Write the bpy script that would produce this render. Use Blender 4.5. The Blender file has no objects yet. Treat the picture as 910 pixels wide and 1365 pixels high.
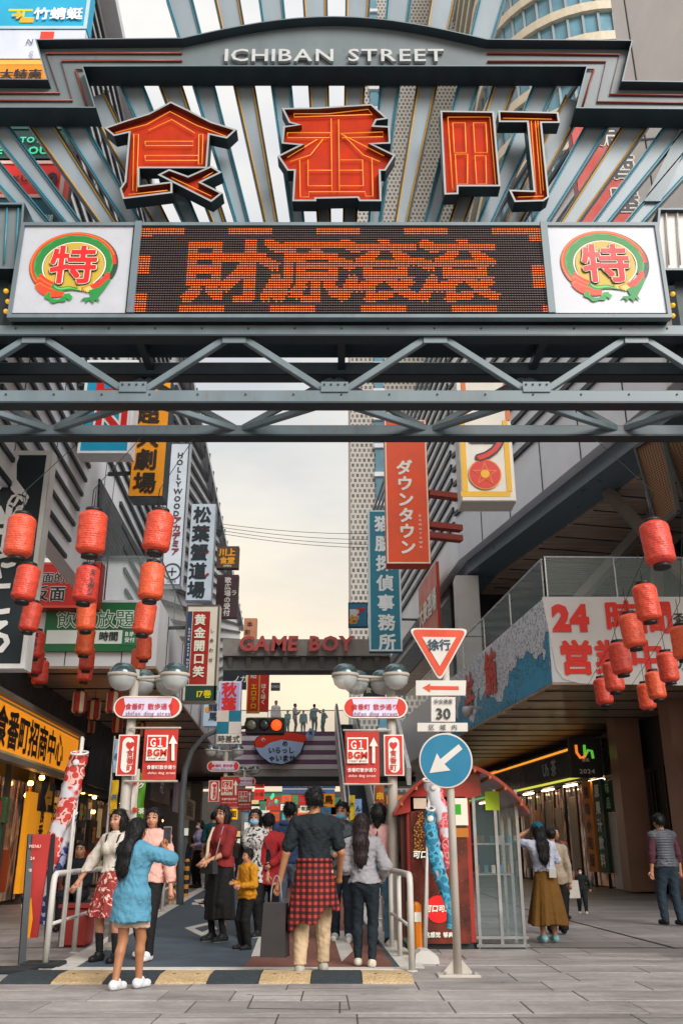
import bpy, math, random
import numpy as np
from mathutils import Vector, Matrix
random.seed(7); np.random.seed(7)
SC = bpy.context.scene
COL = SC.collection
R = math.radians

# ------------------------------------------------------------------ camera
CAMH, PITCH, FPX = 1.2, R(20.6), 1194.0
cam = bpy.data.cameras.new('camera'); camo = bpy.data.objects.new('camera', cam); COL.objects.link(camo)
cam.sensor_fit = 'VERTICAL'; cam.sensor_height = 36.0; cam.lens = FPX/1365*36.0
cam.clip_start = 0.05; cam.clip_end = 3000
camo.location = (0, 0, CAMH); camo.rotation_euler = (math.pi/2+PITCH, 0, 0)
SC.camera = camo

# ------------------------------------------------------------------ sky, sun, exposure
SUN_EL, SUN_AZ = R(33), R(145)      # azimuth measured clockwise from +Y (the street)
w = bpy.data.worlds.new('World'); SC.world = w; w.use_nodes = True
nt = w.node_tree; nt.nodes.clear()
def N(t, **kw):
    n = nt.nodes.new(t)
    for k, v in kw.items(): setattr(n, k, v)
    return n
out = N('ShaderNodeOutputWorld'); bg = N('ShaderNodeBackground'); nt.links.new(bg.outputs[0], out.inputs[0])
sky = N('ShaderNodeTexSky', sky_type='NISHITA', sun_disc=False)
sky.sun_elevation = SUN_EL; sky.sun_rotation = SUN_AZ; sky.air_density = 1.5; sky.dust_density = 5.0
mul = N('ShaderNodeMixRGB', blend_type='MULTIPLY'); mul.inputs[0].default_value = 1.0
nt.links.new(sky.outputs[0], mul.inputs[1]); mul.inputs[2].default_value = (.10, .10, .10, 1)
tc = N('ShaderNodeTexCoord'); sep = N('ShaderNodeSeparateXYZ'); nt.links.new(tc.outputs['Generated'], sep.inputs[0])
mp = N('ShaderNodeMapping'); mp.inputs['Scale'].default_value = (2.2, 2.2, 6.0); nt.links.new(tc.outputs['Generated'], mp.inputs[0])
nz = N('ShaderNodeTexNoise'); nz.inputs['Scale'].default_value = 1.5; nz.inputs['Detail'].default_value = 6; nz.inputs['Roughness'].default_value = .55
nt.links.new(mp.outputs[0], nz.inputs['Vector'])
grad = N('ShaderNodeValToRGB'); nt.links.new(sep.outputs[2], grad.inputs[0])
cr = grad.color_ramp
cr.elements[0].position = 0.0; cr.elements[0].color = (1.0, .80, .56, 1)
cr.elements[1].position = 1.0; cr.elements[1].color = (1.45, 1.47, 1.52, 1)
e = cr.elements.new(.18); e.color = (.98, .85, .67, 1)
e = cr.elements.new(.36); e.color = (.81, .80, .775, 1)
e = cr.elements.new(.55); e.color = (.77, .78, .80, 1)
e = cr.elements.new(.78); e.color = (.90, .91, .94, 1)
cl = N('ShaderNodeValToRGB'); nt.links.new(nz.outputs[0], cl.inputs[0])
cl.color_ramp.elements[0].position = .32; cl.color_ramp.elements[0].color = (.82, .84, .88, 1)
cl.color_ramp.elements[1].position = .68; cl.color_ramp.elements[1].color = (1.12, 1.08, 1.0, 1)
cm = N('ShaderNodeMixRGB', blend_type='MULTIPLY'); cm.inputs[0].default_value = 1.0
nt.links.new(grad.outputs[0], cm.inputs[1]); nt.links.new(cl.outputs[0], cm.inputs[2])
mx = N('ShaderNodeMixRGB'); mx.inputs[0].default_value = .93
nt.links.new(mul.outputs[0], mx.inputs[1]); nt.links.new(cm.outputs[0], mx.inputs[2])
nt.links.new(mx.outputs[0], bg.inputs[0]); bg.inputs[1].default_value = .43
sl = bpy.data.lights.new('sun', 'SUN'); sl.energy = 1.5; sl.angle = R(35); sl.color = (1, .975, .94)
so = bpy.data.objects.new('sun', sl); COL.objects.link(so)
sd = Vector((math.sin(SUN_AZ)*math.cos(SUN_EL), math.cos(SUN_AZ)*math.cos(SUN_EL), math.sin(SUN_EL)))
so.rotation_euler = (-sd).to_track_quat('-Z', 'Y').to_euler(); so.location = (0, -5, 30)
vs = SC.view_settings; vs.view_transform = 'Standard'; vs.look = 'None'; vs.exposure = 1.36; vs.gamma = 1.0; vs.use_curve_mapping = False
SC.render.engine = 'CYCLES'; SC.cycles.use_denoising = True; SC.cycles.max_bounces = 6
SC.cycles.caustics_reflective = False; SC.cycles.caustics_refractive = False

# ------------------------------------------------------------------ pixel <-> place
SP, CP = math.sin(PITCH), math.cos(PITCH)
def ray(px, py):
    x = (px-455)/FPX; u = (682.5-py)/FPX
    return Vector((x, CP-SP*u, SP+CP*u))
C0 = Vector((0, 0, CAMH))
def P(px, py, Y):
    d = ray(px, py); return C0+d*(Y/d.y)
def G(px, py, z=0.0):
    d = ray(px, py); return C0+d*((z-CAMH)/d.z)
def ppm(p):                                   # pixels per metre at a point
    d = p-C0; return FPX/(d.y*CP+d.z*SP)
class Plane:
    def __init__(s, p, u, v=(0, 0, 1)):
        s.p = Vector(p); s.u = Vector(u).normalized(); s.v = Vector(v).normalized(); s.n = s.u.cross(s.v).normalized()
    def at(s, px, py, off=0.0):
        d = ray(px, py); t = (s.p+s.n*off-C0).dot(s.n)/d.dot(s.n); return C0+d*t
def YP(Y): return Plane((0, Y, 0), (1, 0, 0))   # faces the camera (n = -Y)

# ------------------------------------------------------------------ materials
def lin(c): return c/12.92 if c <= .04045 else ((c+.055)/1.055)**2.4
def hexc(h):
    if not isinstance(h, str): return tuple(h)
    h = h.lstrip('#'); return tuple(lin(int(h[i:i+2], 16)/255) for i in (0, 2, 4))
MATS = {}
def M(name, col='808080', rough=.6, var=.12, scale=3.0, bump=0.0, bscale=None, metal=0.0, emit=0.0, spec=.4, alpha=1.0, trans=0.0, coat=0.0, streak=0.0, sss=0.0):
    if name in MATS: return MATS[name]
    m = bpy.data.materials.new(name); m.use_nodes = True; t = m.node_tree; b = t.nodes['Principled BSDF']
    c = hexc(col)
    tcn = t.nodes.new('ShaderNodeTexCoord')
    n = t.nodes.new('ShaderNodeTexNoise'); n.inputs['Scale'].default_value = scale; n.inputs['Detail'].default_value = 8; n.inputs['Roughness'].default_value = .62
    if streak:
        mpn = t.nodes.new('ShaderNodeMapping'); mpn.inputs['Scale'].default_value = (1, 1, streak); t.links.new(tcn.outputs['Object'], mpn.inputs[0]); t.links.new(mpn.outputs[0], n.inputs['Vector'])
    else: t.links.new(tcn.outputs['Object'], n.inputs['Vector'])
    r = t.nodes.new('ShaderNodeValToRGB'); t.links.new(n.outputs[0], r.inputs[0])
    r.color_ramp.elements[0].position = .3; r.color_ramp.elements[0].color = tuple(x*(1-var) for x in c)+(1,)
    r.color_ramp.elements[1].position = .7; r.color_ramp.elements[1].color = tuple(min(1, x*(1+var)) for x in c)+(1,)
    t.links.new(r.outputs[0], b.inputs['Base Color'])
    mr = t.nodes.new('ShaderNodeMapRange'); t.links.new(n.outputs[0], mr.inputs[0]); mr.inputs[1].default_value = .3; mr.inputs[2].default_value = .7
    mr.inputs[3].default_value = max(.02, rough-.1); mr.inputs[4].default_value = min(1, rough+.1); t.links.new(mr.outputs[0], b.inputs['Roughness'])
    b.inputs['Metallic'].default_value = metal; b.inputs['Specular IOR Level'].default_value = spec
    if bump:
        n2 = t.nodes.new('ShaderNodeTexNoise'); n2.inputs['Scale'].default_value = bscale or scale*8; n2.inputs['Detail'].default_value = 6
        t.links.new(tcn.outputs['Object'], n2.inputs['Vector'])
        bn = t.nodes.new('ShaderNodeBump'); bn.inputs['Strength'].default_value = bump; bn.inputs['Distance'].default_value = .02
        t.links.new(n2.outputs[0], bn.inputs['Height']); t.links.new(bn.outputs[0], b.inputs['Normal'])
    if emit:
        t.links.new(r.outputs[0], b.inputs['Emission Color']); b.inputs['Emission Strength'].default_value = emit
    if trans: b.inputs['Transmission Weight'].default_value = trans
    if alpha < 1: b.inputs['Alpha'].default_value = alpha
    if coat: b.inputs['Coat Weight'].default_value = coat
    if sss:
        b.inputs['Subsurface Weight'].default_value = sss; b.inputs['Subsurface Radius'].default_value = (.02, .008, .005); b.inputs['Subsurface Scale'].default_value = .5
    m['ramp'] = r.name
    MATS[name] = m; return m
def mat_nodes(m):
    t = m.node_tree; return t, t.nodes['Principled BSDF'], t.nodes[m['ramp']]
def pattern(name, base, fn, **kw):
    """a material whose colour comes from fn(tree, texcoord, colour socket) -> socket"""
    if name in MATS: return MATS[name]
    m = M(name, base, **kw); t, b, r = mat_nodes(m)
    tcn = [n for n in t.nodes if n.type == 'TEX_COORD'][0]
    s = fn(t, tcn, r.outputs[0]); t.links.new(s, b.inputs['Base Color']); return m
def paint(name, hx, **kw):
    kw.setdefault('rough', .45); kw.setdefault('var', .10); kw.setdefault('scale', 2.5); return M(name, hx, **kw)
def boost(hx, k=1.3, sat=1.22):
    c = hexc(hx); l = .2126*c[0]+.7152*c[1]+.0722*c[2]; return tuple(max(.012, min(.84, (l+(x-l)*sat)*k)) for x in c)
def ink(hx): return M('ink_'+hx, boost(hx), rough=.45, var=.10, scale=1.6)

# ------------------------------------------------------------------ mesh building
class MB:
    def __init__(s): s.v = []; s.f = []; s.m = []
    def add(s, vs, fs, mi=0):
        o = len(s.v); s.v += [tuple(x) for x in vs]; s.f += [tuple(i+o for i in f) for f in fs]; s.m += [mi]*len(fs); return s
    def box(s, c, size, u=(1, 0, 0), v=(0, 1, 0), mi=0, bev=0):
        u = Vector(u).normalized(); v = Vector(v).normalized(); n = u.cross(v); c = Vector(c); a, b, d = [x/2 for x in size]
        if bev and min(a, b, d) > bev*1.5:
            vs = []; 
            for k in (-1, 1):
                for ax in range(3):
                    pass
            pts = []
            for sx in (-1, 1):
                for sy in (-1, 1):
                    for sz in (-1, 1):
                        pts.append(((sx*(a-bev), sy*(b-bev), sz*d), (sx*(a-bev), sy*b, sz*(d-bev)), (sx*a, sy*(b-bev), sz*(d-bev))))
            vs = [c+u*p[0]+v*p[1]+n*p[2] for tr in pts for p in tr]
            I = lambda sx, sy, sz, k: ((sx*2+sy)*2+sz)*3+k
            f = []
            for z in (0, 1):
                q = [I(0, 0, z, 0), I(1, 0, z, 0), I(1, 1, z, 0), I(0, 1, z, 0)]; f.append(q if z else q[::-1])
            for y in (0, 1):
                q = [I(0, y, 0, 1), I(1, y, 0, 1), I(1, y, 1, 1), I(0, y, 1, 1)]; f.append(q[::-1] if y else q)
            for x in (0, 1):
                q = [I(x, 0, 0, 2), I(x, 1, 0, 2), I(x, 1, 1, 2), I(x, 0, 1, 2)]; f.append(q if x else q[::-1])
            for x in (0, 1):
                for y in (0, 1):
                    q = [I(x, y, 0, 1), I(x, y, 1, 1), I(x, y, 1, 2), I(x, y, 0, 2)]; f.append(q if x == y else q[::-1])
            for x in (0, 1):
                for z in (0, 1):
                    q = [I(x, 0, z, 0), I(x, 1, z, 0), I(x, 1, z, 2), I(x, 0, z, 2)]; f.append(q[::-1] if x == z else q)
            for y in (0, 1):
                for z in (0, 1):
                    q = [I(0, y, z, 0), I(1, y, z, 0), I(1, y, z, 1), I(0, y, z, 1)]; f.append(q if y == z else q[::-1])
            for x in (0, 1):
                for y in (0, 1):
                    for z in (0, 1):
                        q = [I(x, y, z, 0), I(x, y, z, 1), I(x, y, z, 2)]; f.append(q if (x+y+z) % 2 == 0 else q[::-1])
            return s.add(vs, f, mi)
        vs = [c+u*(sx*a)+v*(sy*b)+n*(sz*d) for sz in (-1, 1) for sy in (-1, 1) for sx in (-1, 1)]
        return s.add(vs, [(0, 2, 3, 1), (4, 5, 7, 6), (0, 1, 5, 4), (2, 6, 7, 3), (0, 4, 6, 2), (1, 3, 7, 5)], mi)
    def beam(s, a, b, w, h, mi=0, up=(0, 0, 1), bev=0):
        a = Vector(a); b = Vector(b); d = (b-a); L = d.length; d.normalize(); up = Vector(up)
        x = d.cross(up)
        if x.length < 1e-4: x = d.cross(Vector((0, 1, 0)))
        x.normalize(); return s.box((a+b)/2, (L, w, h), d, x, mi, bev) if True else s
    def tube(s, pts, r, n=8, mi=0, caps=True, closed=False):
        pts = [Vector(p) for p in pts]; k = len(pts); rr = r if hasattr(r, '__len__') else [r]*k
        o = len(s.v); prev = None
        for i, p in enumerate(pts):
            a = pts[i-1] if (i or closed) else pts[i]; b = pts[(i+1) % k] if (i < k-1 or closed) else pts[i]
            d = (b-a).normalized()
            if prev is None:
                x = d.cross(Vector((0, 0, 1)));  x = x if x.length > 1e-3 else d.cross(Vector((0, 1, 0)))
            else: x = prev-d*prev.dot(d)
            if x.length < 1e-6: x = d.orthogonal()
            x.normalize(); prev = x; y = d.cross(x)
            for j in range(n):
                t = 2*math.pi*j/n; s.v.append(tuple(p+(x*math.cos(t)+y*math.sin(t))*rr[i]))
        for i in range(k if closed else k-1):
            i2 = (i+1) % k
            for j in range(n):
                s.f.append((o+i*n+j, o+i*n+(j+1) % n, o+i2*n+(j+1) % n, o+i2*n+j)); s.m.append(mi)
        if caps and not closed:
            s.f.append(tuple(o+j for j in range(n))[::-1]); s.m.append(mi)
            s.f.append(tuple(o+(k-1)*n+j for j in range(n))); s.m.append(mi)
        return s
    def lathe(s, prof, c, axis=(0, 0, 1), n=20, mi=0, ripple=None):
        c = Vector(c); ax = Vector(axis).normalized(); x = ax.orthogonal().normalized(); y = ax.cross(x); o = len(s.v)
        for r, z in prof:
            for j in range(n):
                t = 2*math.pi*j/n; s.v.append(tuple(c+ax*z+(x*math.cos(t)+y*math.sin(t))*r))
        for i in range(len(prof)-1):
            for j in range(n):
                s.f.append((o+i*n+j, o+i*n+(j+1) % n, o+(i+1)*n+(j+1) % n, o+(i+1)*n+j)); s.m.append(mi)
        s.f.append(tuple(o+j for j in range(n))[::-1]); s.m.append(mi)
        s.f.append(tuple(o+(len(prof)-1)*n+j for j in range(n))); s.m.append(mi); return s
    def prism(s, pts, off, mi=0, mside=None):
        """polygon (front loop) extruded by off"""
        pts = [Vector(p) for p in pts]; off = Vector(off); k = len(pts); o = len(s.v)
        s.v += [tuple(p) for p in pts]+[tuple(p+off) for p in pts]
        s.f.append(tuple(range(o, o+k))); s.m.append(mi); s.f.append(tuple(range(o+k, o+2*k))[::-1]); s.m.append(mi)
        for i in range(k):
            j = (i+1) % k; s.f.append((o+i, o+k+i, o+k+j, o+j)); s.m.append(mi if mside is None else mside)
        return s
    def mesh(s, name='m'):
        m = bpy.data.meshes.new(name); m.from_pydata([tuple(v) for v in s.v], [], s.f); 
        if any(s.m): m.polygons.foreach_set('material_index', s.m)
        m.update(); return m
def link(name, data, mats, smooth=False, parent=None, loc=None):
    o = bpy.data.objects.new(name, data); COL.objects.link(o)
    if data is not None and mats is not None:
        for x in (mats if isinstance(mats, (list, tuple)) else [mats]): data.materials.append(x)
        if smooth and len(data.polygons): data.polygons.foreach_set('use_smooth', [True]*len(data.polygons))
    if loc is not None: o.location = loc
    if parent is not None: o.parent = parent
    return o
def fixn(me):
    import bmesh
    b = bmesh.new(); b.from_mesh(me); bmesh.ops.recalc_face_normals(b, faces=b.faces); b.to_mesh(me); b.free(); return me
def thing(name, label, cat, loc=(0, 0, 0), group=None):
    o = bpy.data.objects.new(name, None); COL.objects.link(o); o.location = loc; o['label'] = label; o['category'] = cat
    o.empty_display_size = .1
    if group: o['group'] = group
    return o
def part(name, mb, mats, parent, smooth=False, label=None, kind=None, fix=True):
    """mb in world coordinates, parent an unrotated thing (or a part of one)"""
    me = mb.mesh(name) if isinstance(mb, MB) else mb
    if fix and isinstance(mb, MB): fixn(me)
    o = link(name, me, mats, smooth, parent)
    if parent is not None and parent.type == 'EMPTY': o.location = -Vector(parent.location)
    elif parent is not None and parent.parent is None: o.location = -Vector(parent.location)
    if label: o['label'] = label
    if kind: o['kind'] = kind
    return o
def single(name, mb, mats, label, cat, group=None, smooth=False):
    me = fixn(mb.mesh(name)); o = link(name, me, mats, smooth); o['label'] = label; o['category'] = cat
    if group: o['group'] = group
    return o
def struct(name, mb, mats, smooth=False, parent=None):
    me = fixn(mb.mesh(name)); o = link(name, me, mats, smooth, parent)
    if parent is None: o['kind'] = 'structure'
    return o
def dup(root, loc, label=None):
    r = root.copy(); COL.objects.link(r); r.location = loc
    if label: r['label'] = label
    for ch in root.children:
        c = ch.copy(); COL.objects.link(c); c.parent = r
        for g in ch.children:
            d = g.copy(); COL.objects.link(d); d.parent = c
    return r

# ------------------------------------------------------------------ lettering
_gl = {}
_tc = bpy.data.curves.new('glyph', 'FONT'); _to = bpy.data.objects.new('glyph', _tc); _ts = bpy.data.scenes.new('glyphs'); _ts.collection.objects.link(_to)
def glyph(ch, bold):
    k = (ch, bold)
    if k in _gl: return _gl[k]
    _tc.body = ch; _tc.offset = bold; _tc.resolution_u = 2; _tc.fill_mode = 'FRONT'
    _ts.view_layers[0].update(); dg = _ts.view_layers[0].depsgraph
    me = bpy.data.meshes.new_from_object(_to.evaluated_get(dg))
    n = len(me.vertices); v = np.zeros(n*3); me.vertices.foreach_get('co', v); v = v.reshape(-1, 3)[:, :2]
    f = [tuple(p.vertices) for p in me.polygons]; bpy.data.meshes.remove(me)
    _gl[k] = (v, f); return _gl[k]
def cjk(ch): return ord(ch) > 0x2e00
def text_pts(mb, s, c, size, u, v, n, bold=.015, vertical=False, pitch=1.0, depth=0.0, squeeze=1.0, shear=0.0, mi=0):
    """adds text centred at c; size = height of a full-width character in metres; n points out of the board"""
    c = Vector(c); u = Vector(u).normalized(); v = Vector(v).normalized(); n = Vector(n).normalized()
    adv = []
    for ch in s:
        if ch == ' ': adv.append(.45 if not vertical else .5); continue
        g, _ = glyph(ch, 0.0)
        adv.append((1.0 if cjk(ch) else (g[:, 0].max()+.09 if len(g) else .4)) if not vertical else 1.0)
    tot = sum(adv)*pitch; pos = 0
    for ch, a in zip(s, adv):
        if ch == ' ': pos += a*pitch; continue
        many = cjk(ch) and bold > .004 and depth == 0
        g, f = glyph(ch, 0.0 if many else min(bold, .03 if cjk(ch) else .08))
        if not len(g): pos += a*pitch; continue
        gx = (g[:, 0].min()+g[:, 0].max())/2; gc = (.5, .38) if cjk(ch) else ((gx, .36) if vertical else (a/2-.02, .36))
        if vertical: o = c+v*((tot/2-pos-pitch/2)*size)
        else: o = c+u*((pos-tot/2+a*pitch/2)*size*squeeze)
        k = len(mb.v)
        xx = (g[:, 0]-gc[0])*squeeze+(g[:, 1]-gc[1])*shear; yy = g[:, 1]-gc[1]
        pts = [o+u*(x*size)+v*(y*size) for x, y in zip(xx, yy)]
        if many:
            dirs = [(1, 1), (-1, 1), (-1, -1), (1, -1)] if bold < .03 else [(1, 0), (.7, .7), (0, 1), (-.7, .7), (-1, 0), (-.7, -.7), (0, -1), (.7, -.7)]
            for q, (ex, ey) in enumerate(dirs):
                dl = u*(ex*bold*size)+v*(ey*bold*size)+n*(.0005*(q+1)); k = len(mb.v); mb.v += [tuple(p+dl) for p in pts]
                for t in f: mb.f.append(tuple(i+k for i in t)); mb.m.append(mi)
            pos += a*pitch; continue
        if depth > 0:
            m0 = len(pts); from collections import Counter
            ed = Counter()
            for t in f:
                for i in range(len(t)): ed[(t[i], t[(i+1) % len(t)])] += 1
            mb.v += [tuple(p+n*depth) for p in pts]+[tuple(p) for p in pts]
            for t in f: mb.f.append(tuple(i+k for i in t)); mb.m.append(mi)
            for (a1, b1) in ed:
                if (b1, a1) not in ed: mb.f.append((k+a1, k+m0+a1, k+m0+b1, k+b1)); mb.m.append(mi)
        else:
            mb.v += [tuple(p) for p in pts]
            for t in f: mb.f.append(tuple(i+k for i in t)); mb.m.append(mi)
        pos += a*pitch
    return mb
def lettering(parent, pl, items, name='lettering', off=.012, depth=.0):
    """items: (string, px, py, size_px, colour[, options]) placed on plane pl; one mesh per colour"""
    for it in items:
        colr = it[4]; mb = MB()
        if True:
            o = dict(it[5]) if len(it) > 5 else {}
            extra = o.pop('off', 0.0); dd = o.pop('depth', depth)
            p = pl.at(it[1], it[2], off+extra); text_pts(mb, it[0], p, it[3]/ppm(p), pl.u, pl.v, pl.n, depth=dd, **o)
        part(name, mb, colr if not isinstance(colr, str) else ink(colr), parent, fix=False)
def rect_on(pl, x0, y0, x1, y1, off=0.0):
    """rectangle on the plane from an approximate pixel box: returns centre, half-width, half-height"""
    xm, ym = (x0+x1)/2, (y0+y1)/2
    a = pl.at(x0, ym, off); b = pl.at(x1, ym, off); t = pl.at(xm, y0, off); d = pl.at(xm, y1, off)
    hw = (b-a).dot(pl.u)/2; hh = (t-d).dot(pl.v)/2; c = (a+b)/2; c = c+pl.v*(((t+d)/2-c).dot(pl.v))
    return c, hw, hh
def panel(mb, pl, x0, y0, x1, y1, off=0.0, thick=.02, mi=0, bev=0):
    c, hw, hh = rect_on(pl, x0, y0, x1, y1, off); mb.box(c-pl.n*(thick/2), (2*hw, 2*hh, thick), pl.u, pl.v, mi, bev); return mb
def frame(mb, pl, x0, y0, x1, y1, wd, off=0.0, thick=.03, mi=0):
    c, hw, hh = rect_on(pl, x0, y0, x1, y1, off); c = c-pl.n*(thick/2)
    for sy in (-1, 1): mb.box(c+pl.v*(sy*(hh-wd/2)), (2*hw, wd, thick), pl.u, pl.v, mi)
    for sx in (-1, 1): mb.box(c+pl.u*(sx*(hw-wd/2)), (wd, 2*hh-2*wd, thick), pl.u, pl.v, mi)
    return mb
def signboard(name, label, pl, box, col, items=(), border=None, thick=.18, bw=.05, sidecol=None, strips=(), arms=None, cat='sign', group=None, base=None):
    """strips: (x0,y0,x1,y1,colour) coloured fields on the face; arms: +1/-1 = bracket towards that side"""
    if isinstance(pl, (int, float)): pl = YP(pl)
    c, hw, hh = rect_on(pl, *box)
    root = thing(name, label, cat, c-pl.v*hh, group)
    b = MB(); b.box(c-pl.n*(thick/2), (2*hw, 2*hh, thick), pl.u, pl.v)
    cm_ = ink(col) if isinstance(col, str) else col
    board = part('board', b, [cm_], root)
    if sidecol:
        b = MB(); b.box(c-pl.n*(thick/2+.012), (2*hw+.03, 2*hh+.03, thick-.02), pl.u, pl.v); part('casing', b, ink(sidecol) if isinstance(sidecol, str) else sidecol, root)
    if border:
        b = MB(); frame(b, pl, *box, bw, off=.012, thick=.02); part('border', b, ink(border), root)
    for k, s in enumerate(strips):
        b = MB(); panel(b, pl, s[0], s[1], s[2], s[3], off=.006+.003*k, thick=.005); part('colour_field', b, ink(s[4]) if isinstance(s[4], str) else s[4], root)
    if items: lettering(root, pl, items, off=.016+.003*len(strips))
    if arms:
        for t in (-.55, .55):
            b = MB(); a = c+pl.v*(hh*t)-pl.n*(thick/2)+pl.u*(arms*hw); b.beam(a, a+pl.u*(arms*.55)-pl.n*.05, .07, .07); part('bracket', b, M('bracket_steel', '4a4f52', metal=.4), root)
    return root
def letters(root, txt, c, size, mat, nm='letter', **kw):
    """every letter a part of its own"""
    sq = kw.get('squeeze', 1); adv = []
    for ch in txt: adv.append(.45 if ch == ' ' else glyph(ch, 0.0)[0][:, 0].max()+.09)
    tot = sum(adv); x = -tot/2; c = Vector(c)
    for ch, a in zip(txt, adv):
        if ch != ' ':
            b = MB(); text_pts(b, ch, c+Vector(((x+a/2)*size*sq, 0, 0)), size, (1, 0, 0), (0, 0, 1), (0, -1, 0), **kw); part(nm, b, mat, root, fix=False)
        x += a
# ================================================================== MATERIALS OF THE SETTING
def paving_fn(t, tcn, c):
    mpn = t.nodes.new('ShaderNodeMapping'); mpn.inputs['Rotation'].default_value = (0, 0, R(-4)); t.links.new(tcn.outputs['Object'], mpn.inputs[0])
    br = t.nodes.new('ShaderNodeTexBrick'); br.inputs['Scale'].default_value = 1.0; br.inputs['Brick Width'].default_value = 1.2; br.inputs['Row Height'].default_value = .6
    br.inputs['Mortar Size'].default_value = .012; br.inputs['Color1'].default_value = (1, 1, 1, 1); br.inputs['Color2'].default_value = (.78, .79, .82, 1); br.inputs['Mortar'].default_value = (.42, .42, .44, 1)
    t.links.new(mpn.outputs[0], br.inputs['Vector'])
    mm = t.nodes.new('ShaderNodeMixRGB'); mm.blend_type = 'MULTIPLY'; mm.inputs[0].default_value = 1
    t.links.new(c, mm.inputs[1]); t.links.new(br.outputs[0], mm.inputs[2])
    n = t.nodes.new('ShaderNodeTexNoise'); n.inputs['Scale'].default_value = .6; n.inputs['Detail'].default_value = 8; n.inputs['Roughness'].default_value = .7
    mp2 = t.nodes.new('ShaderNodeMapping'); mp2.inputs['Scale'].default_value = (.5, 2.2, 1); t.links.new(tcn.outputs['Object'], mp2.inputs[0]); t.links.new(mp2.outputs[0], n.inputs['Vector'])
    r = t.nodes.new('ShaderNodeValToRGB'); r.color_ramp.elements[0].position = .35; r.color_ramp.elements[0].color = (.62, .60, .60, 1); r.color_ramp.elements[1].position = .62; r.color_ramp.elements[1].color = (1.08, 1.06, 1.05, 1)
    t.links.new(n.outputs[0], r.inputs[0])
    m2 = t.nodes.new('ShaderNodeMixRGB'); m2.blend_type = 'MULTIPLY'; m2.inputs[0].default_value = 1
    t.links.new(mm.outputs[0], m2.inputs[1]); t.links.new(r.outputs[0], m2.inputs[2])
    gv = t.nodes.new('ShaderNodeTexVoronoi'); gv.inputs['Scale'].default_value = 1.7; gg = t.nodes.new('ShaderNodeNewGeometry'); t.links.new(gg.outputs['Position'], gv.inputs['Vector']); gr = t.nodes.new('ShaderNodeValToRGB'); gr.color_ramp.elements[0].position = .045; gr.color_ramp.elements[0].color = (.5, .48, .47, 1); gr.color_ramp.elements[1].position = .06; gr.color_ramp.elements[1].color = (1, 1, 1, 1); t.links.new(gv.outputs['Distance'], gr.inputs[0])
    gm = t.nodes.new('ShaderNodeMixRGB'); gm.blend_type = 'MULTIPLY'; gm.inputs[0].default_value = 1; t.links.new(m2.outputs[0], gm.inputs[1]); t.links.new(gr.outputs[0], gm.inputs[2]); return gm.outputs[0]
PAVE = pattern('paving_stone', '9a9592', paving_fn, rough=.5, var=.16, scale=9, bump=.25, bscale=90)
def slab_fn(t, tcn, c):
    oi = t.nodes.new('ShaderNodeObjectInfo')
    r0 = t.nodes.new('ShaderNodeMapRange'); r0.inputs[3].default_value = .82; r0.inputs[4].default_value = 1.1; t.links.new(oi.outputs['Random'], r0.inputs[0])
    n = t.nodes.new('ShaderNodeTexNoise'); n.inputs['Scale'].default_value = 1.0; n.inputs['Detail'].default_value = 9; n.inputs['Roughness'].default_value = .72
    geo = t.nodes.new('ShaderNodeNewGeometry'); mp2 = t.nodes.new('ShaderNodeMapping'); mp2.inputs['Scale'].default_value = (.6, 1.8, 1)
    t.links.new(geo.outputs['Position'], mp2.inputs[0]); t.links.new(mp2.outputs[0], n.inputs['Vector'])
    r = t.nodes.new('ShaderNodeValToRGB'); r.color_ramp.elements[0].position = .36; r.color_ramp.elements[0].color = (.55, .54, .55, 1); r.color_ramp.elements[1].position = .62; r.color_ramp.elements[1].color = (1.06, 1.05, 1.04, 1)
    t.links.new(n.outputs[0], r.inputs[0])
    m1 = t.nodes.new('ShaderNodeMixRGB'); m1.blend_type = 'MULTIPLY'; m1.inputs[0].default_value = 1; t.links.new(c, m1.inputs[1]); t.links.new(r.outputs[0], m1.inputs[2])
    m2 = t.nodes.new('ShaderNodeMixRGB'); m2.blend_type = 'MULTIPLY'; m2.inputs[0].default_value = 1; t.links.new(m1.outputs[0], m2.inputs[1]); t.links.new(r0.outputs[0], m2.inputs[2])
    gv = t.nodes.new('ShaderNodeTexVoronoi'); gv.inputs['Scale'].default_value = 1.7; gg = t.nodes.new('ShaderNodeNewGeometry'); t.links.new(gg.outputs['Position'], gv.inputs['Vector']); gr = t.nodes.new('ShaderNodeValToRGB'); gr.color_ramp.elements[0].position = .045; gr.color_ramp.elements[0].color = (.5, .48, .47, 1); gr.color_ramp.elements[1].position = .06; gr.color_ramp.elements[1].color = (1, 1, 1, 1); t.links.new(gv.outputs['Distance'], gr.inputs[0])
    gm = t.nodes.new('ShaderNodeMixRGB'); gm.blend_type = 'MULTIPLY'; gm.inputs[0].default_value = 1; t.links.new(m2.outputs[0], gm.inputs[1]); t.links.new(gr.outputs[0], gm.inputs[2]); return gm.outputs[0]
SLAB = pattern('granite_slab', 'a19c99', slab_fn, rough=.5, var=.16, scale=22, bump=.25, bscale=120)
ASPH = M('painted_asphalt', '46525c', rough=.75, var=.22, scale=2.2, bump=.5, bscale=160)
REDASPH = M('red_brown_paint', '7d5044', rough=.75, var=.16, scale=3, bump=.5, bscale=160)
WLINE = M('road_paint_white', 'c6c2ba', rough=.6, var=.14, scale=7, bump=.3, bscale=80)
CLAD = M('cladding_panel', 'd9dbe0', rough=.42, var=.08, scale=.8, spec=.5)
CLAD2 = M('cladding_panel_warm', 'cfcac6', rough=.45, var=.10, scale=.8)
DARKM = M('dark_metal', '20282d', rough=.5, var=.2, scale=2)
GLASSD = M('dark_glass', '0d1114', rough=.08, var=.3, scale=1.2, spec=.7)
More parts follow.
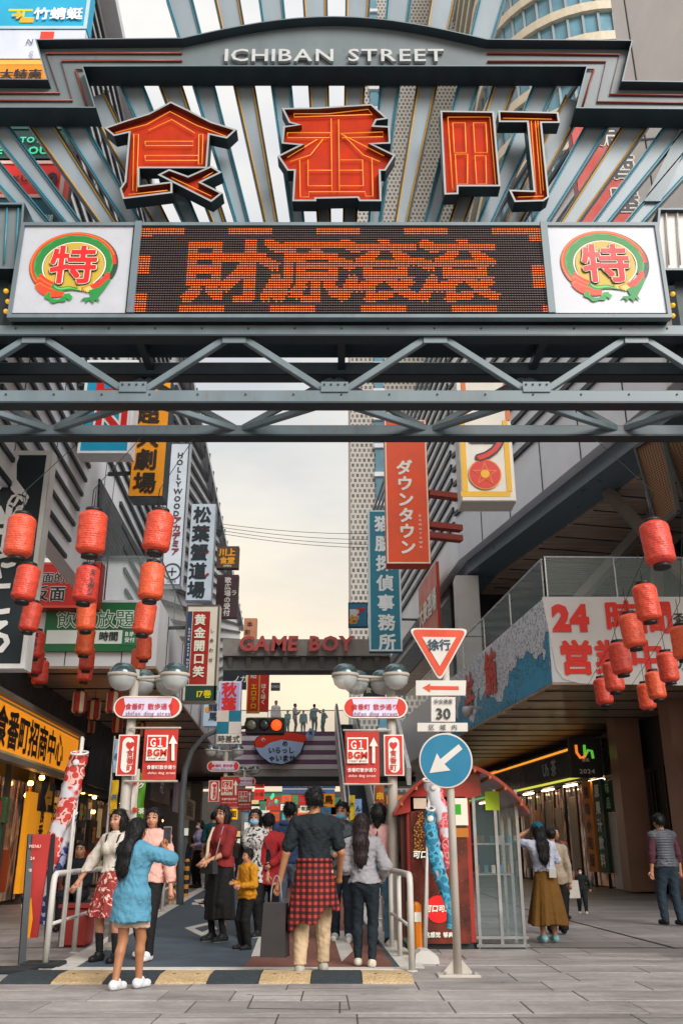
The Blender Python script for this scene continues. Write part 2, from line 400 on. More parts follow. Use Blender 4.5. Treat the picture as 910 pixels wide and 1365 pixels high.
def plank_fn(t, tcn, c):
    wv = t.nodes.new('ShaderNodeTexNoise'); wv.inputs['Scale'].default_value = 1.4; wv.inputs['Detail'].default_value = 7
    mpn = t.nodes.new('ShaderNodeMapping'); mpn.inputs['Scale'].default_value = (.5, 9, 1); t.links.new(tcn.outputs['Object'], mpn.inputs[0]); t.links.new(mpn.outputs[0], wv.inputs['Vector'])
    r = t.nodes.new('ShaderNodeValToRGB'); r.color_ramp.elements[0].position = .35; r.color_ramp.elements[0].color = (.45, .42, .42, 1); r.color_ramp.elements[1].position = .65; r.color_ramp.elements[1].color = (1.25, 1.1, 1.0, 1)
    t.links.new(wv.outputs[0], r.inputs[0]); m1 = t.nodes.new('ShaderNodeMixRGB'); m1.blend_type = 'MULTIPLY'; m1.inputs[0].default_value = 1
    t.links.new(c, m1.inputs[1]); t.links.new(r.outputs[0], m1.inputs[2]); return m1.outputs[0]
SOFF = pattern('soffit_plank', 'b3a292', plank_fn, rough=.35, var=.15, scale=2, spec=.5)
def dots_fn(t, tcn, c):
    br = t.nodes.new('ShaderNodeTexBrick'); br.inputs['Scale'].default_value = 1.0; br.inputs['Brick Width'].default_value = .50; br.inputs['Row Height'].default_value = .60; br.inputs['Mortar Size'].default_value = .11; br.inputs['Mortar Smooth'].default_value = .1
    br.inputs['Color1'].default_value = (.09, .095, .10, 1); br.inputs['Color2'].default_value = (.2, .19, .18, 1); br.inputs['Mortar'].default_value = (.50, .47, .43, 1)
    sp = t.nodes.new('ShaderNodeSeparateXYZ'); t.links.new(tcn.outputs['Object'], sp.inputs[0]); ad = t.nodes.new('ShaderNodeMath'); ad.operation = 'ADD'; t.links.new(sp.outputs[0], ad.inputs[0]); t.links.new(sp.outputs[1], ad.inputs[1])
    cb = t.nodes.new('ShaderNodeCombineXYZ'); t.links.new(ad.outputs[0], cb.inputs[0]); t.links.new(sp.outputs[2], cb.inputs[1]); t.links.new(cb.outputs[0], br.inputs['Vector']); return br.outputs[0]
DOTS = pattern('far_window_grid', '9a948c', dots_fn, rough=.6)
# ================================================================== GROUND AND ROAD
g = MB(); g.box((0, 150, -.25), (700, 900, .5)); ground = struct('ground', g, PAVE)
bed = MB(); bed.box((1, 9.45, .0005), (18, 6.8, .005)); bedo = struct('joint_bed', bed, M('joint_sand', '4c4846', rough=.9), parent=ground)
bedo.name = 'joint_sand'
shp = {}
def slab_mesh(wd):
    if wd not in shp:
        b = MB(); b.box((0, 0, 0), (wd-.012, .588, .02), bev=.004); shp[wd] = fixn(b.mesh('paving_slab')); shp[wd].materials.append(SLAB)
    return shp[wd]
rg = random.Random(3); ys = 6.35
while ys < 12.8:
    x = -7.4-rg.random()*.9
    while x < 9.2:
        wd = rg.choice((.9, 1.2, 1.2, .6))
        o = bpy.data.objects.new('paving_slab', slab_mesh(wd)); COL.objects.link(o); o.parent = ground
        o.location = (x+wd/2, ys, -.0005+rg.uniform(-.0015, .0025)); o.rotation_euler = (rg.uniform(-.002, .002), rg.uniform(-.002, .002), rg.choice((0, math.pi))); x += wd
    ys += .6
# road sheet, narrower towards the far end
def sheet(pts, z0, z1): 
    b = MB(); b.prism([(x, y, z1) for x, y in pts], (0, 0, z0-z1)); return b
def roadL(Y): return -2.98-.072*(Y-10.6)
def roadR(Y): return .72-.035*(Y-10.6)
road = struct('road', sheet([(roadL(10.45), 10.45), (roadR(10.45), 10.45), (roadR(75), 75), (roadL(75), 75)], -.01, .016), ASPH)
rb = sheet([(-1.05, 10.62), (roadR(10.6)-.16, 10.62), (roadR(40)-.16, 40), (-2.3, 40), (-1.0, 15.2)], .0, .020); struct('red_lane', rb, REDASPH, parent=road)
wl = MB()
wl.box(((roadL(10.5)+roadR(10.5))/2, 10.52, .012), (roadR(10.5)-roadL(10.5)+.1, .17, .024)); struct('stop_line', wl, WLINE, parent=road)
for nm, f in (('edge_line', roadL), ('edge_line', roadR)):
    b = sheet([(f(10.62)-.10, 10.62), (f(10.62)+.16, 10.62), (f(60)+.14, 60), (f(60)-.10, 60)], 0, .024); struct(nm, b, WLINE, parent=road)
def mark(pts, nm='road_marking'): struct(nm, sheet(pts, 0, .0245), WLINE, parent=road)
def gq(*px): return [tuple(G(a, b)[:2]) for a, b in px]
# hollow box markings, each of four strokes
def boxmark(p):
    q = [Vector((a, b)) for a, b in p]; c = sum(q, Vector((0, 0)))/4; i = [c+(v-c)*.52 for v in q]
    for k in range(4): mark([tuple(q[k]), tuple(q[(k+1) % 4]), tuple(i[(k+1) % 4]), tuple(i[k])])
boxmark(gq((246, 1239), (268, 1250), (290, 1240), (280, 1231)))
boxmark(gq((258, 1201), (270, 1210), (292, 1206), (284, 1198)))
mark(gq((335, 1277), (354, 1277), (361, 1250), (345, 1250))); mark(gq((455, 1285), (470, 1270), (459, 1243), (442, 1243)))
mark(gq((256, 1207), (290, 1207), (290, 1204.5), (256, 1204.5)))
# ramp hump made of rubber blocks
def tread(nm, hx, sc):
    def fn(t, tcn, c):
        v = t.nodes.new('ShaderNodeTexVoronoi'); v.inputs['Scale'].default_value = sc; t.links.new(tcn.outputs['Object'], v.inputs['Vector'])
        b = [n for n in t.nodes if n.type == 'BSDF_PRINCIPLED'][0]; bn = t.nodes.new('ShaderNodeBump'); bn.inputs['Strength'].default_value = .9; bn.inputs['Distance'].default_value = .01
        t.links.new(v.outputs['Distance'], bn.inputs['Height']); t.links.new(bn.outputs[0], b.inputs['Normal'])
        r = t.nodes.new('ShaderNodeValToRGB'); r.color_ramp.elements[0].position = .2; r.color_ramp.elements[0].color = (1.1, 1.1, 1.1, 1); r.color_ramp.elements[1].position = .6; r.color_ramp.elements[1].color = (.85, .84, .82, 1)
        t.links.new(v.outputs['Distance'], r.inputs[0]); m1 = t.nodes.new('ShaderNodeMixRGB'); m1.blend_type = 'MULTIPLY'; m1.inputs[0].default_value = 1; t.links.new(c, m1.inputs[1]); t.links.new(r.outputs[0], m1.inputs[2]); return m1.outputs[0]
    return pattern(nm, hx, fn, rough=.75, var=.18, scale=5)
HY = tread('hump_yellow', 'bda27a', 34); HB = tread('hump_black', '2c363c', 26)
xs = [-3.22+.488*k for k in range(9)]
hump = thing('speed_hump', 'low speed hump of alternating yellow and black rubber blocks across the street', 'speed hump', (-1.3, 9.8, 0))
prof = [(-.44, .0), (-.40, .018), (-.16, .055), (.16, .055), (.36, .02), (.40, .0)]
for k in range(8):
    b = MB(); x0, x1 = xs[k]+.004, xs[k+1]-.004; sk = .11 if k in (0,) else 0
    pts = [(x0+(sk if y > 0 else -0), 9.86+y, z+.008) for y, z in prof]
    sk1 = -.06 if k == 7 else 0
    b.add(pts+[(x1+(sk1 if y > 0 else 0), 9.86+y, z+.008) for y, z in prof], [(i, i+6, i+7, i+1) for i in range(5)]+[tuple(range(6)), tuple(range(6, 12))[::-1], (0, 5, 11, 6)])
    blk = part('block', b, HB if k % 2 == 0 else HY, hump)
    for dx in (.13, .36):
        c = MB(); c.lathe([(.017, 0), (.017, .004)], (x0+dx, 9.72, .0615), n=8); part('bolt_hole', c, DARKM, blk)
    if k % 2 == 0:   # raised diamond treads
        c = MB()
        for i in range(7):
            for j in range(4): c.add([(x0+.05+i*.064+(.032 if j % 2 else 0)+dx_, 9.60+j*.1+dy_, z_) for dx_, dy_, z_ in ((-.026, 0, .056+j*.002-(.018 if j == 0 else 0)), (0, -.035, .05-(.018 if j == 0 else 0)), (.026, 0, .056-(.018 if j == 0 else 0)), (0, .035, .06-(.01 if j == 0 else 0)))], [(0, 1, 2, 3)])
# service cover outlines and the drain slot
for q in (((330, 1344), (466, 1346), (462, 1327), (338, 1327)),):
    p = [G(a, b, .011) for a, b in q]; b = MB()
    for k in range(4): b.beam(p[k], p[(k+1) % 4], .012, .004)
    struct('cover_joint', b, M('joint_sand'), parent=ground)
b = MB(); b.beam(G(640, 1190, .002), G(700, 1212, .002), .05, .006); b.beam(G(700, 1212, .002), G(930, 1272, .002), .05, .006); struct('drain_slot', b, DARKM, parent=ground)
b = MB(); b.beam(G(-20, 1357, .0105), G(930, 1357, .0105), .012, .004); struct('expansion_joint', b, M('joint_sand'), parent=ground)

# ================================================================== LEFT BUILDING
def XL(L, Y): return L-.0549*Y
def LP(L, Y, z): return Vector((XL(L, Y), Y, z))
UL = Vector((.0549, -1, 0)).normalized()      # along the left wall towards the camera... u axis so that n faces the street
PL_up = Plane(LP(-4.5, 20, 8), (-.0549, 1, 0)); PL_up.n = -PL_up.n if PL_up.n.x < 0 else PL_up.n
lb = thing('street_building', 'pale louvred building with glass balcony along the west side of the street', 'building', (-8, 22, 0))
lb['label'] = 'pale building with dark horizontal louvres and balcony, behind the strings of lanterns at left'
def wallbox(L, Y0, Y1, z0, z1, th=.3):
    b = MB(); p = [LP(L, Y0, z0), LP(L, Y1, z0), LP(L-th, Y1, z0), LP(L-th, Y0, z0)]; b.prism(p, (0, 0, z1-z0)); return b
part('wall', wallbox(-4.5, 12.0, 75, 6.5, 18.6), CLAD, lb)
def yend(z): return 16.7+(z-6.5)*.47
z = 6.55; k = 0
while z < 18.5:
    b = MB(); b.beam(LP(-4.47, 12.0, z), LP(-4.47, yend(z), z), .05, .075); part('louvre', b, DARKM, lb)
    z += .40
for z0 in np.arange(6.7, 18.4, .46):          # second bay, level louvres
    if z0 > 9.6: ya = yend(z0)+1.2
    else: ya = 21.2-(9.6-z0)*-.9
    b = MB(); b.beam(LP(-4.46, ya, z0), LP(-4.46, 27.5, z0), .06, .10); part('louvre', b, DARKM, lb)
for z0 in np.arange(-1, 18, .62):             # far bays, louvres that climb away
    y0 = 29.0; zz = z0
    if zz < 6.6: y0 = 29.0+(6.6-z0)/.22; zz = 6.6
    y1 = min(74, 29+(18.5-z0)/.22)
    if y1-y0 < 1: continue
    b = MB(); b.beam(LP(-4.44, y0, zz), LP(-4.44, y1, z0+.22*(y1-29)), .09, .17); part('louvre', b, DARKM, lb)
b = MB(); b.beam(LP(-4.4, 12, 18.7), LP(-4.4, 75, 18.7), .5, .25); part('parapet', b, CLAD, lb)
for y in np.arange(20, 74, 2.2):
    b = MB(); b.beam(LP(-4.2, y, 18.0), LP(-4.2, y, 19.2), .06, .06); part('roof_post', b, DARKM, lb)
# vertical panel joints
for y in (13, 15.2, 19.3, 20.3):
    b = MB(); b.beam(LP(-4.495, y, 6.5), LP(-4.495, y+.8, 18), .014, .014); part('panel_joint', b, DARKM, lb)
# dark triangular grille
q = [PL_up.at(*p) for p in ((131, 638), (192, 748), (126, 748))]
b = MB(); b.prism([p+Vector((.05, 0, 0)) for p in q], Vector((-.04, 0, 0)))
def grid_fn(sc, a, bb):
    def fn(t, tcn, c):
        br = t.nodes.new('ShaderNodeTexBrick'); br.offset = 0; br.inputs['Scale'].default_value = sc; br.inputs['Brick Width'].default_value = 1; br.inputs['Row Height'].default_value = 1; br.inputs['Mortar Size'].default_value = .18
        br.inputs['Color1'].default_value = a; br.inputs['Color2'].default_value = a; br.inputs['Mortar'].default_value = bb
        sp = t.nodes.new('ShaderNodeSeparateXYZ'); t.links.new(tcn.outputs['Object'], sp.inputs[0]); cb = t.nodes.new('ShaderNodeCombineXYZ'); ad = t.nodes.new('ShaderNodeMath'); ad.operation = 'ADD'
        t.links.new(sp.outputs[0], ad.inputs[0]); t.links.new(sp.outputs[1], ad.inputs[1]); t.links.new(ad.outputs[0], cb.inputs[0]); t.links.new(sp.outputs[2], cb.inputs[1]); t.links.new(cb.outputs[0], br.inputs['Vector']); return br.outputs[0]
    return fn
part('grille', b, pattern('grille_mesh', '23282c', grid_fn(7, (.01, .012, .014, 1), (.06, .065, .07, 1)), rough=.5), lb)
# terrace
TY = 19.6
tp = [LP(-3.0, TY, 0), LP(-3.0, 62, 0), LP(-9.5, 62, 0), LP(-9.5, TY, 0)]
b = MB(); b.prism([Vector((p.x, p.y, 4.95)) for p in tp], (0, 0, 1.5)); part('terrace', b, CLAD, lb)
b = MB(); b.prism([Vector((p.x+(.0 if i in (0, 1) else 0), p.y+(.01 if i in (0, 3) else 0), 4.90)) for i, p in enumerate(tp)], (0, 0, .046)); part('soffit', b, SOFF, lb)
for k in range(9):
    y = TY+.6+k*2.0; b = MB(); b.beam((XL(-3.05, y), y, 4.89), (XL(-7, y), y, 4.89), .04, .03); part('soffit_joint', b, DARKM, lb)
for k in range(14):
    y = TY+1.5+k*3; b = MB(); b.beam(LP(-2.993, y, 4.96), LP(-2.993, y, 6.44), .02, .012); part('panel_joint', b, DARKM, lb)
for px in (50, 88, 125, 163):
    b = MB(); p = P(px, 868, TY); b.box((p.x, TY-.003, 5.15), (.02, .006, .38)); part('panel_joint', b, DARKM, lb)
GL = M('clear_glass', 'cfe0dc', rough=.03, var=.02, alpha=.13, spec=.8)
def glass_rail(root, a, b_, h=1.05, n=3, mat=None):
    a = Vector(a); b_ = Vector(b_)
    for k in range(n):
        p = a.lerp(b_, (k+.01)/n); q_ = a.lerp(b_, (k+.99)/n); m_ = MB(); m_.beam((p+q_)/2-(q_-p)/2+Vector((0, 0, h/2)), q_+Vector((0, 0, h/2)), .014, h-.06); part('glass_pane', m_, mat or GL, root)
        m_ = MB(); m_.beam(p+Vector((0, 0, 0)), p+Vector((0, 0, h)), .03, .03); part('rail_post', m_, M('stainless', 'a9adb0', rough=.25, metal=.9), root)
    m_ = MB(); m_.tube([a+Vector((0, 0, h)), b_+Vector((0, 0, h))], .028); part('handrail', m_, M('stainless'), root)
glass_rail(lb, (-9.0, TY+.1, 6.45), (XL(-3.1, TY), TY+.1, 6.45), n=4)
glass_rail(lb, LP(-3.1, TY+.2, 6.45), LP(-3.1, 46, 6.45), n=9)
# shop fronts at street level
part('shop_wall', wallbox(-6.9, 12, 62, 0, 4.9, .3), M('shop_back_wall', '3a3b3c', rough=.6, var=.3), lb)
b = MB(); b.beam(LP(-6.2, 12, 4.45), LP(-6.2, 62, 4.45), .5, .9); part('fascia', b, M('dark_fascia', '24292d', rough=.4), lb)
b = MB(); b.beam(LP(-6.15, 26.2, 3.4), LP(-6.15, 44, 3.4), .3, 1.3); part('shop_awning', b, M('awning_charcoal', '3a3f45', rough=.5), lb)
def interior_fn(t, tcn, c):
    geo = t.nodes.new('ShaderNodeNewGeometry'); mpn = t.nodes.new('ShaderNodeMapping'); mpn.inputs['Scale'].default_value = (3.2, 3.2, .9); t.links.new(geo.outputs['Position'], mpn.inputs[0])
    n = t.nodes.new('ShaderNodeTexNoise'); n.inputs['Scale'].default_value = 1.3; n.inputs['Detail'].default_value = 5; n.inputs['Roughness'].default_value = .7; t.links.new(mpn.outputs[0], n.inputs['Vector'])
    r = t.nodes.new('ShaderNodeValToRGB'); cr_ = r.color_ramp; cr_.elements[0].position = .38; cr_.elements[0].color = (.01, .01, .012, 1); cr_.elements[1].position = .74; cr_.elements[1].color = (.75, .5, .24, 1)
    for ps, cc_ in ((.48, (.05, .035, .03, 1)), (.56, (.22, .10, .045, 1)), (.63, (.08, .10, .10, 1))):
        e_ = cr_.elements.new(ps); e_.color = cc_
    t.links.new(n.outputs[0], r.inputs[0]); b = [q for q in t.nodes if q.type == 'BSDF_PRINCIPLED'][0]; t.links.new(r.outputs[0], b.inputs['Emission Color']); b.inputs['Emission Strength'].default_value = .28; return r.outputs[0]
LITW = pattern('lit_shop_interior', '3a2a20', interior_fn, rough=.1, spec=.6)
FRM = M('shop_frame', '55524d', rough=.45, metal=.2)
rg = random.Random(11)
for k in range(16):
    y = 15+k*1.9
    b = MB(); b.beam(LP(-6.25, y, 0), LP(-6.25, y, 4.0), .12, .12); part('mullion', b, FRM, lb)
    b = MB(); b.beam(LP(-6.4, y+.08, 1.4), LP(-6.4, y+1.8, 1.4), .02, 2.6); part('shop_window', b, LITW, lb)
cols = ['c98a2b', '8a3a2c', 'd8c9a5', '3c6a4c', 'b5462f', '54708a', 'e0dccf', '6a4a35']
for k in range(90):                            # goods hung and stacked at the shop fronts
    y = rg.uniform(17, 44); h = rg.uniform(.25, .9); z0 = rg.uniform(.2, 2.4); wd = rg.uniform(.2, .7)
    b = MB(); b.beam(LP(-6.28+rg.uniform(0, .15), y, z0), LP(-6.28, y+wd, z0), rg.uniform(.04, .2), h); part('goods_panel', b, ink(rg.choice(cols)), lb)
for k in range(18):
    y = rg.uniform(20, 46); b = MB(); b.lathe([(.05, -.05), (.07, 0), (.05, .05)], LP(-6.15, y, rg.uniform(2.2, 3.0)), n=8); part('lamp', b, M('warm_lamp', 'ffb45a', emit=9, var=.02), lb)

# ================================================================== RIGHT BUILDING
def XR(Rr, Y): return Rr-.09*Y
def RP(Rr, Y, z): return Vector((XR(Rr, Y), Y, z))
rbld = thing('street_building', 'pale panelled building on slanted beams over a terrace, at right of the street', 'building', (9, 30, 0))
BA, BB = Vector((8.0, 18.6)), Vector((4.5, 33.0)); bd = (BB-BA)
def BW(Y): return BA.x+bd.x*(Y-BA.y)/bd.y
ZU = 11.6
ptsU = [(BW(7), 7), (4.5, 33), (XR(7.47, 62), 62), (14, 62), (16, 7)]
b = MB(); b.prism([(x, y, ZU) for x, y in ptsU], (0, 0, 9.5)); part('wall', b, CLAD, rbld)
b = MB(); b.prism([(BW(7)-.02, 7, ZU+.01), (BW(19.2)-.02, 19.2, ZU+.01), (15.6, 19.0, ZU+.01), (15.6, 7, ZU+.01)], (0, 0, 22)); part('corner_wall', b, CLAD2, rbld)
b = MB(); b.prism([(x+(.35 if i < 3 else 0), y+(.2 if i in (0, 4) else 0), ZU-.5) for i, (x, y) in enumerate(ptsU)], (0, 0, .495)); part('beam_soffit', b, M('soffit_bluegrey', '59666d', rough=.35, spec=.5), rbld)
b = MB(); b.prism([(x+(1.5 if i < 3 else 0), y+(.4 if i in (0, 4) else 0), ZU-.56) for i, (x, y) in enumerate(ptsU)], (0, 0, .055)); part('plank_soffit', b, SOFF, rbld)
for k in range(18):
    y = 16+k*1.25; b = MB(); b.beam((BW(min(y, 33))+1.6, y, ZU-.57), (BW(min(y, 33))+7, y+1.2, ZU-.57), .05, .03); part('plank_joint', b, DARKM, rbld)
# facing panels, slots and joints on the upper wall
for z0 in np.arange(ZU+1.9, ZU+12, .62):
    b = MB(); b.beam((BW(20)-.04, 20, z0), (4.46, 33, z0), .10, .17); part('slot', b, DARKM, rbld)
    b = MB(); b.beam((4.44, 33.3, z0-.3), (XR(7.43, 60), 60, z0-.3), .10, .2); part('slot', b, DARKM, rbld)
for Y in np.arange(9, 33, 2.4):
    b = MB(); b.beam((BW(Y)-(.008 if Y > 19.3 else .028), Y, ZU), (BW(Y)-(.008 if Y > 19.3 else .028), Y, ZU+1.85 if Y > 20 else ZU+20), .03, .03); part('panel_joint', b, DARKM, rbld)
for (ya, za, yb, zb) in ((8, 12, 19, 26), (11, 12, 19, 19), (8, 20, 14, 33), (19, 12.2, 8, 27), (14, 33, 19, 25)):
    b = MB(); b.beam((BW(ya)-.03, ya, za), (BW(yb)-.03, yb, zb), .05, .05); part('panel_joint', b, DARKM, rbld)
# column, terrace, fascia
cc = P(625, 850, 33.2); b = MB(); b.box((cc.x, 33.4, (ZU+5)/2-.3), (.86, .86, ZU-5.6)); part('column', b, CLAD2, rbld)
b = MB(); b.box((cc.x, 32.966, 8.62), (.86, .006, .03)); part('panel_joint', b, DARKM, rbld)
TYR = 21.9
tr = [RP(7.1, TYR, 0), RP(7.1, 62, 0), (14.5, 62, 0), (14.5, TYR, 0)]; tr = [Vector(p) for p in tr]
b = MB(); b.prism([Vector((p.x, p.y, 5.0)) for p in tr], (0, 0, 2.15)); part('terrace', b, CLAD, rbld)
b = MB(); b.prism([Vector((p.x, p.y, 4.94)) for p in tr], (0, 0, .056)); part('soffit', b, SOFF, rbld)
for k in range(12):
    y = TYR+.9+k*1.6; b = MB(); b.beam((XR(7.2, y), y, 4.93), (12, y, 4.93), .05, .03); part('soffit_joint', b, DARKM, rbld)
glass_rail(rbld, (RP(7.15, TYR, 7.15)), (14, TYR+.1, 7.15), n=5)
glass_rail(rbld, RP(7.15, TYR+.2, 7.15), RP(7.15, 44, 7.15), n=7)
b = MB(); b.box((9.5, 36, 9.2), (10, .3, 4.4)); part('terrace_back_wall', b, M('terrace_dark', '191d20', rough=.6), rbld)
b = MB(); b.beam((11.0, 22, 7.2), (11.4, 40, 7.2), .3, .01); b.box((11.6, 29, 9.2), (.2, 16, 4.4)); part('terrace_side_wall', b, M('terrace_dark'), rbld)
for (a, c_) in (((6.2, 30, 7.2), (9.9, 25, 11.1)), ((9.3, 26, 7.2), (9.8, 26, 11.1)), ((10.4, 24, 7.15), (7.8, 24.5, 11.1))):
    b = MB(); b.beam(a, c_, .3, .3); part('brace', b, M('brace_brown', '6b625b', rough=.5), rbld)
# rust-coloured mesh screens beside the terrace
for (x0, y0, x1, y1) in ((846, 588, 880, 690), (884, 575, 925, 660)):
    q = [P(x0, y0+10, 20.5), P(x1, y0-12, 19.5), P(x1+22, y1-8, 19.5), P(x0+30, y1+12, 20.5)]
    b = MB(); b.prism(q, (0, .08, 0)); part('mesh_screen', b, pattern('rust_mesh', '7a4a1e', grid_fn(16, (.30, .13, .035, 1), (.05, .03, .02, 1)), rough=.6), rbld)
    b = MB()
    for k in range(4): b.beam(q[k]-Vector((0, .05, 0)), q[(k+1) % 4]-Vector((0, .05, 0)), .09, .09)
    part('screen_frame', b, M('screen_frame', '3a3a38', rough=.5), rbld)
# shops under the terrace
b = MB(); b.beam(RP(12.0, 14, 2.5), RP(12.0, 62, 2.5), .3, 5.0); part('shop_wall', b, M('shop_back_wall'), rbld)
BRN = M('column_brown', '94705e', rough=.38, var=.15, spec=.5, scale=1.2)
for y in (28.2, 24.4, 20.6):
    b = MB(); p = RP(11.2, y, 0); b.box((p.x, p.y, 2.5), (.75, .8, 4.9)); part('column', b, BRN, rbld)
for k in range(20):
    y = 21.2+k*1.25
    b = MB(); b.beam(RP(11.45, y, 0), RP(11.45, y, 3.4), .09, .09); part('mullion', b, M('shop_frame_dark', '2b2a29', rough=.4), rbld)
    b = MB(); b.beam(RP(11.6, y+.06, 1.7), RP(11.6, y+1.2, 1.7), .02, 3.3); part('shop_window', b, LITW if y > 29 else GLASSD, rbld)
b = MB(); b.beam(RP(11.2, 29, 4.0), RP(11.2, 58, 4.0), .35, 1.25); part('fascia', b, M('black_fascia', '1c2024', rough=.3), rbld)
for (z0, hx, ya, yb) in ((4.5, 'd08428', 31, 47), (3.5, 'b0b040', 31, 42), (4.55, 'b0552a', 43, 56), (3.52, '4f9a3a', 42, 56)):
    b = MB(); b.beam(RP(11.0, ya, z0), RP(11.0, yb, z0), .06, .07); part('light_strip', b, M('strip_'+hx, hx, emit=.6, var=.03), rbld)
for k, (y, hx) in enumerate(((30.6, 'b8762a'), (31.6, '9c6a3a'), (33.4, '8e857a'), (35, '9d8f7e'), (36.2, '7d7468'), (37.6, 'a67a45'), (39.2, '6b5a48'), (41, '9b6b3b'), (43, 'b08a50'))):
    b = MB(); b.beam(RP(11.3, y, 1.7), RP(11.3, y+.7, 1.7), .06, 2.5 if k % 2 == 0 else 1.9); part('goods_panel', b, ink(hx), rbld)
b = MB(); b.beam(RP(11.15, 28.9, 1.15), RP(11.15, 29.9, 1.15), .04, 2.2); part('white_panel', b, M('panel_white', 'c9c6c2', rough=.4), rbld)
b = MB(); b.beam(RP(11.12, 29.0, 2.75), RP(11.12, 30.6, 2.75), .04, .95); part('green_panel', b, M('panel_green', '1f4a35', rough=.5), rbld)
for k in range(7):
    b = MB(); b.beam(RP(11.1, 30+k*2.6, 3.3), RP(11.1, 31.2+k*2.6, 3.3), .12, .05); part('ceiling_light', b, M('shop_light', 'ffd9a8', emit=4, var=.02), rbld)
part('shop_soffit', (lambda m_: (m_.box((13, 25, 4.9), (3.6, 30, .06)), m_)[1])(MB()), DARKM, rbld)

# ================================================================== FAR TOWERS, STREET END
tA = thing('tower', 'tall office tower with dotted facade and blue window strip beyond the street', 'building', (6, 100, 0))
x0 = P(467, 590, 90).x
b = MB(); b.box((x0+11, 105, 70), (22, 30, 140)); part('wall', b, DOTS, tA)
GB = M('blue_glass', '5d8ca0', rough=.15, var=.3, scale=.3, spec=.7)
xs_ = P(500, 600, 90).x; xe_ = P(512, 600, 90).x
b = MB(); b.box(((xs_+xe_)/2, 89.9, 70), (xe_-xs_, .5, 140)); part('window_strip', b, GB, tA)
for k in range(36):
    b = MB(); b.box(((xs_+xe_)/2, 89.6, 12+k*3.4), (xe_-xs_+.3, .5, .5)); part('floor_band', b, CLAD, tA)
tB = thing('tower', 'round cornered office tower with pale bands and blue glass above the arch', 'building', (22, 70, 0))
def curved(z0, z1, off):
    b = MB(); pts = []
    rad = 11+off; cx, cy = 26.5, 76
    for k in range(13):
        t = math.pi+math.pi/2*k/12; pts.append((cx+rad*math.cos(t), cy+rad*math.sin(t)))
    pts += [(60, cy-rad), (60, cy+25), (cx-rad, cy+25)]
    b.prism([(x, y, z0) for x, y in pts], (0, 0, z1-z0)); return b
part('glazing', curved(0, 120, 0), GB, tB)
for k in range(30):
    part('floor_band', curved(2+4.0*k, 2+4.0*k+1.1, .5), M('band_cream', 'c9bda8', rough=.5), tB)
for k in range(13):
    t = math.pi+math.pi/2*k/12; cx, cy = 26.5, 76
    b = MB(); b.box((cx+11.1*math.cos(t), cy+11.1*math.sin(t), 60), (.25, .25, 118)); part('mullion', b, M('mullion_grey', '6f7d84', rough=.4), tB)
for k in range(7):
    b = MB(); b.box((cx+3*k+1.5, cy-11.1, 60), (.25, .25, 118)); part('mullion', b, M('mullion_grey'), tB)
# pedestrian bridge
OY = 50
br = thing('pedestrian_bridge', 'pedestrian bridge with purple and white striped side crossing the street', 'bridge', (-3, OY, 0))
pl = YP(OY); c, hw, hh = rect_on(pl, 270, 975, 452, 1035); XC, ZB, ZT = c.x, c.z-hh, c.z+hh
b = MB(); b.box((XC+1, OY+2, (ZB+ZT)/2), (2*hw+6, 4, ZT-ZB)); part('deck', b, M('bridge_body', 'aaa4a2', rough=.6), br)
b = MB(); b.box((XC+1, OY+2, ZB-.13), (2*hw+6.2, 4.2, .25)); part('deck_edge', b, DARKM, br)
n = 8; hgt = (ZT-ZB)*.84/n
for k in range(n):
    b = MB(); b.box((XC, OY-.02, ZT-hgt*(k+.5)), (2*hw+.2, .06, hgt*.98)); part('stripe', b, ink('cfc8cc' if k % 2 else '6c5468'), br)
glass_rail(br, (XC-hw-1, OY+.1, ZT), (XC+hw+2, OY+.1, ZT), n=7, h=1.15)
for x in (XC-hw-.5,):
    b = MB(); b.box((x, OY+2, ZB/2), (.6, .6, ZB)); part('pier', b, M('bridge_body'), br)
# sign beam with the big red letters
GY = 40
gb = thing('sign_beam', 'concrete beam across the street carrying big red capital letters', 'beam', (-3, GY, 8))
pl = YP(GY); c, hw, hh = rect_on(pl, 297, 852, 520, 874)
b = MB(); b.box((c.x, GY+.5, c.z), (2*hw, 1.0, 2*hh)); part('beam', b, M('beam_concrete', '9a958d', rough=.7, var=.15), gb)
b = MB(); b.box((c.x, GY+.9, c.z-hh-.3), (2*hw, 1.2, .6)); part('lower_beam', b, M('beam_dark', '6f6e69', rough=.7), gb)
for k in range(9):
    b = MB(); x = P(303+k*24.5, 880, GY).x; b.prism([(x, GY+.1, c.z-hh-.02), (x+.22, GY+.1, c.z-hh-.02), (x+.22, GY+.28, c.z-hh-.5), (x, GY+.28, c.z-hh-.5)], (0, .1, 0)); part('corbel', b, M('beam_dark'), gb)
letters(gb, 'GAME BOY', P(395, 858, GY-.16), 27/ppm(P(395, 858, GY)), M('letter_red', 'cc5a56', rough=.4), bold=.035, depth=.14, squeeze=1.02, shear=.05)
# closing block behind the bridge
eb = thing('street_end_building', 'low dark shop block closing the view under the footbridge', 'building', (-4, 84, 0))
b = MB(); b.box((-4, 86, 3), (30, 4, 6.0)); part('wall', b, M('end_wall', '4c4742', rough=.7, var=.3), eb)
rg = random.Random(5)
for k in range(40):
    b = MB(); x = rg.uniform(-14, 8); b.box((x, 83.9, rg.uniform(.6, 5.4)), (rg.uniform(.8, 2.4), .1, rg.uniform(.4, 1.2))); part('shop_window', b, ink(rg.choice(['c9b28a', 'a33b31', 'e4dccb', '3c6b57', '2f4c66', 'b46a2c'])), eb)
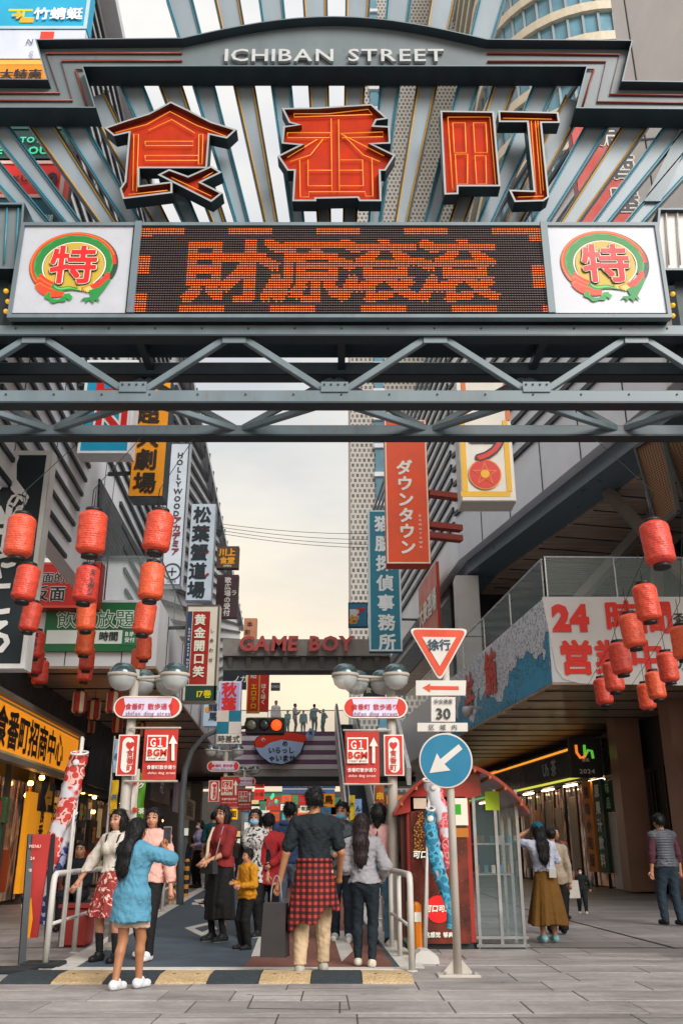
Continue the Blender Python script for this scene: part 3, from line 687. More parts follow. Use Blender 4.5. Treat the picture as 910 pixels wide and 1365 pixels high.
# ================================================================== THE GATE
YG = 10.0
GST = M('gate_steel', '68777e', rough=.42, var=.24, scale=1.5, spec=.5, streak=.3)
GDK = M('gate_dark', '26333a', rough=.45, var=.16, scale=1.5)
GFACE = M('gate_face', '6a7478', rough=.4, var=.12, scale=1.2, streak=.4)
def grime(m, rust='6b5443'):
    t, b, r = mat_nodes(m); tcn = [n for n in t.nodes if n.type == 'TEX_COORD'][0]; mpn = t.nodes.new('ShaderNodeMapping'); mpn.inputs['Scale'].default_value = (2.2, 2.2, .8); t.links.new(tcn.outputs['Object'], mpn.inputs[0])
    n = t.nodes.new('ShaderNodeTexNoise'); n.inputs['Scale'].default_value = 2.4; n.inputs['Detail'].default_value = 9; n.inputs['Roughness'].default_value = .7; t.links.new(mpn.outputs[0], n.inputs['Vector'])
    q = t.nodes.new('ShaderNodeValToRGB'); q.color_ramp.elements[0].position = .58; q.color_ramp.elements[0].color = (0, 0, 0, 1); q.color_ramp.elements[1].position = .74; q.color_ramp.elements[1].color = (.7, .7, .7, 1); t.links.new(n.outputs[0], q.inputs[0])
    x = t.nodes.new('ShaderNodeMixRGB'); t.links.new(q.outputs[0], x.inputs[0]); t.links.new(r.outputs[0], x.inputs[1]); x.inputs[2].default_value = hexc(rust)+(1,); t.links.new(x.outputs[0], b.inputs['Base Color'])
grime(GST); grime(GDK, '3f3a36'); grime(GFACE, '5a5652')
gate = thing('street_gate', 'steel entrance gate spanning the street with sunburst bars and red characters', 'gate', (0, YG, 0))
# box truss
zb = P(455, 528, YG).z; zt = P(455, 440, YG).z; YB = YG+.95
for nm, y, zc, h in (('front_top_chord', YG, zt, .15), ('front_bottom_chord', YG, zb, .17), ('back_bottom_chord', YB, P(455, 573, YB).z, .15), ('back_top_chord', YB, zt-.02, .2)):
    b = MB(); b.box((0, y+.08, zc), (11.2, .17, h), bev=.012); part('truss_chord', b, GST, gate)
    b = MB(); b.box((0, y+.08, zc-h/2-.012), (11.2, .21, .024)); part('chord_flange', b, GDK, gate)
zbb = P(455, 573, YB).z
def diag(a, b_, w=.09): 
    m_ = MB(); m_.beam(a, b_, w, w, bev=.008); part('truss_diagonal', m_, GST, gate)
def mk(px, py, Y, z): p = P(px, py, Y); return Vector((p.x, Y+.08, z))
tops = [45, 312, 580, 848]; bots = [-90, 178, 446, 714, 982]
for k, t in enumerate(tops):
    for bt, sg in ((bots[k], -1), (bots[k+1], 1)): diag(mk(t+sg*8, 450, YG, zt-.06), mk(bt-sg*6, 515, YG, zb+.06))
    m_ = MB(); p = mk(t, 450, YG, zt-.1); m_.box((p.x, YG+.02, zt-.1), (.3, .02, .16)); part('gusset_plate', m_, GST, gate)
apx = [(66, 318, 572, 828)]
for a in apx[0]:
    pb = mk(a, 570, YB, zbb+.03)
    for dx in (-1, 1):
        diag(pb, mk(a+dx*125, 540, YG, zb-.03), .08)
        p2 = mk(a+dx*132, 497, YB, zt-.1); diag(pb, p2, .08)
for bt in (178, 446, 714):
    p = mk(bt, 515, YG, zb+.1); m_ = MB(); m_.box((p.x, YG-.015, zb+.12), (.34, .02, .14)); gp = part('gusset_plate', m_, GST, gate)
    for dx in (-.13, -.045, .045, .13):
        m_ = MB(); m_.lathe([(.014, 0), (.014, .012), (.006, .014)], (p.x+dx, YG-.026, zb+.15), axis=(0, -1, 0), n=6); part('bolt', m_, GDK, gp)
for x in np.arange(-4.8, 4.9, .6):
    for zc_ in (zt, zb):
        m_ = MB(); m_.lathe([(.013, 0), (.013, .012), (.005, .014)], (x, YG-.006, zc_+.02), axis=(0, -1, 0), n=6); part('bolt', m_, GDK, gate)
for x in (-5.3, -2.65, 0, 2.65, 5.3):
    m_ = MB(); m_.beam((x, YG+.1, zt), (x, YB, zt), .1, .1); part('truss_tie', m_, GDK, gate)
m_ = MB(); m_.box((0, YG+.55, zt+.13), (11, .7, .02)); part('catwalk', m_, GDK, gate)
for sx in (-1, 1):
    m_ = MB(); m_.box((sx*5.45, YG+.5, 4.5), (.7, .9, 9.0), bev=.02); part('pillar', m_, GST, gate)
    m_ = MB(); m_.box((sx*4.72, YG+.32, 8.2), (.5, .25, 1.9)); part('pillar_panel', m_, GDK, gate)
    for py in ((388, 402, 415) if sx < 0 else (392, 407, 421)):
        m_ = MB(); m_.lathe([(.001, -.035), (.026, -.022), (.035, 0), (.026, .022), (.001, .035)], P((11, 8.5, 6)[py % 3] if sx < 0 else 896, py, YG-.0), n=10); part('bulb', m_, M('bulb_yellow', 'e0a51c', rough=.25, emit=.25), gate, smooth=True)

# trays: open-front steel boxes traced as outlines in the plane of the gate
def area2(p): return sum(p[i].x*p[(i+1) % len(p)].z-p[(i+1) % len(p)].x*p[i].z for i in range(len(p)))
def inset(p, d):
    n = len(p); ou = []
    s = 1 if area2(p) > 0 else -1
    for i in range(n):
        a, b_, c_ = p[i-1], p[i], p[(i+1) % n]
        e1 = Vector((b_.x-a.x, b_.z-a.z)).normalized(); e2 = Vector((c_.x-b_.x, c_.z-b_.z)).normalized()
        n1 = Vector((-e1.y, e1.x))*s; n2 = Vector((-e2.y, e2.x))*s; m_ = n1+n2
        if m_.length < .2: m_ = n1
        m_.normalize(); k = d/max(.35, m_.dot(n1)); ou.append(Vector((b_.x+m_.x*k, b_.y, b_.z+m_.y*k)))
    return ou
def tray(nm, pxs, Y, depth, recess, rim, wall, face, parent, rimmat=None):
    """front outline in pixels at depth Y; walls run back by depth, the face sits recess behind the rim"""
    out_ = [P(a, b_, Y) for a, b_ in pxs]; inn = inset(out_, rim); n = len(out_); b = MB()
    back = [p+Vector((0, depth, 0)) for p in out_]; deep = [p+Vector((0, recess, 0)) for p in inn]
    vs = out_+inn+back+deep; fs = []; ms = []
    for i in range(n):
        j = (i+1) % n
        fs.append((i, j, n+j, n+i)); ms.append(1)                       # rim
        fs.append((i, 2*n+i, 2*n+j, j)); ms.append(0)                   # outer wall
        fs.append((n+i, n+j, 3*n+j, 3*n+i)); ms.append(2)               # inner wall
    fs.append(tuple(range(2*n, 3*n))); ms.append(0)
    b.v = [tuple(v) for v in vs]; b.f = fs; b.m = ms
    part(nm, b, [wall, rimmat or M('letter_rim', '9aa0a0', rough=.4), M('tray_inner_'+face.name, hexc('5a2a20') if 'red' in face.name else hexc('2c3a41'), rough=.5)], parent, fix=False)
    b = MB(); b.v = [tuple(v) for v in deep]; b.f = [tuple(range(n))]; b.m = [0]
    return part(nm+'_face', b, face, parent, fix=False)
def neon(pxs, Y, r, mat, parent, nm='neon_tube'):
    b = MB(); b.tube([P(a, c_, Y) for a, c_ in pxs], r, n=6); return part(nm, b, mat, parent, smooth=True)
ORN = M('neon_orange', 'd98a2e', rough=.3, emit=.25, var=.05); REDN = M('neon_red', '8e3b2c', rough=.35, var=.1)
BLU = M('tube_blue', '3f8ba0', rough=.3, var=.08); YEL = M('tube_yellow', 'c8952c', rough=.3, var=.08)
# arch band
arc = []
for k in range(17):
    t = k/16; x = 243+(649-243)*t; y = 50-29.5*math.sin(math.pi*t)**1.0 if True else 0; arc.append((x, y+1.5*t))
outer = [(-60, 104), (62, 105), (47, 52)]+arc+[(843, 53), (830, 107), (975, 109)]
inner = [(975, 146), (767, 144), (781, 88.5), (660, 88.2), (230, 88.2), (111, 88.5), (128, 143.5), (-60, 143)]
tray('arch_band', outer+inner, YG-.12, .36, .16, .018, GDK, GFACE, gate, rimmat=GST)
YF = YG+.02
for ln in (((243, 71), (62, 71), (80, 124), (-60, 124)), ((243, 81), (82, 81), (97, 134), (-60, 134)), ((111, 93), (101, 93), (116, 142)),
           ((649, 71), (825, 73), (812, 126), (970, 128)), ((649, 82), (807, 82), (795, 136), (970, 138)), ((781, 93), (791, 93), (776, 142))):
    neon(ln, YF, .016, REDN, gate, 'trim_tube')
letters(gate, 'ICHIBAN STREET', P(445, 76.5, YF), 30/ppm(P(445, 76, YF)), M('letter_white', 'b9bcbc', rough=.4), nm='arch_letter', bold=.012, depth=.05, squeeze=1.18)
# sunburst
cx_, cy_ = 450, 748
YS = YG+.3
bars = [(58, 'b'), (100, 'b'), (146, 'o'), (179, 'b'), (216, 'o'), (256, 'b'), (293, 'o'), (324, 'b'), (362, 'o'), (397, 'b'), (432, 'o'), (466, 'o'), (499, 'b'), (534, 'o'), (573, 'b'), (607, 'o'), (645, 'b'), (681, 'o'), (717, 'b'), (756, 'o'), (798, 'b'), (842, 'b')]
BARG = M('bar_grey', '88949c', rough=.38, var=.14, scale=1.5, streak=.25)
cpt = P(cx_, cy_, YS)
for i, (bx, kd) in enumerate(bars):
    p0 = P(bx, 300, YS); d = Vector((p0.x-cpt.x, 0, p0.z-cpt.z)); r0 = d.length; d.normalize(); sd_ = Vector((d.z, 0, -d.x))
    top = 0
    if 315 < bx < 580: r1 = (P(455, -8, YS)-P(455, 748, YS)).length*1.035
    else:
        r1 = r0
        while True:
            q = cpt+d*r1; lim = P(455, 92, YS).z if abs(q.x-P(446, 100, YS).x) < 3.55 else P(455, 148, YS).z
            if q.z > lim+.1: break
            r1 += .05
    ro = r0-.25; ha = .0190 if i not in (0, 1, 20, 21) else .0155
    a0, a1 = cpt+d*ro, cpt+d*r1
    w0, w1 = ha*ro*1.05, ha*r1*1.12
    b = MB(); b.prism([a0-sd_*w0, a0+sd_*w0, a1+sd_*w1, a1-sd_*w1], (0, .12, 0)); bo = part('sunburst_bar', b, BARG, gate)
    tm = BLU if kd == 'b' else YEL
    for s in (-1, 1):
        b = MB(); b.prism([a0+sd_*s*w0, a0+sd_*s*(w0-.018), a1+sd_*s*(w1-.018), a1+sd_*s*w1], (0, -.05, 0)); part('edge_strip', b, GDK if kd != 'b' else M('edge_teal', '2f6474', rough=.4), bo)
        b = MB(); b.tube([a0+sd_*s*(w0-.035)+Vector((0, -.02, 0)), a1+sd_*s*(w1-.035)+Vector((0, -.02, 0))], .011, n=6); part('edge_tube', b, tm, bo)
    if 315 < bx < 580:
        b = MB(); b.tube([a1-sd_*(w1-.035)+Vector((0, -.02, 0))-d*.03, a1+sd_*(w1-.035)+Vector((0, -.02, 0))-d*.03], .011, n=6); part('edge_tube', b, tm, bo)
# big characters
REDF = M('red_letter_face', 'b03218', rough=.75, var=.18, scale=3, spec=.12)
def zz(pts, ox, oy, s=4.55): return [(ox+a/s, oy+b_/s) for a, b_ in pts]
YL = YG-.16
L1a = zz([(40, 320), (180, 272), (310, 232), (445, 160), (560, 215), (690, 282), (845, 330), (785, 385), (680, 362), (665, 565), (255, 565), (255, 670), (455, 645), (455, 715), (155, 752), (135, 690), (165, 645), (190, 350), (100, 370)], 130, 100)
L1b = zz([(365, 605), (435, 570), (550, 612), (690, 550), (755, 590), (630, 650), (760, 715), (690, 770)], 130, 100)
L2 = zz([(115, 200), (330, 196), (660, 175), (760, 265), (690, 275), (675, 305), (770, 310), (775, 415), (670, 420), (805, 485), (745, 580), (715, 580), (720, 765), (585, 765), (575, 745), (325, 750), (325, 765), (180, 765), (190, 580), (150, 580), (90, 490), (220, 425), (115, 415), (125, 310), (205, 300), (160, 290)], 350, 100)
L3a = zz([(75, 215), (400, 220), (440, 675), (185, 675), (185, 722), (100, 725)], 570, 100)
L3b = zz([(425, 215), (790, 225), (800, 290), (690, 290), (735, 740), (700, 765), (525, 770), (490, 695), (640, 700), (600, 285), (430, 285)], 570, 100)
def charset(trs, lines, ox, oy):
    for t in trs: tray('character', t, YL, .21, .10, .026, GDK, REDF, gate)
    for ln in lines: neon(zz(ln, ox, oy), YL+.06, .0065, ORN, gate)
charset((L1a, L1b), [[(110, 350), (300, 300), (440, 222), (600, 305), (780, 372)], [(215, 700), (222, 360), (250, 360), (238, 705)], [(290, 402), (580, 402), (580, 428), (290, 428), (290, 402)], [(290, 488), (610, 488), (610, 518), (290, 518), (290, 488)], [(615, 360), (640, 360), (635, 540), (612, 540), (615, 360)], [(310, 335), (450, 270), (590, 352)], [(190, 725), (425, 700)], [(450, 622), (690, 735)], [(640, 625), (700, 590)]], 130, 100)
charset((L2,), [[(190, 235), (400, 235), (640, 208), (665, 240), (190, 255), (190, 235)], [(150, 350), (410, 350), (405, 380), (150, 380), (150, 350)], [(470, 355), (730, 345), (730, 375), (480, 380)], [(150, 500), (330, 390)], [(165, 525), (290, 485), (365, 390)], [(735, 490), (480, 360)], [(710, 525), (610, 485), (490, 365)], [(415, 265), (420, 700)], [(460, 270), (465, 700)], [(225, 515), (228, 740), (280, 740), (280, 708), (620, 708), (625, 735), (668, 735), (662, 510)], [(275, 515), (275, 672), (420, 672)], [(465, 672), (610, 672), (605, 515), (470, 515)], [(275, 578), (420, 578)], [(465, 578), (605, 578)]], 350, 100)
charset((L3a, L3b), [[(120, 255), (375, 255), (410, 670)], [(120, 255), (150, 690)], [(150, 290), (225, 290), (232, 470), (160, 470), (150, 290)], [(275, 290), (350, 290), (360, 470), (285, 470), (275, 290)], [(165, 480), (240, 480), (240, 660), (175, 660), (165, 480)], [(285, 490), (350, 490), (355, 660), (295, 660), (285, 490)], [(455, 262), (750, 268)], [(625, 280), (655, 720)], [(650, 280), (685, 720)], [(665, 280), (700, 700)], [(545, 740), (700, 735)]], 570, 100)
# LED board between two white emblem panels
YBd = YG-.1
plB = YP(YBd)
cB, hwB, hhB = rect_on(plB, 24, 300, 881, 418)
b = MB(); b.box((cB.x, YBd+.19, cB.z), (2*hwB+.08, .36, 2*hhB+.10), bev=.015); part('board_casing', b, GDK, gate)
b = MB(); frame(b, plB, 19, 296, 886, 423, .05, off=.05, thick=.1); part('board_frame', b, GST, gate)
cl_, hwl, hhl = rect_on(plB, 182.5, 304, 725, 417, .02)
for px in (180.5, 728.5):
    b = MB(); x = plB.at(px, 360).x; b.box((x, YBd-.03, cB.z), (.09, .07, 2*hhB+.04)); part('board_mullion', b, GST, gate)
b = MB(); b.box((cl_.x, YBd-.005, cl_.z), (2*hwl, .02, 2*hhl)); part('screen', b, M('led_black', '3a2e30', rough=.5), gate)
NX, NY = 164, 36
gx = np.linspace(-hwl+.02, hwl-.02, NX); gz = np.linspace(-hhl+.02, hhl-.02, NY)
XX, ZZ = np.meshgrid(gx, gz, indexing='ij'); lit = np.zeros(XX.shape, bool)
tm_ = MB()
for ch, px in zip('財源滾滾', (300, 400, 502, 608)):
    p = plB.at(px, 362); text_pts(tm_, ch, (p.x-cl_.x, 0, p.z-cl_.z), 106/ppm(p), (1, 0, 0), (0, 0, 1), (0, -1, 0), bold=.028, squeeze=1.08)
V_ = np.array(tm_.v)
for f_ in tm_.f:
    for k in range(1, len(f_)-1):
        a, b2, c2 = V_[f_[0]][[0, 2]], V_[f_[k]][[0, 2]], V_[f_[k+1]][[0, 2]]
        mnx, mxx = min(a[0], b2[0], c2[0]), max(a[0], b2[0], c2[0]); ii = np.where((gx >= mnx) & (gx <= mxx))[0]
        if not len(ii): continue
        s = slice(ii[0], ii[-1]+1); x, y_ = XX[s], ZZ[s]
        d1 = (x-b2[0])*(a[1]-b2[1])-(a[0]-b2[0])*(y_-b2[1]); d2 = (x-c2[0])*(b2[1]-c2[1])-(b2[0]-c2[0])*(y_-c2[1]); d3 = (x-a[0])*(c2[1]-a[1])-(c2[0]-a[0])*(y_-a[1])
        neg = (d1 < 0) | (d2 < 0) | (d3 < 0); pos = (d1 > 0) | (d2 > 0) | (d3 > 0); lit[s] |= ~(neg & pos)
for i in range(NX):
    if (i//18+0) % 2 == 0: lit[i, -3:] = True
    if (i//18) % 2 == 1: lit[i, :3] = True
for j in range(NY):
    if (j//10) % 2 == 1: lit[-5:, j] = True
    if (j//8) % 2 == 0: lit[:5, j] = True
for flag, nm, mt in ((True, 'lit_led', M('led_on', 'e8621c', emit=.75, var=.3, scale=30)), (False, 'unlit_led', M('led_off', '86706c', rough=.5))):
    b = MB()
    for i, j in np.argwhere(lit == flag):
        x, z_ = cl_.x+gx[i], cl_.z+gz[j]; r_ = .0105 if flag else .0085; y_ = YBd-.024
        b.v += [(x-r_, y_, z_-r_*.8), (x+r_, y_, z_-r_*.8), (x+r_, y_, z_+r_*.8), (x-r_, y_, z_+r_*.8)]; k = len(b.v)-4; b.f.append((k, k+1, k+2, k+3)); b.m.append(0)
    part(nm, b, mt, gate, kind='stuff', fix=False)
b = MB()
for j in range(NY+1):                      # shade louvres of the screen
    z_ = cl_.z-hhl+.003+(2*hhl-.006)*j/NY; b.box((cl_.x, YBd-.028, z_), (2*hwl-.02, .024, .006))
part('screen_louvre', b, M('led_louvre', '3a3236', rough=.6), gate, kind='stuff', fix=False)
# emblem panels
WP = M('panel_vinyl', 'b9bcc4', rough=.3, var=.05)
def emblem(x0, x1, cx, cy, top=304):
    b = MB(); panel(b, plB, x0, 301, x1, 417, off=.02, thick=.03); pn = part('emblem_panel', b, WP, gate)
    c = plB.at(cx, cy, .03); s = 1/ppm(c)
    def disc(r, col, dy, n=40, ell=1.0, nm='emblem_disc'):
        b = MB(); b.v = [(c.x+r*s*math.cos(2*math.pi*k/n), c.y-dy, c.z+r*s*ell*math.sin(2*math.pi*k/n)) for k in range(n)]; b.f = [tuple(range(n))]; b.m = [0]; part(nm, b, ink(col), pn, fix=False)
    def ring(r0f, r1f, a0, a1, col, dy, n=80, jag=0, nm='dragon_body'):
        b = MB(); 
        for k in range(n+1):
            t = k/n; a = R(a0+(a1-a0)*t); j_ = jag*(1 if k % 2 else 0)
            for rr in (r0f(t), r1f(t)+j_): b.v.append((c.x+rr*s*1.06*math.cos(a), c.y-dy, c.z+rr*s*.94*math.sin(a)))
        for k in range(n): b.f.append((2*k, 2*k+1, 2*k+3, 2*k+2)); b.m.append(0)
        part(nm, b, ink(col), pn, fix=False)
    e = .0006
    ring(lambda t: 39, lambda t: 54.5+2.5*math.sin(math.pi*t), -24, 236, '20382a', e, nm='dragon_outline')
    disc(39.5, 'a8924c', e*2)
    ring(lambda t: 38.6, lambda t: 40.2, 0, 360, 'c8c4b4', e*4, nm='emblem_ring'); ring(lambda t: 40.2, lambda t: 41, 0, 360, '2a3a30', e*4, nm='emblem_ring')
    ring(lambda t: 41, lambda t: 47.5+4*math.sin(math.pi*t), -22, 234, '2a6e3a', e*5)
    ring(lambda t: 46+4*math.sin(math.pi*t)+.8*math.sin(70*t), lambda t: 48+4*math.sin(math.pi*t), -20, 232, '45854c', e*6, n=160, nm='dragon_scale_band')
    ring(lambda t: 48+4*math.sin(math.pi*t), lambda t: 51.5+3.5*math.sin(math.pi*t), 2, 236, 'b23a28', e*7, n=150, jag=2.6, nm='dragon_mane')
    ring(lambda t: 51+3*math.sin(math.pi*t), lambda t: 52+3.5*math.sin(math.pi*t), 20, 225, 'd06a3c', e*8, n=110, jag=1.6, nm='dragon_mane')
    for k in range(7):
        ring(lambda t, k=k: 41+1.5*k-6*t, lambda t, k=k: 43.5+2.2*k+4*math.sin(math.pi*t)-5*t, 200+3*k, 236+4*k, ('c4482a', 'a83524', 'd5663a')[k % 3], e*(9+.3*k), jag=1.5, n=40, nm='dragon_whisker')
    ring(lambda t: 37+2*math.sin(9*t), lambda t: 43+2.5*math.sin(8*t), 234, 296, '2c7340', e*12, jag=1, nm='dragon_belly')
    ring(lambda t: 38.5+2*math.sin(9*t), lambda t: 41+2*math.sin(8*t), 238, 290, '6aa868', e*13, nm='dragon_belly')
    for k in range(5):
        ring(lambda t, k=k: 36+1.5*k, lambda t, k=k: 41+2*k-3*t, 282+3*k, 306+3*k, ('b09540', 'b8a870', '94702c')[k % 3], e*(14+.4*k), jag=2, n=24, nm='dragon_face')
    ring(lambda t: 41+3*t, lambda t: 46+7*math.sin(math.pi*t), 304, 345, 'b23a28', e*17, jag=2, nm='dragon_mane')
    def blob(q, col, d_, nm='dragon_claw'):
        b = MB(); b.v = [(c.x+x_*s, c.y-d_, c.z+z_*s) for x_, z_ in q]; b.f = [tuple(range(len(q)))]; b.m = [0]; part(nm, b, ink(col), pn, fix=False)
    for cx_, cz_, a0, a1, r0_, r1_ in ((-17, -47, 150, 375, 8, 14),):
        b = MB(); n_ = 24
        for k in range(n_+1):
            a_ = R(a0+(a1-a0)*k/n_)
            for rr in (r0_, r1_-1.5*math.sin(k)): b.v.append((c.x+(cx_+rr*1.1*math.cos(a_))*s, c.y-e*15, c.z+(cz_+rr*.8*math.sin(a_))*s))
        for k in range(n_): b.f.append((2*k, 2*k+1, 2*k+3, 2*k+2)); b.m.append(0)
        part('dragon_tail', b, ink('2f7f42'), pn, fix=False)
    blob([(24, -40), (28, -50), (18, -51), (14, -56), (20, -54), (22, -59), (26, -54), (32, -60), (33, -54), (40, -57), (37, -50), (44, -38), (52, -22), (47, -22), (38, -34)], '2c7340', e*18)
    blob([(-2, -44), (4, -50), (0, -55), (-6, -50), (-12, -54), (-9, -47)], '35884a', e*18)
    for col, bo, dy in (('2a2426', .055, e*22), ('c8c4b4', .042, e*36), ('c23222', .018, e*50)):
        b = MB(); text_pts(b, '特', c+Vector((0, -dy, 0)), 62*s, (1, 0, 0), (0, 0, 1), (0, -1, 0), bold=bo, squeeze=1.05); part('emblem_character', b, ink(col), pn, fix=False)
emblem(25.5, 172.5, 99, 354); emblem(732.5, 880.5, 806, 352)
# end boxes
for (x0, x1, y0, y1, mt, tm) in ((-30, 33, 270, 358, GFACE, BLU), (877, 945, 277, 360, M('panel_white', 'c9c6c2'), M('panel_white'))):
    pxs = [(x0, y0), (x1, y0), (x1-(6 if x0 < 0 else -8), y1), (x0-6, y1)]
    tray('end_box', pxs, YG-.05, .35, .08, .03, GDK, mt, gate, rimmat=GST)
    for k in range(4):
        xx = x0+10+k*15; neon([(xx, y0+7), (xx-4 if x0 < 0 else xx+4, y1-7)], YG+.0, .012, tm, gate)
# slanting fin at the right end of the arch
for q in (((905, 172), (925, 172), (880, 268), (858, 268)),):
    b = MB(); b.prism([P(a, c_, YG+.25) for a, c_ in q], (0, .2, 0)); part('end_fin', b, GST, gate)
# ================================================================== SIGNS ABOVE THE STREET (left side)
V = dict(vertical=True)
def vt(**k): d = dict(vertical=True); d.update(k); return d
# stack of billboards at top left
tw = thing('billboard_stack', 'tall stack of colourful billboards seen behind the arch, top corner', 'billboard', (-4.9, 11.4, 0))
pT = YP(11.4)
def bb(x0, y0, x1, y1, col, items=(), strips=(), border=None):
    b = MB(); panel(b, pT, x0, y0, x1, y1, thick=.25); p = part('billboard_panel', b, ink(col), tw)
    for k, s in enumerate(strips):
        b = MB(); panel(b, pT, *s[:4], off=.006+.003*k, thick=.004); part('colour_field', b, ink(s[4]), p)
    if border: b = MB(); frame(b, pT, x0, y0, x1, y1, .06, off=.02, thick=.02); part('border', b, ink(border), p)
    by = list(items)
    if by: lettering(p, pT, by, off=.03)
bb(-20, -14, 119, 38, '1f8fae', [('竹蜻蜓', 78, 18, 22, 'e6f2f4', dict(bold=.03)), ('￫', 30, 20, 26, 'd9a23a', dict(bold=.05))], [(12, 12, 44, 15, 'd9b23a'), (30, 13, 33, 26, 'd9b23a'), (27, 23, 45, 30, 'd99a2a')], border='9fb4bd')
bb(-20, 40, 112, 78, 'b7bcc8', [('N', 40, 55, 12, '5a5560', dict(shear=.2)), ('S', 42, 72, 14, '8a8a98', {})], [(54, 42, 72, 54, 'c2483e')])
bb(-20, 80, 66, 106, 'd98332', [('大特売', 28, 99, 19, '22201f', dict(bold=.035))], [(-20, 80, 66, 86, 'e0a060')])
bb(-20, 168, 92, 211, '12302f', [('TOTE', 45, 186, 13, '5fb99a', dict(bold=.03)), ('EVO-OU', 30, 200, 17, '5fd0a0', dict(bold=.03))], border='23403f')
bb(-20, 214, 86, 263, 'c33a33', [('DOKU', 16, 238, 14, '1c1718', dict(bold=.03)), ('20', 62, 238, 28, '201a1a', dict(bold=.05))], border='d8b0a8')
bb(-20, 265, 79, 300, '1d5361', [('お子様', 52, 291, 13, 'c8d4d6', {})])
b = MB(); b.box((P(45, 150, 11.4).x, 11.8, 11.5), (1.2, .25, 6.5)); part('support', b, DARKM, tw)
for z_ in (9, 11, 13):
    b = MB(); b.beam((P(45, 150, 11.4).x, 11.85, z_), (XL(-4.5, 12.3)+.02, 12.3, z_), .12, .12); part('support_arm', b, DARKM, tw)

r = signboard('banner_sign', 'huge black board with white brush calligraphy and white frame behind the lantern column', 13.0, (-75, 601, 51, 891), '1d2529',
    [('人', 12, 638, 70, 'd5d5d2', dict(bold=.035, shear=.15)), ('の', 24, 667, 30, 'd5d5d2', dict(bold=.03)), ('絆', -2, 700, 66, 'd5d5d2', dict(bold=.03)), ('や', 2, 750, 50, 'c9cac8', dict(bold=.03)), ('こ', -4, 796, 56, 'd5d5d2', dict(bold=.02)), ('ろ', -6, 848, 56, 'd5d5d2', dict(bold=.02))], border='c9cac8', bw=.07, thick=.25, sidecol='c3c5c5')
signboard('projecting_sign', 'blue box sign with a big red N and white rim, below the truss', 16.0, (110, 480, 178, 604), '2f86a3',
    [('N', 148, 560, 62, 'e2e4e4', dict(bold=.07)), ('N', 148, 560, 62, 'b5322e', dict(bold=.02, off=.01)), ('L', 142, 508, 50, 'b5322e', dict(bold=.05))], border='d6dadb', thick=.4, sidecol='c4c6c6', arms=-1)
r = signboard('projecting_sign', 'orange vertical theatre sign with four black characters beside the blue box sign', 17.0, (179, 505, 222, 661), 'd98a1c',
    [('超', 199, 551, 30, '26221e', dict(bold=.03)), ('大', 198, 583, 30, '26221e', dict(bold=.03)), ('劇', 195, 612, 31, '26221e', dict(bold=.03)), ('場', 193, 643, 31, '26221e', dict(bold=.03))], thick=.5, sidecol='25333a', arms=-1)
signboard('projecting_sign', 'narrow white vertical sign with black letters down its length and a compass mark', 24.0, (221, 590, 247, 780), 'b3b9c0',
    [('HOLLYWOOD', 238, 645, 10.5, '2a2e33', vt(bold=.03)), ('アカデミア', 235, 714, 11, '6b3238', vt(bold=.05)), ('⊕', 230, 762, 17, '33373c', {}), ('SINCE', 229, 775, 4, '33373c', {})], border='3a4148', thick=.4, bw=.03, arms=-1)
signboard('projecting_sign', 'silver vertical sign with five black brush characters for a crab restaurant', 27.0, (252, 672, 284, 800), 'aab4bc',
    [(ch, 270-i*2.1, 686+i*25, 24, '1d2428', dict(bold=.035)) for i, ch in enumerate('松葉蟹道場')]+[('～', 269, 706+i*30, 20, '7a2a2c', dict(bold=.05, off=-.004)) for i in range(3)], thick=.35, sidecol='8b959c', arms=-1)
signboard('projecting_sign', 'red and white framed vertical sign with five gold-white characters above green strip', 21.0, (245, 806, 290, 936), 'c7c2b6',
    [(ch, 267-i*.6, 826+i*17.3, 15.5, 'e6dcc8', dict(bold=.03)) for i, ch in enumerate('黄金開口笑')]+[('17巻', 271, 925, 11, 'd8c03c', dict(bold=.03)), ('しあわせ', 282, 860, 6, '2a2a2e', vt(pitch=2.2)), ('BOOK CAFE NOVEL', 251, 868, 4.2, 'd8d8d8', vt(pitch=1.1))],
    strips=[(255, 815, 278, 912, '8e2f2a'), (247, 815, 254, 912, '2a3a55'), (247, 914, 289, 934, '1d3a36')], border='55504c', bw=.04, thick=.35, arms=-1)
signboard('projecting_sign', 'small dark and orange sign high on the far left row', 40.0, (289, 728, 318, 757), '4a3a30', [('川上', 303, 736, 11, 'd8902c', dict(bold=.05)), ('食堂', 303, 747, 10, 'd8902c', dict(bold=.05)), ('OPEN', 303, 754, 4, 'e0dcd0')], thick=.4, arms=-1)
signboard('projecting_sign', 'brown vertical sign with white lettering under the small orange sign', 42.0, (288, 766, 317, 823), '3f3034', [('歌広場の受付', 303, 795, 9, 'd4cdc6', vt(bold=.02)), ('ラ', 312, 790, 8, 'c4bdb6')], thick=.4, arms=-1)
signboard('projecting_sign', 'peach coloured small far sign peeping above the concrete beam', 46.0, (325, 824, 342, 852), 'c08a70', [('本', 333, 832, 8, '3c3030'), ('彩', 330, 843, 8, '3c3030')], thick=.4)
signboard('projecting_sign', 'lilac round-edged sign with two red characters', 30.0, (291, 908, 321, 952), 'a9a6cc', [('秋', 306, 919, 20, 'c23b3b', dict(bold=.04)), ('葉', 305, 939, 20, 'c23b3b', dict(bold=.04))], thick=.3, border='c9c8e0', bw=.06)
signboard('projecting_sign', 'pale blue sign with dark characters and orange dot', 29.0, (272, 920, 291, 968), 'a8bcd8', [('龍', 284, 942, 12, '2a2e3c', dict(bold=.03)), ('馬', 284, 955, 12, '2a2e3c', dict(bold=.03)), ('●', 277, 946, 10, 'd9892c')], thick=.3)
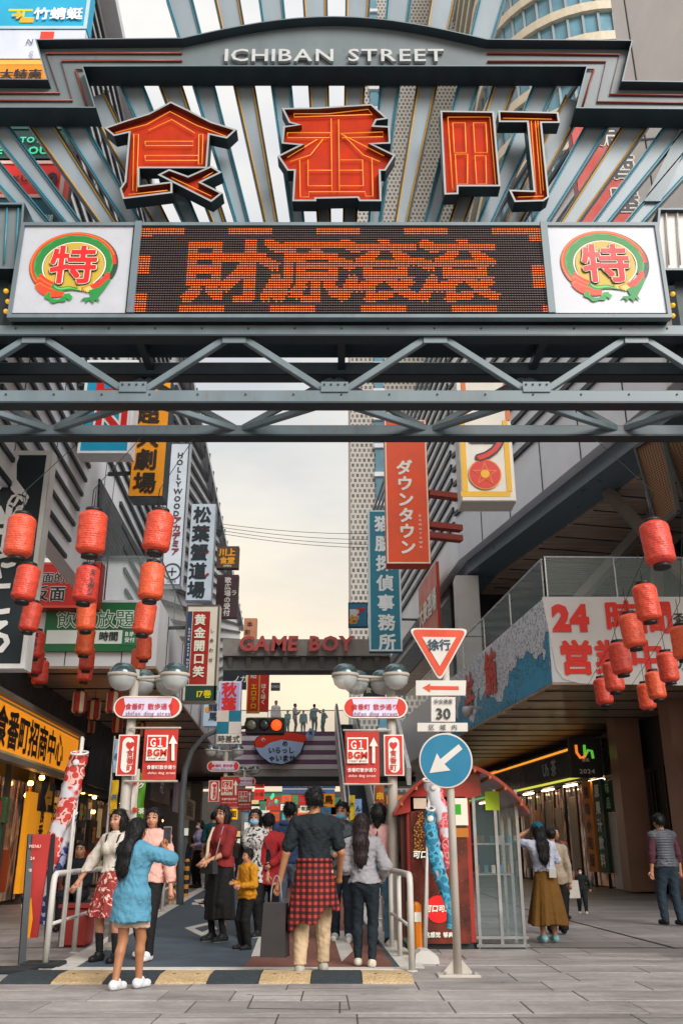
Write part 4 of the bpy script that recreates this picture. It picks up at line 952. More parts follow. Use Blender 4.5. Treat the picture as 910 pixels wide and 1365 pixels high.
signboard('projecting_sign', 'dark sign with slanting white strokes under the concrete beam', 38.0, (297, 895, 328, 918), '20252a', [('ノガ', 320, 905, 10, 'd0d0cc', dict(bold=.02))], thick=.3)
signboard('projecting_sign', 'red and gold framed vertical far sign with katakana', 44.0, (329, 894, 346, 950), 'b23c30', [('エロテロ', 338, 928, 8.5, 'e8b25a', vt(bold=.03)), ('始', 338, 900, 9, 'e6dccb')], thick=.3, border='d8a86a', bw=.05)
signboard('projecting_sign', 'plain red vertical far banner with white script', 46.0, (346, 892, 358, 948), 'a5352c', [('ほくほく', 351, 925, 7, 'e0d6c8', vt(bold=.02))], thick=.3)
signboard('projecting_sign', 'tiny dark far sign against the pale sky', 60.0, (361, 910, 373, 920), '34383c', [('ONO', 367, 915, 4.5, 'aab0b4')], thick=.3)
# terrace signs
signboard('shop_sign', 'red billboard with two rows of black white-edged characters behind the lanterns', 19.2, (36, 750, 132, 810), 'b8352d',
    [('反面的反面', 80, 770, 15.5, 'e8e0d8', dict(bold=.06)), ('反面的反面', 80, 770, 15.5, '221c1c', dict(bold=.02, off=.004)), ('反面', 66, 791, 22, 'e8e0d8', dict(bold=.06)), ('反面', 66, 791, 22, '221c1c', dict(bold=.025, off=.004))], border='d2574c', thick=.35, sidecol='7c2622', bw=.05)
signboard('shop_sign', 'green all you can drink sign with white band on the balcony front', 19.5, (60, 803, 188, 868), '1f5a3a',
    [('飲み放題', 128, 825, 26, 'd8ded6', dict(bold=.045, shear=-.1)), ('飲み放題', 128, 825, 26, '2a6a48', dict(bold=.005, shear=-.1, off=.004)), ('90 時間', 135, 848, 13, '2a3430', dict(bold=.03)), ('B1F', 173, 845, 8, 'e4e8e2', dict(bold=.03)), ('受付', 173, 853, 7, 'e4e8e2', dict(bold=.02))],
    strips=[(62, 840, 187, 858, 'c8cdcb'), (163, 839, 184, 860, '2a6a48')], thick=.06)
# orange shop fascia, along the left wall
PLs = Plane(LP(-5.9, 22, 3.4), (-.0549, 1, 0))
PLs.n = Vector((1, .0549, 0)).normalized()
def fascia_board(name, label, y0, y1, z0, z1, col, text, size, tcol, bold=.03, border=None, cat='sign', z_t=None, L=-5.9, wall='L', lit=0):
    f_ = LP if wall == 'L' else RP
    a, b_ = f_(L, y0, z0), f_(L, y1, z0); u = (b_-a).normalized(); n = Vector((u.y, -u.x, 0)) if wall == 'L' else Vector((-u.y, u.x, 0))
    if wall == 'R': u = -u
    root = thing(name, label, cat, (a+b_)/2)
    c = (a+b_)/2+Vector((0, 0, (z1-z0)/2)); b = MB(); b.box(c-n*.06, ((b_-a).length, z1-z0, .12), u, (0, 0, 1)); part('board', b, ink(col) if not lit else M('lightbox_'+col, boost(col), rough=.4, var=.06, emit=lit), root)
    if border:
        b = MB(); hw, hh = (b_-a).length/2, (z1-z0)/2
        for s in (-1, 1): b.box(c+Vector((0, 0, s*(hh-.06)))+n*.015, (2*hw-.05, .05, .02), u, (0, 0, 1)); b.box(c+u*s*(hw-.06)+n*.015, (.05, 2*hh-.17, .02), u, (0, 0, 1))
        part('border', b, ink(border), root)
        b = MB(); 
        for s in (-1, 1): b.box(c+Vector((0, 0, s*(hh+.06)))+n*.03, (2*hw+.2, .12, .2), u, (0, 0, 1))
        b.box(c+u*(hw+.06)+n*.03, (.12, 2*hh, .2), u, (0, 0, 1)); part('frame', b, M('frame_taupe', '8d8478', rough=.5), root)
    if text:
        b = MB(); text_pts(b, text, c+n*.02, size, u, (0, 0, 1), n, bold=bold); part('lettering', b, ink(tcol), root, fix=False)
    return root
fascia_board('shop_sign', 'long orange shop sign with black characters and cream lines, at left edge', 15.5, 25.6, 3.0, 4.1, 'c98425', '1F.食番町招商中心', .82, '1f1b18', border='dcc79a', bold=.035, lit=.3)
fascia_board('shop_sign', 'charcoal shop fascia with small grey lettering next to the orange sign', 27.0, 34.0, 2.95, 4.0, '343a40', 'ヲ加', .3, '9aa0a4', L=-5.85)
p_ = Plane(LP(-6.1, 20, 1.5), (-.0549, 1, 0))
r = fascia_board('shop_sign', 'orange upright panel with two columns of black characters by the shop door', 21.9, 24.9, .25, 2.45, 'c98a22', '', .3, '1f1b18', L=-6.05, lit=.18)
a = LP(-6.0, 23.4, 1.4); u_ = Vector((-.0549, 1, 0)).normalized(); n_ = Vector((1, .0549, 0)).normalized()
b = MB(); text_pts(b, '招商中心', a+u_*.55+n_*.03, .46, u_, (0, 0, 1), n_, vertical=True, bold=.04); text_pts(b, '食番町へ', a-u_*.55+n_*.03-Vector((0, 0, .1)), .46, u_, (0, 0, 1), n_, vertical=True, bold=.04); part('lettering', b, ink('1f1b18'), r, fix=False)
for (y, z, col, tx, tc_, lb_) in ((26.0, 2.15, '20242a', '好評', 'd9a22c', 'dark poster with yellow characters right of the orange upright panel'), (27.6, 2.2, '1b1f22', '祭り', 'd0b070', 'upper dark poster with tan characters on the left shop front'), (27.6, 1.2, '15181b', '居酒', 'd8c48a', 'lower dark poster with cream characters on the left shop front'), (29.4, 1.6, '2b2420', '酒', 'c0803a', 'brown poster with one orange character on the left shop front')):
    fascia_board('poster', lb_, y-.55, y+.55, z-.42, z+.42, col, tx, .5, tc_, L=-6.05, cat='poster', bold=.04)
b_ = fascia_board('poster', 'yellow arrow panel pointing left above the upright orange panel', 22.6, 24.0, 2.05, 2.75, '20262c', '⇦', .8, 'd79a2a', L=-6.0, cat='poster', bold=.08)

# ================================================================== SIGNS, right side
signboard('projecting_sign', 'tall teal vertical sign with seven white characters beyond the orange one', 30.0, (491, 680, 534, 868), '1f6d7e',
    [(ch, 510+i*1.0, 698+i*26.3, 23, 'cfd8d8', dict(bold=.035)) for i, ch in enumerate('猫脳探偵事務所')], border='b9c6c8', bw=.06, thick=.4, arms=1)
r = signboard('projecting_sign', 'tall orange vertical sign with white katakana, bolted by red arms', 23.0, (514, 560, 570, 751), 'c4501d',
    [(ch, 538.5+i*.95, 623+i*21.2, 22, 'ddd6cc', dict(bold=.04)) for i, ch in enumerate('ダウンタウン')]+[('DOWNTOWN', 560, 708, 4.5, 'ddd6cc', vt(pitch=1.4))], border='d9c9b8', bw=.035, thick=.5, sidecol='b24a20')
for py in (658, 700, 714):
    b = MB(); a = P(570, py, 23.2); b.beam(a, a+Vector((.95, .3, 0)), .25, .16); part('bracket', b, M('arm_red', '8e3324', rough=.5), r)
r = signboard('projecting_sign', 'white box sign with yellow border and red star medallion', 17.0, (612, 505, 681, 667), 'c9c4bc',
    [('ラ', 648, 590, 58, '2a2422', dict(bold=.06, shear=.1)), ('ラ', 648, 590, 58, 'b23a34', dict(bold=.01, shear=.1, off=.006))],
    strips=[(614, 655, 680, 662, 'c8a02c'), (614, 560, 621, 655, 'c8a02c'), (672, 560, 679, 655, 'c8a02c'), (615, 505, 621, 560, 'b8653a'), (672, 505, 678, 560, 'b8653a')], thick=.6, sidecol='b9b9b6')
pl = YP(17.0); c = pl.at(646, 632, .03); s = 1/ppm(c)
for k, (rr, col, n_) in enumerate(((22, 'c98a3c', 36), (20.5, 'b23c38', 36))):
    b = MB(); b.v = [(c.x+rr*s*math.cos(6.2832*i/n_), c.y-.004*k, c.z+rr*s*math.sin(6.2832*i/n_)) for i in range(n_)]; b.f = [tuple(range(n_))]; b.m = [0]; part('medallion', b, ink(col), r, fix=False)
b = MB(); st = [((18 if i % 2 == 0 else 7.5)*s, math.pi/2+i*math.pi/5) for i in range(10)]
b.v = [(c.x+q*math.cos(t), c.y-.012, c.z+q*math.sin(t)) for q, t in st]; b.f = [tuple(range(10))]; b.m = [0]; part('star', b, ink('d8703a'), r, fix=False)
b = MB(); st = [((14 if i % 2 == 0 else 6)*s, math.pi/2+i*math.pi/5) for i in range(10)]
b.v = [(c.x+q*math.cos(t), c.y-.016, c.z+q*math.sin(t)) for q, t in st]; b.f = [tuple(range(10))]; b.m = [0]; part('star', b, ink('b23c38'), r, fix=False)
b = MB(); b.v = [(c.x+6*s*math.cos(6.2832*i/16), c.y-.02, c.z+6*s*math.sin(6.2832*i/16)) for i in range(16)]; b.f = [tuple(range(16))]; b.m = [0]; part('star_centre', b, ink('d8a03a'), r, fix=False)
signboard('projecting_sign', 'small colourful poster sign left of the teal sign', 34.0, (464, 803, 490, 836), '3a6f8c', [('お', 471, 826, 14, 'd98a2c', dict(bold=.05)), ('ア', 480, 815, 13, 'b03a3a', dict(bold=.05))], border='2a3a44', thick=.2, strips=[(466, 812, 478, 826, 'c8c8c4')], bw=.04)
signboard('projecting_sign', 'dark sign with ring emblems behind the twin lamp heads', 28.0, (484, 894, 513, 930), '1f2c33', [('✿', 498, 905, 12, '9aa8ac'), ('食', 491, 920, 8, 'c0b8a8'), ('處', 503, 920, 8, 'c0b8a8')], thick=.2)
fb = fascia_board('poster', 'slanted red and teal poster on the grey wall right of the teal sign', 35.0, 39.2, 9.3, 12.2, 'a33f34', '大衆酒場', 1.0, 'd8cfc4', L=7.0, wall='R', cat='poster')
signboard('banner_sign', 'red banner with black and white brush writing behind the arch, upper right', 15.0, (768, 150, 838, 318), 'a83a30',
    [(ch, 822+i*7-4, 178+i*44, 42, 'd2cec8' if k else '1e1a1c', dict(bold=.07 if k else .02, off=.0 if k else .006)) for i, ch in enumerate('居酒屋') for k in (1, 0)], thick=.25, sidecol='7e2a24')
# terrace front, white sign with red brush characters
pf = YP(TYR-.02); tf = thing('shop_sign', 'white terrace sign with red 24 hour opening characters', 'sign', P(850, 900, TYR-.02))
pts = [(722, 796), (930, 797), (930, 914), (772, 911), (750, 905), (741, 893)]
b = MB(); b.prism([pf.at(a, d_) for a, d_ in pts], (0, .015, 0)); part('board', b, M('sign_white', 'dedad8', rough=.45, var=.06), tf)
lettering(tf, pf, [('24', 760, 823, 46, 'c63a2c', dict(bold=.07, squeeze=.95)), ('時間', 851, 822, 46, 'c63a2c', dict(bold=.035)), ('営業中', 815, 876, 48, 'c63a2c', dict(bold=.035, squeeze=.98)), ('ゑ', 905, 826, 22, '2a2426', {}), ('の', 908, 884, 22, '2a2426', {})], off=.02)
mu = thing('mural', 'white and blue mural with red streaks wrapping the side of the terrace', 'mural', RP(7.08, 30, 5))
PM = Plane(RP(7.09, 30, 6), (.09, -1, 0)); PM.n = Vector((-1, -.09, 0)).normalized()
def mural_fn(t, tcn, c):
    geo = t.nodes.new('ShaderNodeNewGeometry'); sp = t.nodes.new('ShaderNodeSeparateXYZ'); t.links.new(geo.outputs['Position'], sp.inputs[0])
    cb = t.nodes.new('ShaderNodeCombineXYZ'); t.links.new(sp.outputs[1], cb.inputs[0]); t.links.new(sp.outputs[2], cb.inputs[1])
    n = t.nodes.new('ShaderNodeTexNoise'); n.inputs['Scale'].default_value = .8; n.inputs['Detail'].default_value = 3; t.links.new(cb.outputs[0], n.inputs['Vector'])
    mth = t.nodes.new('ShaderNodeMath'); mth.operation = 'MULTIPLY_ADD'; mth.inputs[1].default_value = -.22; t.links.new(sp.outputs[2], mth.inputs[0]); mth.inputs[2].default_value = 1.32
    ad = t.nodes.new('ShaderNodeMath'); ad.operation = 'ADD'; t.links.new(n.outputs[0], ad.inputs[0]); t.links.new(mth.outputs[0], ad.inputs[1])
    r1 = t.nodes.new('ShaderNodeValToRGB'); r1.color_ramp.interpolation = 'CONSTANT'; t.links.new(ad.outputs[0], r1.inputs[0])
    r1.color_ramp.elements[0].color = hexc('dfe3ea')+(1,); r1.color_ramp.elements[1].position = .54; r1.color_ramp.elements[1].color = hexc('2f9cc4')+(1,)
    e_ = r1.color_ramp.elements.new(.53); e_.color = hexc('20262c')+(1,)
    w2 = t.nodes.new('ShaderNodeTexNoise'); w2.inputs['Scale'].default_value = 1.5; w2.inputs['Detail'].default_value = 4; w2.inputs['Roughness'].default_value = .62; mpv = t.nodes.new('ShaderNodeMapping'); mpv.inputs['Scale'].default_value = (1.6, .8, 1); t.links.new(cb.outputs[0], mpv.inputs[0]); t.links.new(mpv.outputs[0], w2.inputs['Vector'])
    mf = t.nodes.new('ShaderNodeMath'); mf.operation = 'MULTIPLY'; mf.inputs[1].default_value = 11; t.links.new(w2.outputs[0], mf.inputs[0]); fr = t.nodes.new('ShaderNodeMath'); fr.operation = 'FRACT'; t.links.new(mf.outputs[0], fr.inputs[0])
    r2 = t.nodes.new('ShaderNodeValToRGB'); r2.color_ramp.interpolation = 'CONSTANT'; r2.color_ramp.elements[0].color = (.08, .09, .11, 1); r2.color_ramp.elements[1].position = .22; r2.color_ramp.elements[1].color = (1, 1, 1, 1); t.links.new(fr.outputs[0], r2.inputs[0])
    n3 = t.nodes.new('ShaderNodeTexNoise'); n3.inputs['Scale'].default_value = .5; t.links.new(cb.outputs[0], n3.inputs['Vector']); r3 = t.nodes.new('ShaderNodeValToRGB'); r3.color_ramp.elements[0].position = .36; r3.color_ramp.elements[1].position = .42; t.links.new(n3.outputs[0], r3.inputs[0])
    m1 = t.nodes.new('ShaderNodeMixRGB'); m1.blend_type = 'MULTIPLY'; t.links.new(r3.outputs[0], m1.inputs[0]); t.links.new(r1.outputs[0], m1.inputs[1]); t.links.new(r2.outputs[0], m1.inputs[2]); return m1.outputs[0]
b = MB(); q = [RP(7.09, TYR, 5.0), RP(7.09, 37, 5.0), RP(7.09, 37, 7.14), RP(7.09, TYR, 7.14)]; b.prism(q, (.02, 0, 0)); part('board', b, pattern('mural_print', 'b4bac6', mural_fn, rough=.45), mu)
for (y, z, tx, s_) in ((33.5, 6.2, '丼', 1.3), (30.6, 6.1, '丼', 1.5), (27.6, 6.3, '鮪', 1.5), (35.3, 5.8, '丼', 1.1)):
    b = MB(); text_pts(b, tx, RP(7.06, y, z), s_, (.09, -1, 0), (0, 0, 1), (-1, 0, 0), bold=.02); part('lettering', b, ink('b03a2e'), mu, fix=False)
cq = RP(7.0, 28.6, 5.35); sc_ = thing('security_camera', 'white dome camera on a bracket on the mural above the plaza', 'camera', cq)
b = MB(); b.beam(cq, cq+Vector((-.45, -.1, .02)), .08, .08); part('bracket', b, M('plastic_white', 'c2beb8', rough=.5), sc_)
b = MB(); b.lathe([(.02, .16), (.12, .14), (.16, .02), (.15, -.04), (.11, -.14), (.03, -.19)], cq+Vector((-.5, -.1, -.12)), n=14); part('dome', b, M('plastic_white'), sc_, smooth=True)
# projecting shop sign under the terrace
r = signboard('shop_sign', 'black box sign with orange and green curl logo and glowing 2024 line', 29.5, (760, 983, 801, 1036), '0f1113', [('2024', 782, 1028, 8, 'd8d8d0', dict(bold=.02, squeeze=1.2)), ('原果', 780, 1013, 5, 'e0e0d8', dict(bold=.03))], thick=.3)
pl = YP(29.5)
for col, pts in (('d8702a', ((767, 993), (768, 1003), (773, 1010), (778, 1009), (780, 1003))), ('4f9a34', ((778, 993), (779, 1005), (779, 1008), (783, 1000), (788, 1001), (790, 1011)))):
    b = MB(); b.tube([pl.at(a, d_, .03) for a, d_ in pts], .045, n=6); part('logo_stroke', b, M('logo_'+col, col, emit=.5, var=.02), r, smooth=True)
fascia_board('shop_sign', 'black fascia with orange mark and pale blue characters under light strip', 31.6, 38.4, 3.62, 4.4, '16191c', 'Uh 茶', .62, 'b9cfd8', L=10.98, wall='R')
for (y, z, col, tx, sc, tc_, lb_) in ((31.2, 1.9, 'b8762a', '美味小吃街', .42, '3a2418', 'orange upright board with brown characters by the right shop door'), (30.2, 1.9, '1c3a2c', '原果汁飲料', .42, 'c8d0c4', 'green upright board with pale characters by the right shop door')):
    r = fascia_board('poster', lb_, y-.4, y+.4, .5, 3.3, col, '', .3, tc_, L=10.95, wall='R', cat='poster')
    b = MB(); text_pts(b, tx, RP(10.93, y, 1.9), sc, (.09, -1, 0), (0, 0, 1), (-1, 0, 0), vertical=True, pitch=1.25, bold=.04); part('lettering', b, ink(tc_), r, fix=False)
b = MB(); text_pts(b, '美味', RP(11.05, 29.8, 3.0), .36, (.09, -1, 0), (0, 0, 1), (-1, 0, 0), bold=.02); text_pts(b, '飲品', RP(11.05, 29.8, 2.55), .36, (.09, -1, 0), (0, 0, 1), (-1, 0, 0), bold=.02); part('panel_lettering', b, ink('a9c4a8'), rbld, fix=False)
# fish sign on the footbridge
pf = YP(OY-.5); fs = thing('fish_sign', 'red and pale blue cut-out fish sign with welcome lettering on the striped bridge', 'sign', P(374, 1020, OY-.5))
def cut(pts, col, d0, nm, th=.1):
    b = MB(); b.prism([pf.at(a, d_, d0) for a, d_ in pts], (0, th, 0)); part(nm, b, ink(col), fs)
cut([(338, 990), (342, 983), (355, 977), (375, 974), (395, 976), (408, 979), (407, 990), (402, 1003), (391, 1014), (376, 1020), (360, 1018), (347, 1009), (340, 998)], '252c38', 0, 'backing', .14)
cut([(340, 996), (350, 997), (360, 990), (375, 986), (392, 988), (405, 990), (400, 1003), (390, 1013), (376, 1018.5), (360, 1016.5), (348, 1008)], '9fb0d2', .03, 'belly')
cut([(339, 990), (344, 983), (356, 978), (375, 975.5), (395, 977), (407, 980), (409, 986), (403, 990), (392, 987.5), (375, 986), (360, 989.5), (350, 996.5), (341, 996)], 'c2412f', .03, 'back')
cut([(407, 980), (413, 970), (420, 974), (418, 982), (409, 984)], '8fa4c6', .02, 'tail')
cut([(348, 986), (351, 983), (354, 986), (351, 989)], 'e8e8e4', .06, 'eye'); cut([(350, 986.5), (351.3, 985), (352.6, 986.5), (351.3, 988)], '1c2026', .08, 'pupil')
lettering(fs, pf, [('いらっし', 375, 1000, 8.8, '20252e', dict(bold=.03)), ('ゃいませ', 376, 1010.5, 9, '20252e', dict(bold=.03)), ('め', 380, 991, 8, '20252e', dict(bold=.02)), ('尾', 414, 977, 5, '20252e', {})], off=.06)
# crowd of signs under and beyond the bridge
rg = random.Random(21)
spec = [(364, 1030, 390, 1042, 53, 'b5653f', '寿司の宿', 'e8d8c0', 'orange-brown board under the bridge edge'), (391, 1031, 420, 1043, 54, 'd8d2b8', '目木本店', '2c2a28', 'cream lit board under the bridge edge'), (420, 1031, 447, 1043, 55, 'c9c2b6', '大衆酒', '221f1d', 'cream board with heavy black characters under the bridge'),
 (376, 1045, 447, 1051, 56, '2f4256', 'アニメ横丁 ゲーム', 'c9d4dc', 'long navy strip sign under the bridge'), (376, 1052, 446, 1057, 57, '45506b', 'ようこそ商店街', 'd8c9d0', 'second navy strip sign below the first'),
 (355, 1062, 374, 1080, 60, 'a53b35', '酒場', 'e6dccf', 'red hanging sign far along the street'), (358, 1082, 372, 1094, 62, 'b2512f', '串焼', 'f0e2c8', 'orange hanging sign below the far red one'), (398, 1060, 412, 1072, 58, 'b03030', '餃子', 'ece4d8', 'small red dumpling sign far along the street'),
 (400, 1074, 414, 1082, 60, 'cfc6b6', '喫茶', '3a3430', 'small cream cafe sign far along the street'), (340, 1036, 352, 1050, 52, '8e2f2b', '麺', 'e8dcc8', 'dark red noodle sign left under the bridge'), (430, 1058, 446, 1074, 52, 'a06a34', '鳥', '2a2018', 'ochre bird-shop sign near the escalator foot'),
 (339, 1052, 352, 1066, 55, 'b84038', '市場', 'eadfce', 'red market sign left under the bridge'), (346, 1068, 354, 1080, 58, '3f7a58', '薬', 'e0ece0', 'green pharmacy sign far along the street')]
spec += [(295, 1062, 303, 1084, 40, 'a83a34', '肉', 'f0e0c8', 'narrow crimson sign with one pale character left of the far crowd'), (306, 1078, 316, 1092, 42, 'd0a040', '面', '2a2018', 'square gold sign with one dark character left of the far crowd'), (321, 1083, 333, 1096, 44, '2f6a8a', '湯', 'e0ecf0', 'square blue bath-house sign below the G3 banner'), (338, 1082, 346, 1098, 46, 'd8d0c0', '米', '8a2a24', 'small ivory sign with a red character under the bridge'),
 (376, 1060, 388, 1070, 64, 'c85a3a', '丼', 'f4e8d0', 'small vermilion bowl sign beyond the navy strips'), (389, 1060, 397, 1072, 66, '4a7a4a', '茶', 'e8f0e0', 'small leaf-green tea sign beyond the navy strips'), (414, 1060, 428, 1068, 63, 'd8c070', '天ぷら', '3a2418', 'small straw-yellow sign beyond the navy strips'), (414, 1070, 427, 1080, 65, 'a04a70', '花', 'f0e0e8', 'small magenta sign beyond the navy strips'), (428, 1076, 441, 1088, 56, '30506a', '魚', 'd8e4ec', 'dark blue fish-shop sign by the escalator foot'), (374, 1072, 392, 1080, 68, 'e0dccc', 'ラーメン', '7a2a20', 'white ramen strip far along the street'), (396, 1084, 410, 1094, 69, 'b8442c', '祭', 'f4e4c8', 'brick red festival sign far along the street'), (376, 1083, 390, 1093, 67, '508a90', '水', 'e4f0f0', 'pale teal sign far along the street')]
for (x0, y0, x1, y1, Y, col, tx, tcx, lb_) in spec:
    n = len(tx); sz = min((x1-x0)*.9/n, (y1-y0)*.75)
    signboard('hanging_sign', lb_, float(Y), (x0, y0, x1, y1), M('lightbox_'+col, boost(col), rough=.4, var=.06, emit=.35), [(tx, (x0+x1)/2, (y0+y1)/2, sz, tcx, dict(bold=.03))], thick=.25)
for k, (px, py) in enumerate(((362, 1063), (368, 1068), (364, 1060))):
    b = MB(); p = P(px, py, 50); b.lathe([(.05, -.1), (.08, 0), (.05, .1)], p, n=10)
    if k == 0: gl_ = thing('green_lamp', 'cluster of green glowing lamps far along the street', 'lamp', p)
    part('lamp_bulb', b, M('green_glow', '2fae7a', emit=.8, var=.05), gl_, smooth=True)
# left shops beyond: green awning sign, lit white box, pink sign
fascia_board('shop_sign', 'dark green shop sign with white marks behind the G1 banner', 31, 36, 2.75, 3.75, '14302c', 'HFZ', .5, 'cfe0da', L=-4.6)
fascia_board('shop_sign', 'white and pink lit box sign beyond the curved pole', 38, 41, 2.6, 3.8, 'b8b4cc', '美', .8, 'b0607a', L=-4.6)
fascia_board('shop_sign', 'cream shop sign with dark small characters beyond the pink one', 42, 47, 2.5, 3.4, 'b0a890', '居酒屋店', .7, '2c2a26', L=-4.7)
# wires across the sky
wr = thing('overhead_wires', 'four thin cables crossing the pale sky between the buildings', 'wires', P(380, 700, 36))
for (ya, yb) in ((697, 708), (701, 717), (705, 724), (709, 729)):
    a, b_ = P(268, ya-2, 36), P(560, yb+2, 36); pts = [a.lerp(b_, t/12)-Vector((0, 0, .25*math.sin(math.pi*t/12))) for t in range(13)]
    b = MB(); b.tube(pts, .012, n=5); part('cable', b, DARKM, wr)

# ================================================================== LANTERNS
_lm = {}
def lantern_mesh(seed=0):
    seed %= 5
    if seed in _lm: return _lm[seed]
    _lm[seed] = fixn(_lantern(seed).mesh('paper_shade')); return _lm[seed]
def _lantern(seed=0):
    b = MB(); n = 40; prof = []; ph_ = seed*1.7
    for k in range(61):
        t = k/60; z = -.23+.46*t; e = abs(2*t-1); rr = .145*(1-.42*max(0, (e-.72)/.28)**2.2); rr += .0022*math.cos(t*60*math.pi*.62); prof.append((rr, z))
    b.lathe(prof, (0, 0, 0), n=n); v = np.array(b.v)
    # wrinkles of the oiled cloth
    a = np.arctan2(v[:, 1], v[:, 0]); k = 1+.016*np.sin(a*5+v[:, 2]*38+ph_)*np.cos(v[:, 2]*5+a+ph_)+.012*np.sin(a*3-v[:, 2]*55+ph_*2)*np.sin(a*2+ph_)+.02*np.sin(a+ph_)*np.cos(v[:, 2]*6); v[:, 0] *= k; v[:, 1] *= k; b.v = [tuple(x) for x in v]; return b
def lant_fn(t, tcn, c):
    sp = t.nodes.new('ShaderNodeSeparateXYZ'); t.links.new(tcn.outputs['Object'], sp.inputs[0])
    at = t.nodes.new('ShaderNodeMath'); at.operation = 'ARCTAN2'; t.links.new(sp.outputs[1], at.inputs[0]); t.links.new(sp.outputs[0], at.inputs[1])
    ml = t.nodes.new('ShaderNodeMath'); ml.operation = 'MULTIPLY'; ml.inputs[1].default_value = 4; t.links.new(at.outputs[0], ml.inputs[0]); sn = t.nodes.new('ShaderNodeMath'); sn.operation = 'SINE'; t.links.new(ml.outputs[0], sn.inputs[0])
    r = t.nodes.new('ShaderNodeValToRGB'); r.color_ramp.interpolation = 'CONSTANT'; r.color_ramp.elements[0].color = hexc('a8322a')+(1,); r.color_ramp.elements[1].position = .35; r.color_ramp.elements[1].color = hexc('d8c7a8')+(1,); t.links.new(sn.outputs[0], r.inputs[0]); return r.outputs[0]
def lantern(name, label, px, y0, y1, Y, mat, tilt=(0, 0), text=None, group='red lanterns', twist=0.0, wire=.25):
    pa, pb = P(px, y0, Y), P(px, y1, Y); h = pa.z-pb.z; s = h/.54; c = (pa+pb)/2
    root = thing(name, label, 'lantern', (c.x, Y, pb.z), group)
    def put(nm, mb, mt, smooth=True):
        o = link(nm, mb if not isinstance(mb, MB) else fixn(mb.mesh(nm)), mt if isinstance(mb, MB) or not len(mb.materials) else None, smooth, root); o.location = (0, 0, h/2); o.scale = (s, s, s); o.rotation_euler = (tilt[1], tilt[0], twist); return o
    put('paper_shade', (lantern_mesh(int(px)+int(y0)) if mat is not LSTR else fixn(_lantern(1).mesh('paper_shade'))), mat).active_material = mat
    for sg in (-1, 1):
        b = MB(); b.lathe([(.07, sg*.225), (.085, sg*.23), (.085, sg*.265), (.06, sg*.268)] if sg > 0 else [(.06, sg*.268), (.085, sg*.265), (.085, sg*.23), (.07, sg*.225)], (0, 0, 0), n=16); put('end_ring', b, M('lantern_black', '17181a', rough=.5))
    b = MB(); b.tube([(0, 0, .26), (0, 0, .26+wire/s*.6), (0, 0, .26+wire/s)], .005, n=5); put('hook_wire', b, DARKM)
    if text:
        b = MB(); text_pts(b, text, (.07, -.150, 0), .085, (1, .3, 0), (0, 0, 1), (0, -1, 0), vertical=True, bold=.03); o = put('lettering', b, ink('1c1a1a'), False)
    return root
LSTR = pattern('lantern_striped', 'a8322a', lant_fn, rough=.5)
def tint_fn(t, tcn, c):
    oi = t.nodes.new('ShaderNodeObjectInfo'); hs = t.nodes.new('ShaderNodeHueSaturation'); mr = t.nodes.new('ShaderNodeMapRange'); mr.inputs[3].default_value = .82; mr.inputs[4].default_value = 1.12; t.links.new(oi.outputs['Random'], mr.inputs[0]); t.links.new(mr.outputs[0], hs.inputs['Value']); m2 = t.nodes.new('ShaderNodeMapRange'); m2.inputs[3].default_value = .498; m2.inputs[4].default_value = .512; t.links.new(oi.outputs['Random'], m2.inputs[0]); t.links.new(m2.outputs[0], hs.inputs['Hue']); t.links.new(c, hs.inputs['Color']); return hs.outputs[0]
LRED = pattern('lantern_cloth', 'dc4a26', tint_fn, rough=.42, var=.22, scale=7, bump=.8, bscale=22, spec=.5, sss=.12)
LRED2 = pattern('lantern_cloth_pink', 'da4632', tint_fn, rough=.42, var=.22, scale=7, bump=.8, bscale=22, spec=.5, sss=.12)
rows = [('outermost', [(27, 683, 748, 9.0), (35, 750, 806, 10.6), (41, 800, 846, 12.4), (47, 838, 881, 14.2), (48, 864, 902, 16.2), (54, 877, 916, 18)]),
        ('middle', [(122.5, 678, 744, 9.0), (115, 751, 808, 10.6), (115, 799, 845, 12.4), (114, 834, 877, 14.2), (116, 860, 897, 16.2), (114, 877, 912, 18)]),
        ('innermost', [(211, 678, 741, 9.0), (202, 747, 805, 10.6), (193, 799, 850, 12.0), (192, 845, 883, 14.4), (185, 862, 899, 16.4)])]
ordn = ['front and largest', 'second', 'third', 'fourth', 'fifth', 'last and smallest']
rg = random.Random(9)
for nm, ls in rows:
    pts = []
    for k, (px, y0, y1, Y) in enumerate(ls):
        lantern('paper_lantern', '%s red lantern of the %s string on the left' % (ordn[k], nm), px, y0, y1, Y, LRED, (rg.uniform(-.07, .09), rg.uniform(-.06, .06)), 'スッポン' if (nm, k) in (('outermost', 3), ('middle', 1)) else None, 'red lanterns strung at left', rg.uniform(-.5, .5))
        p = P(px, y0, Y); pts.append(p+Vector((0, 0, .22)))
    a = Vector((pts[0].x, YB+.05, zbb-.05)); e_ = pts[-1]+(pts[-1]-pts[-2])*2.5; full = [a]+pts+[e_]
    w_ = single('lantern_cable', (lambda m_: (m_.tube(full, .005, n=5), m_)[1])(MB()), DARKM, 'thin dark cable carrying the %s string of left lanterns' % nm, 'cable')
rows = [('inner', [(875, 691, 759, 9.0), (861, 775, 832, 10.6), (842, 815, 868, 11.8), (826, 853, 903, 13.2), (817, 879, 926, 15), (803.5, 901, 943, 16.6)]),
        ('outer', [(909, 831, 883, 12.0), (889.5, 866, 913, 13.8), (873, 892, 936, 15.4), (861, 908, 949, 17)])]
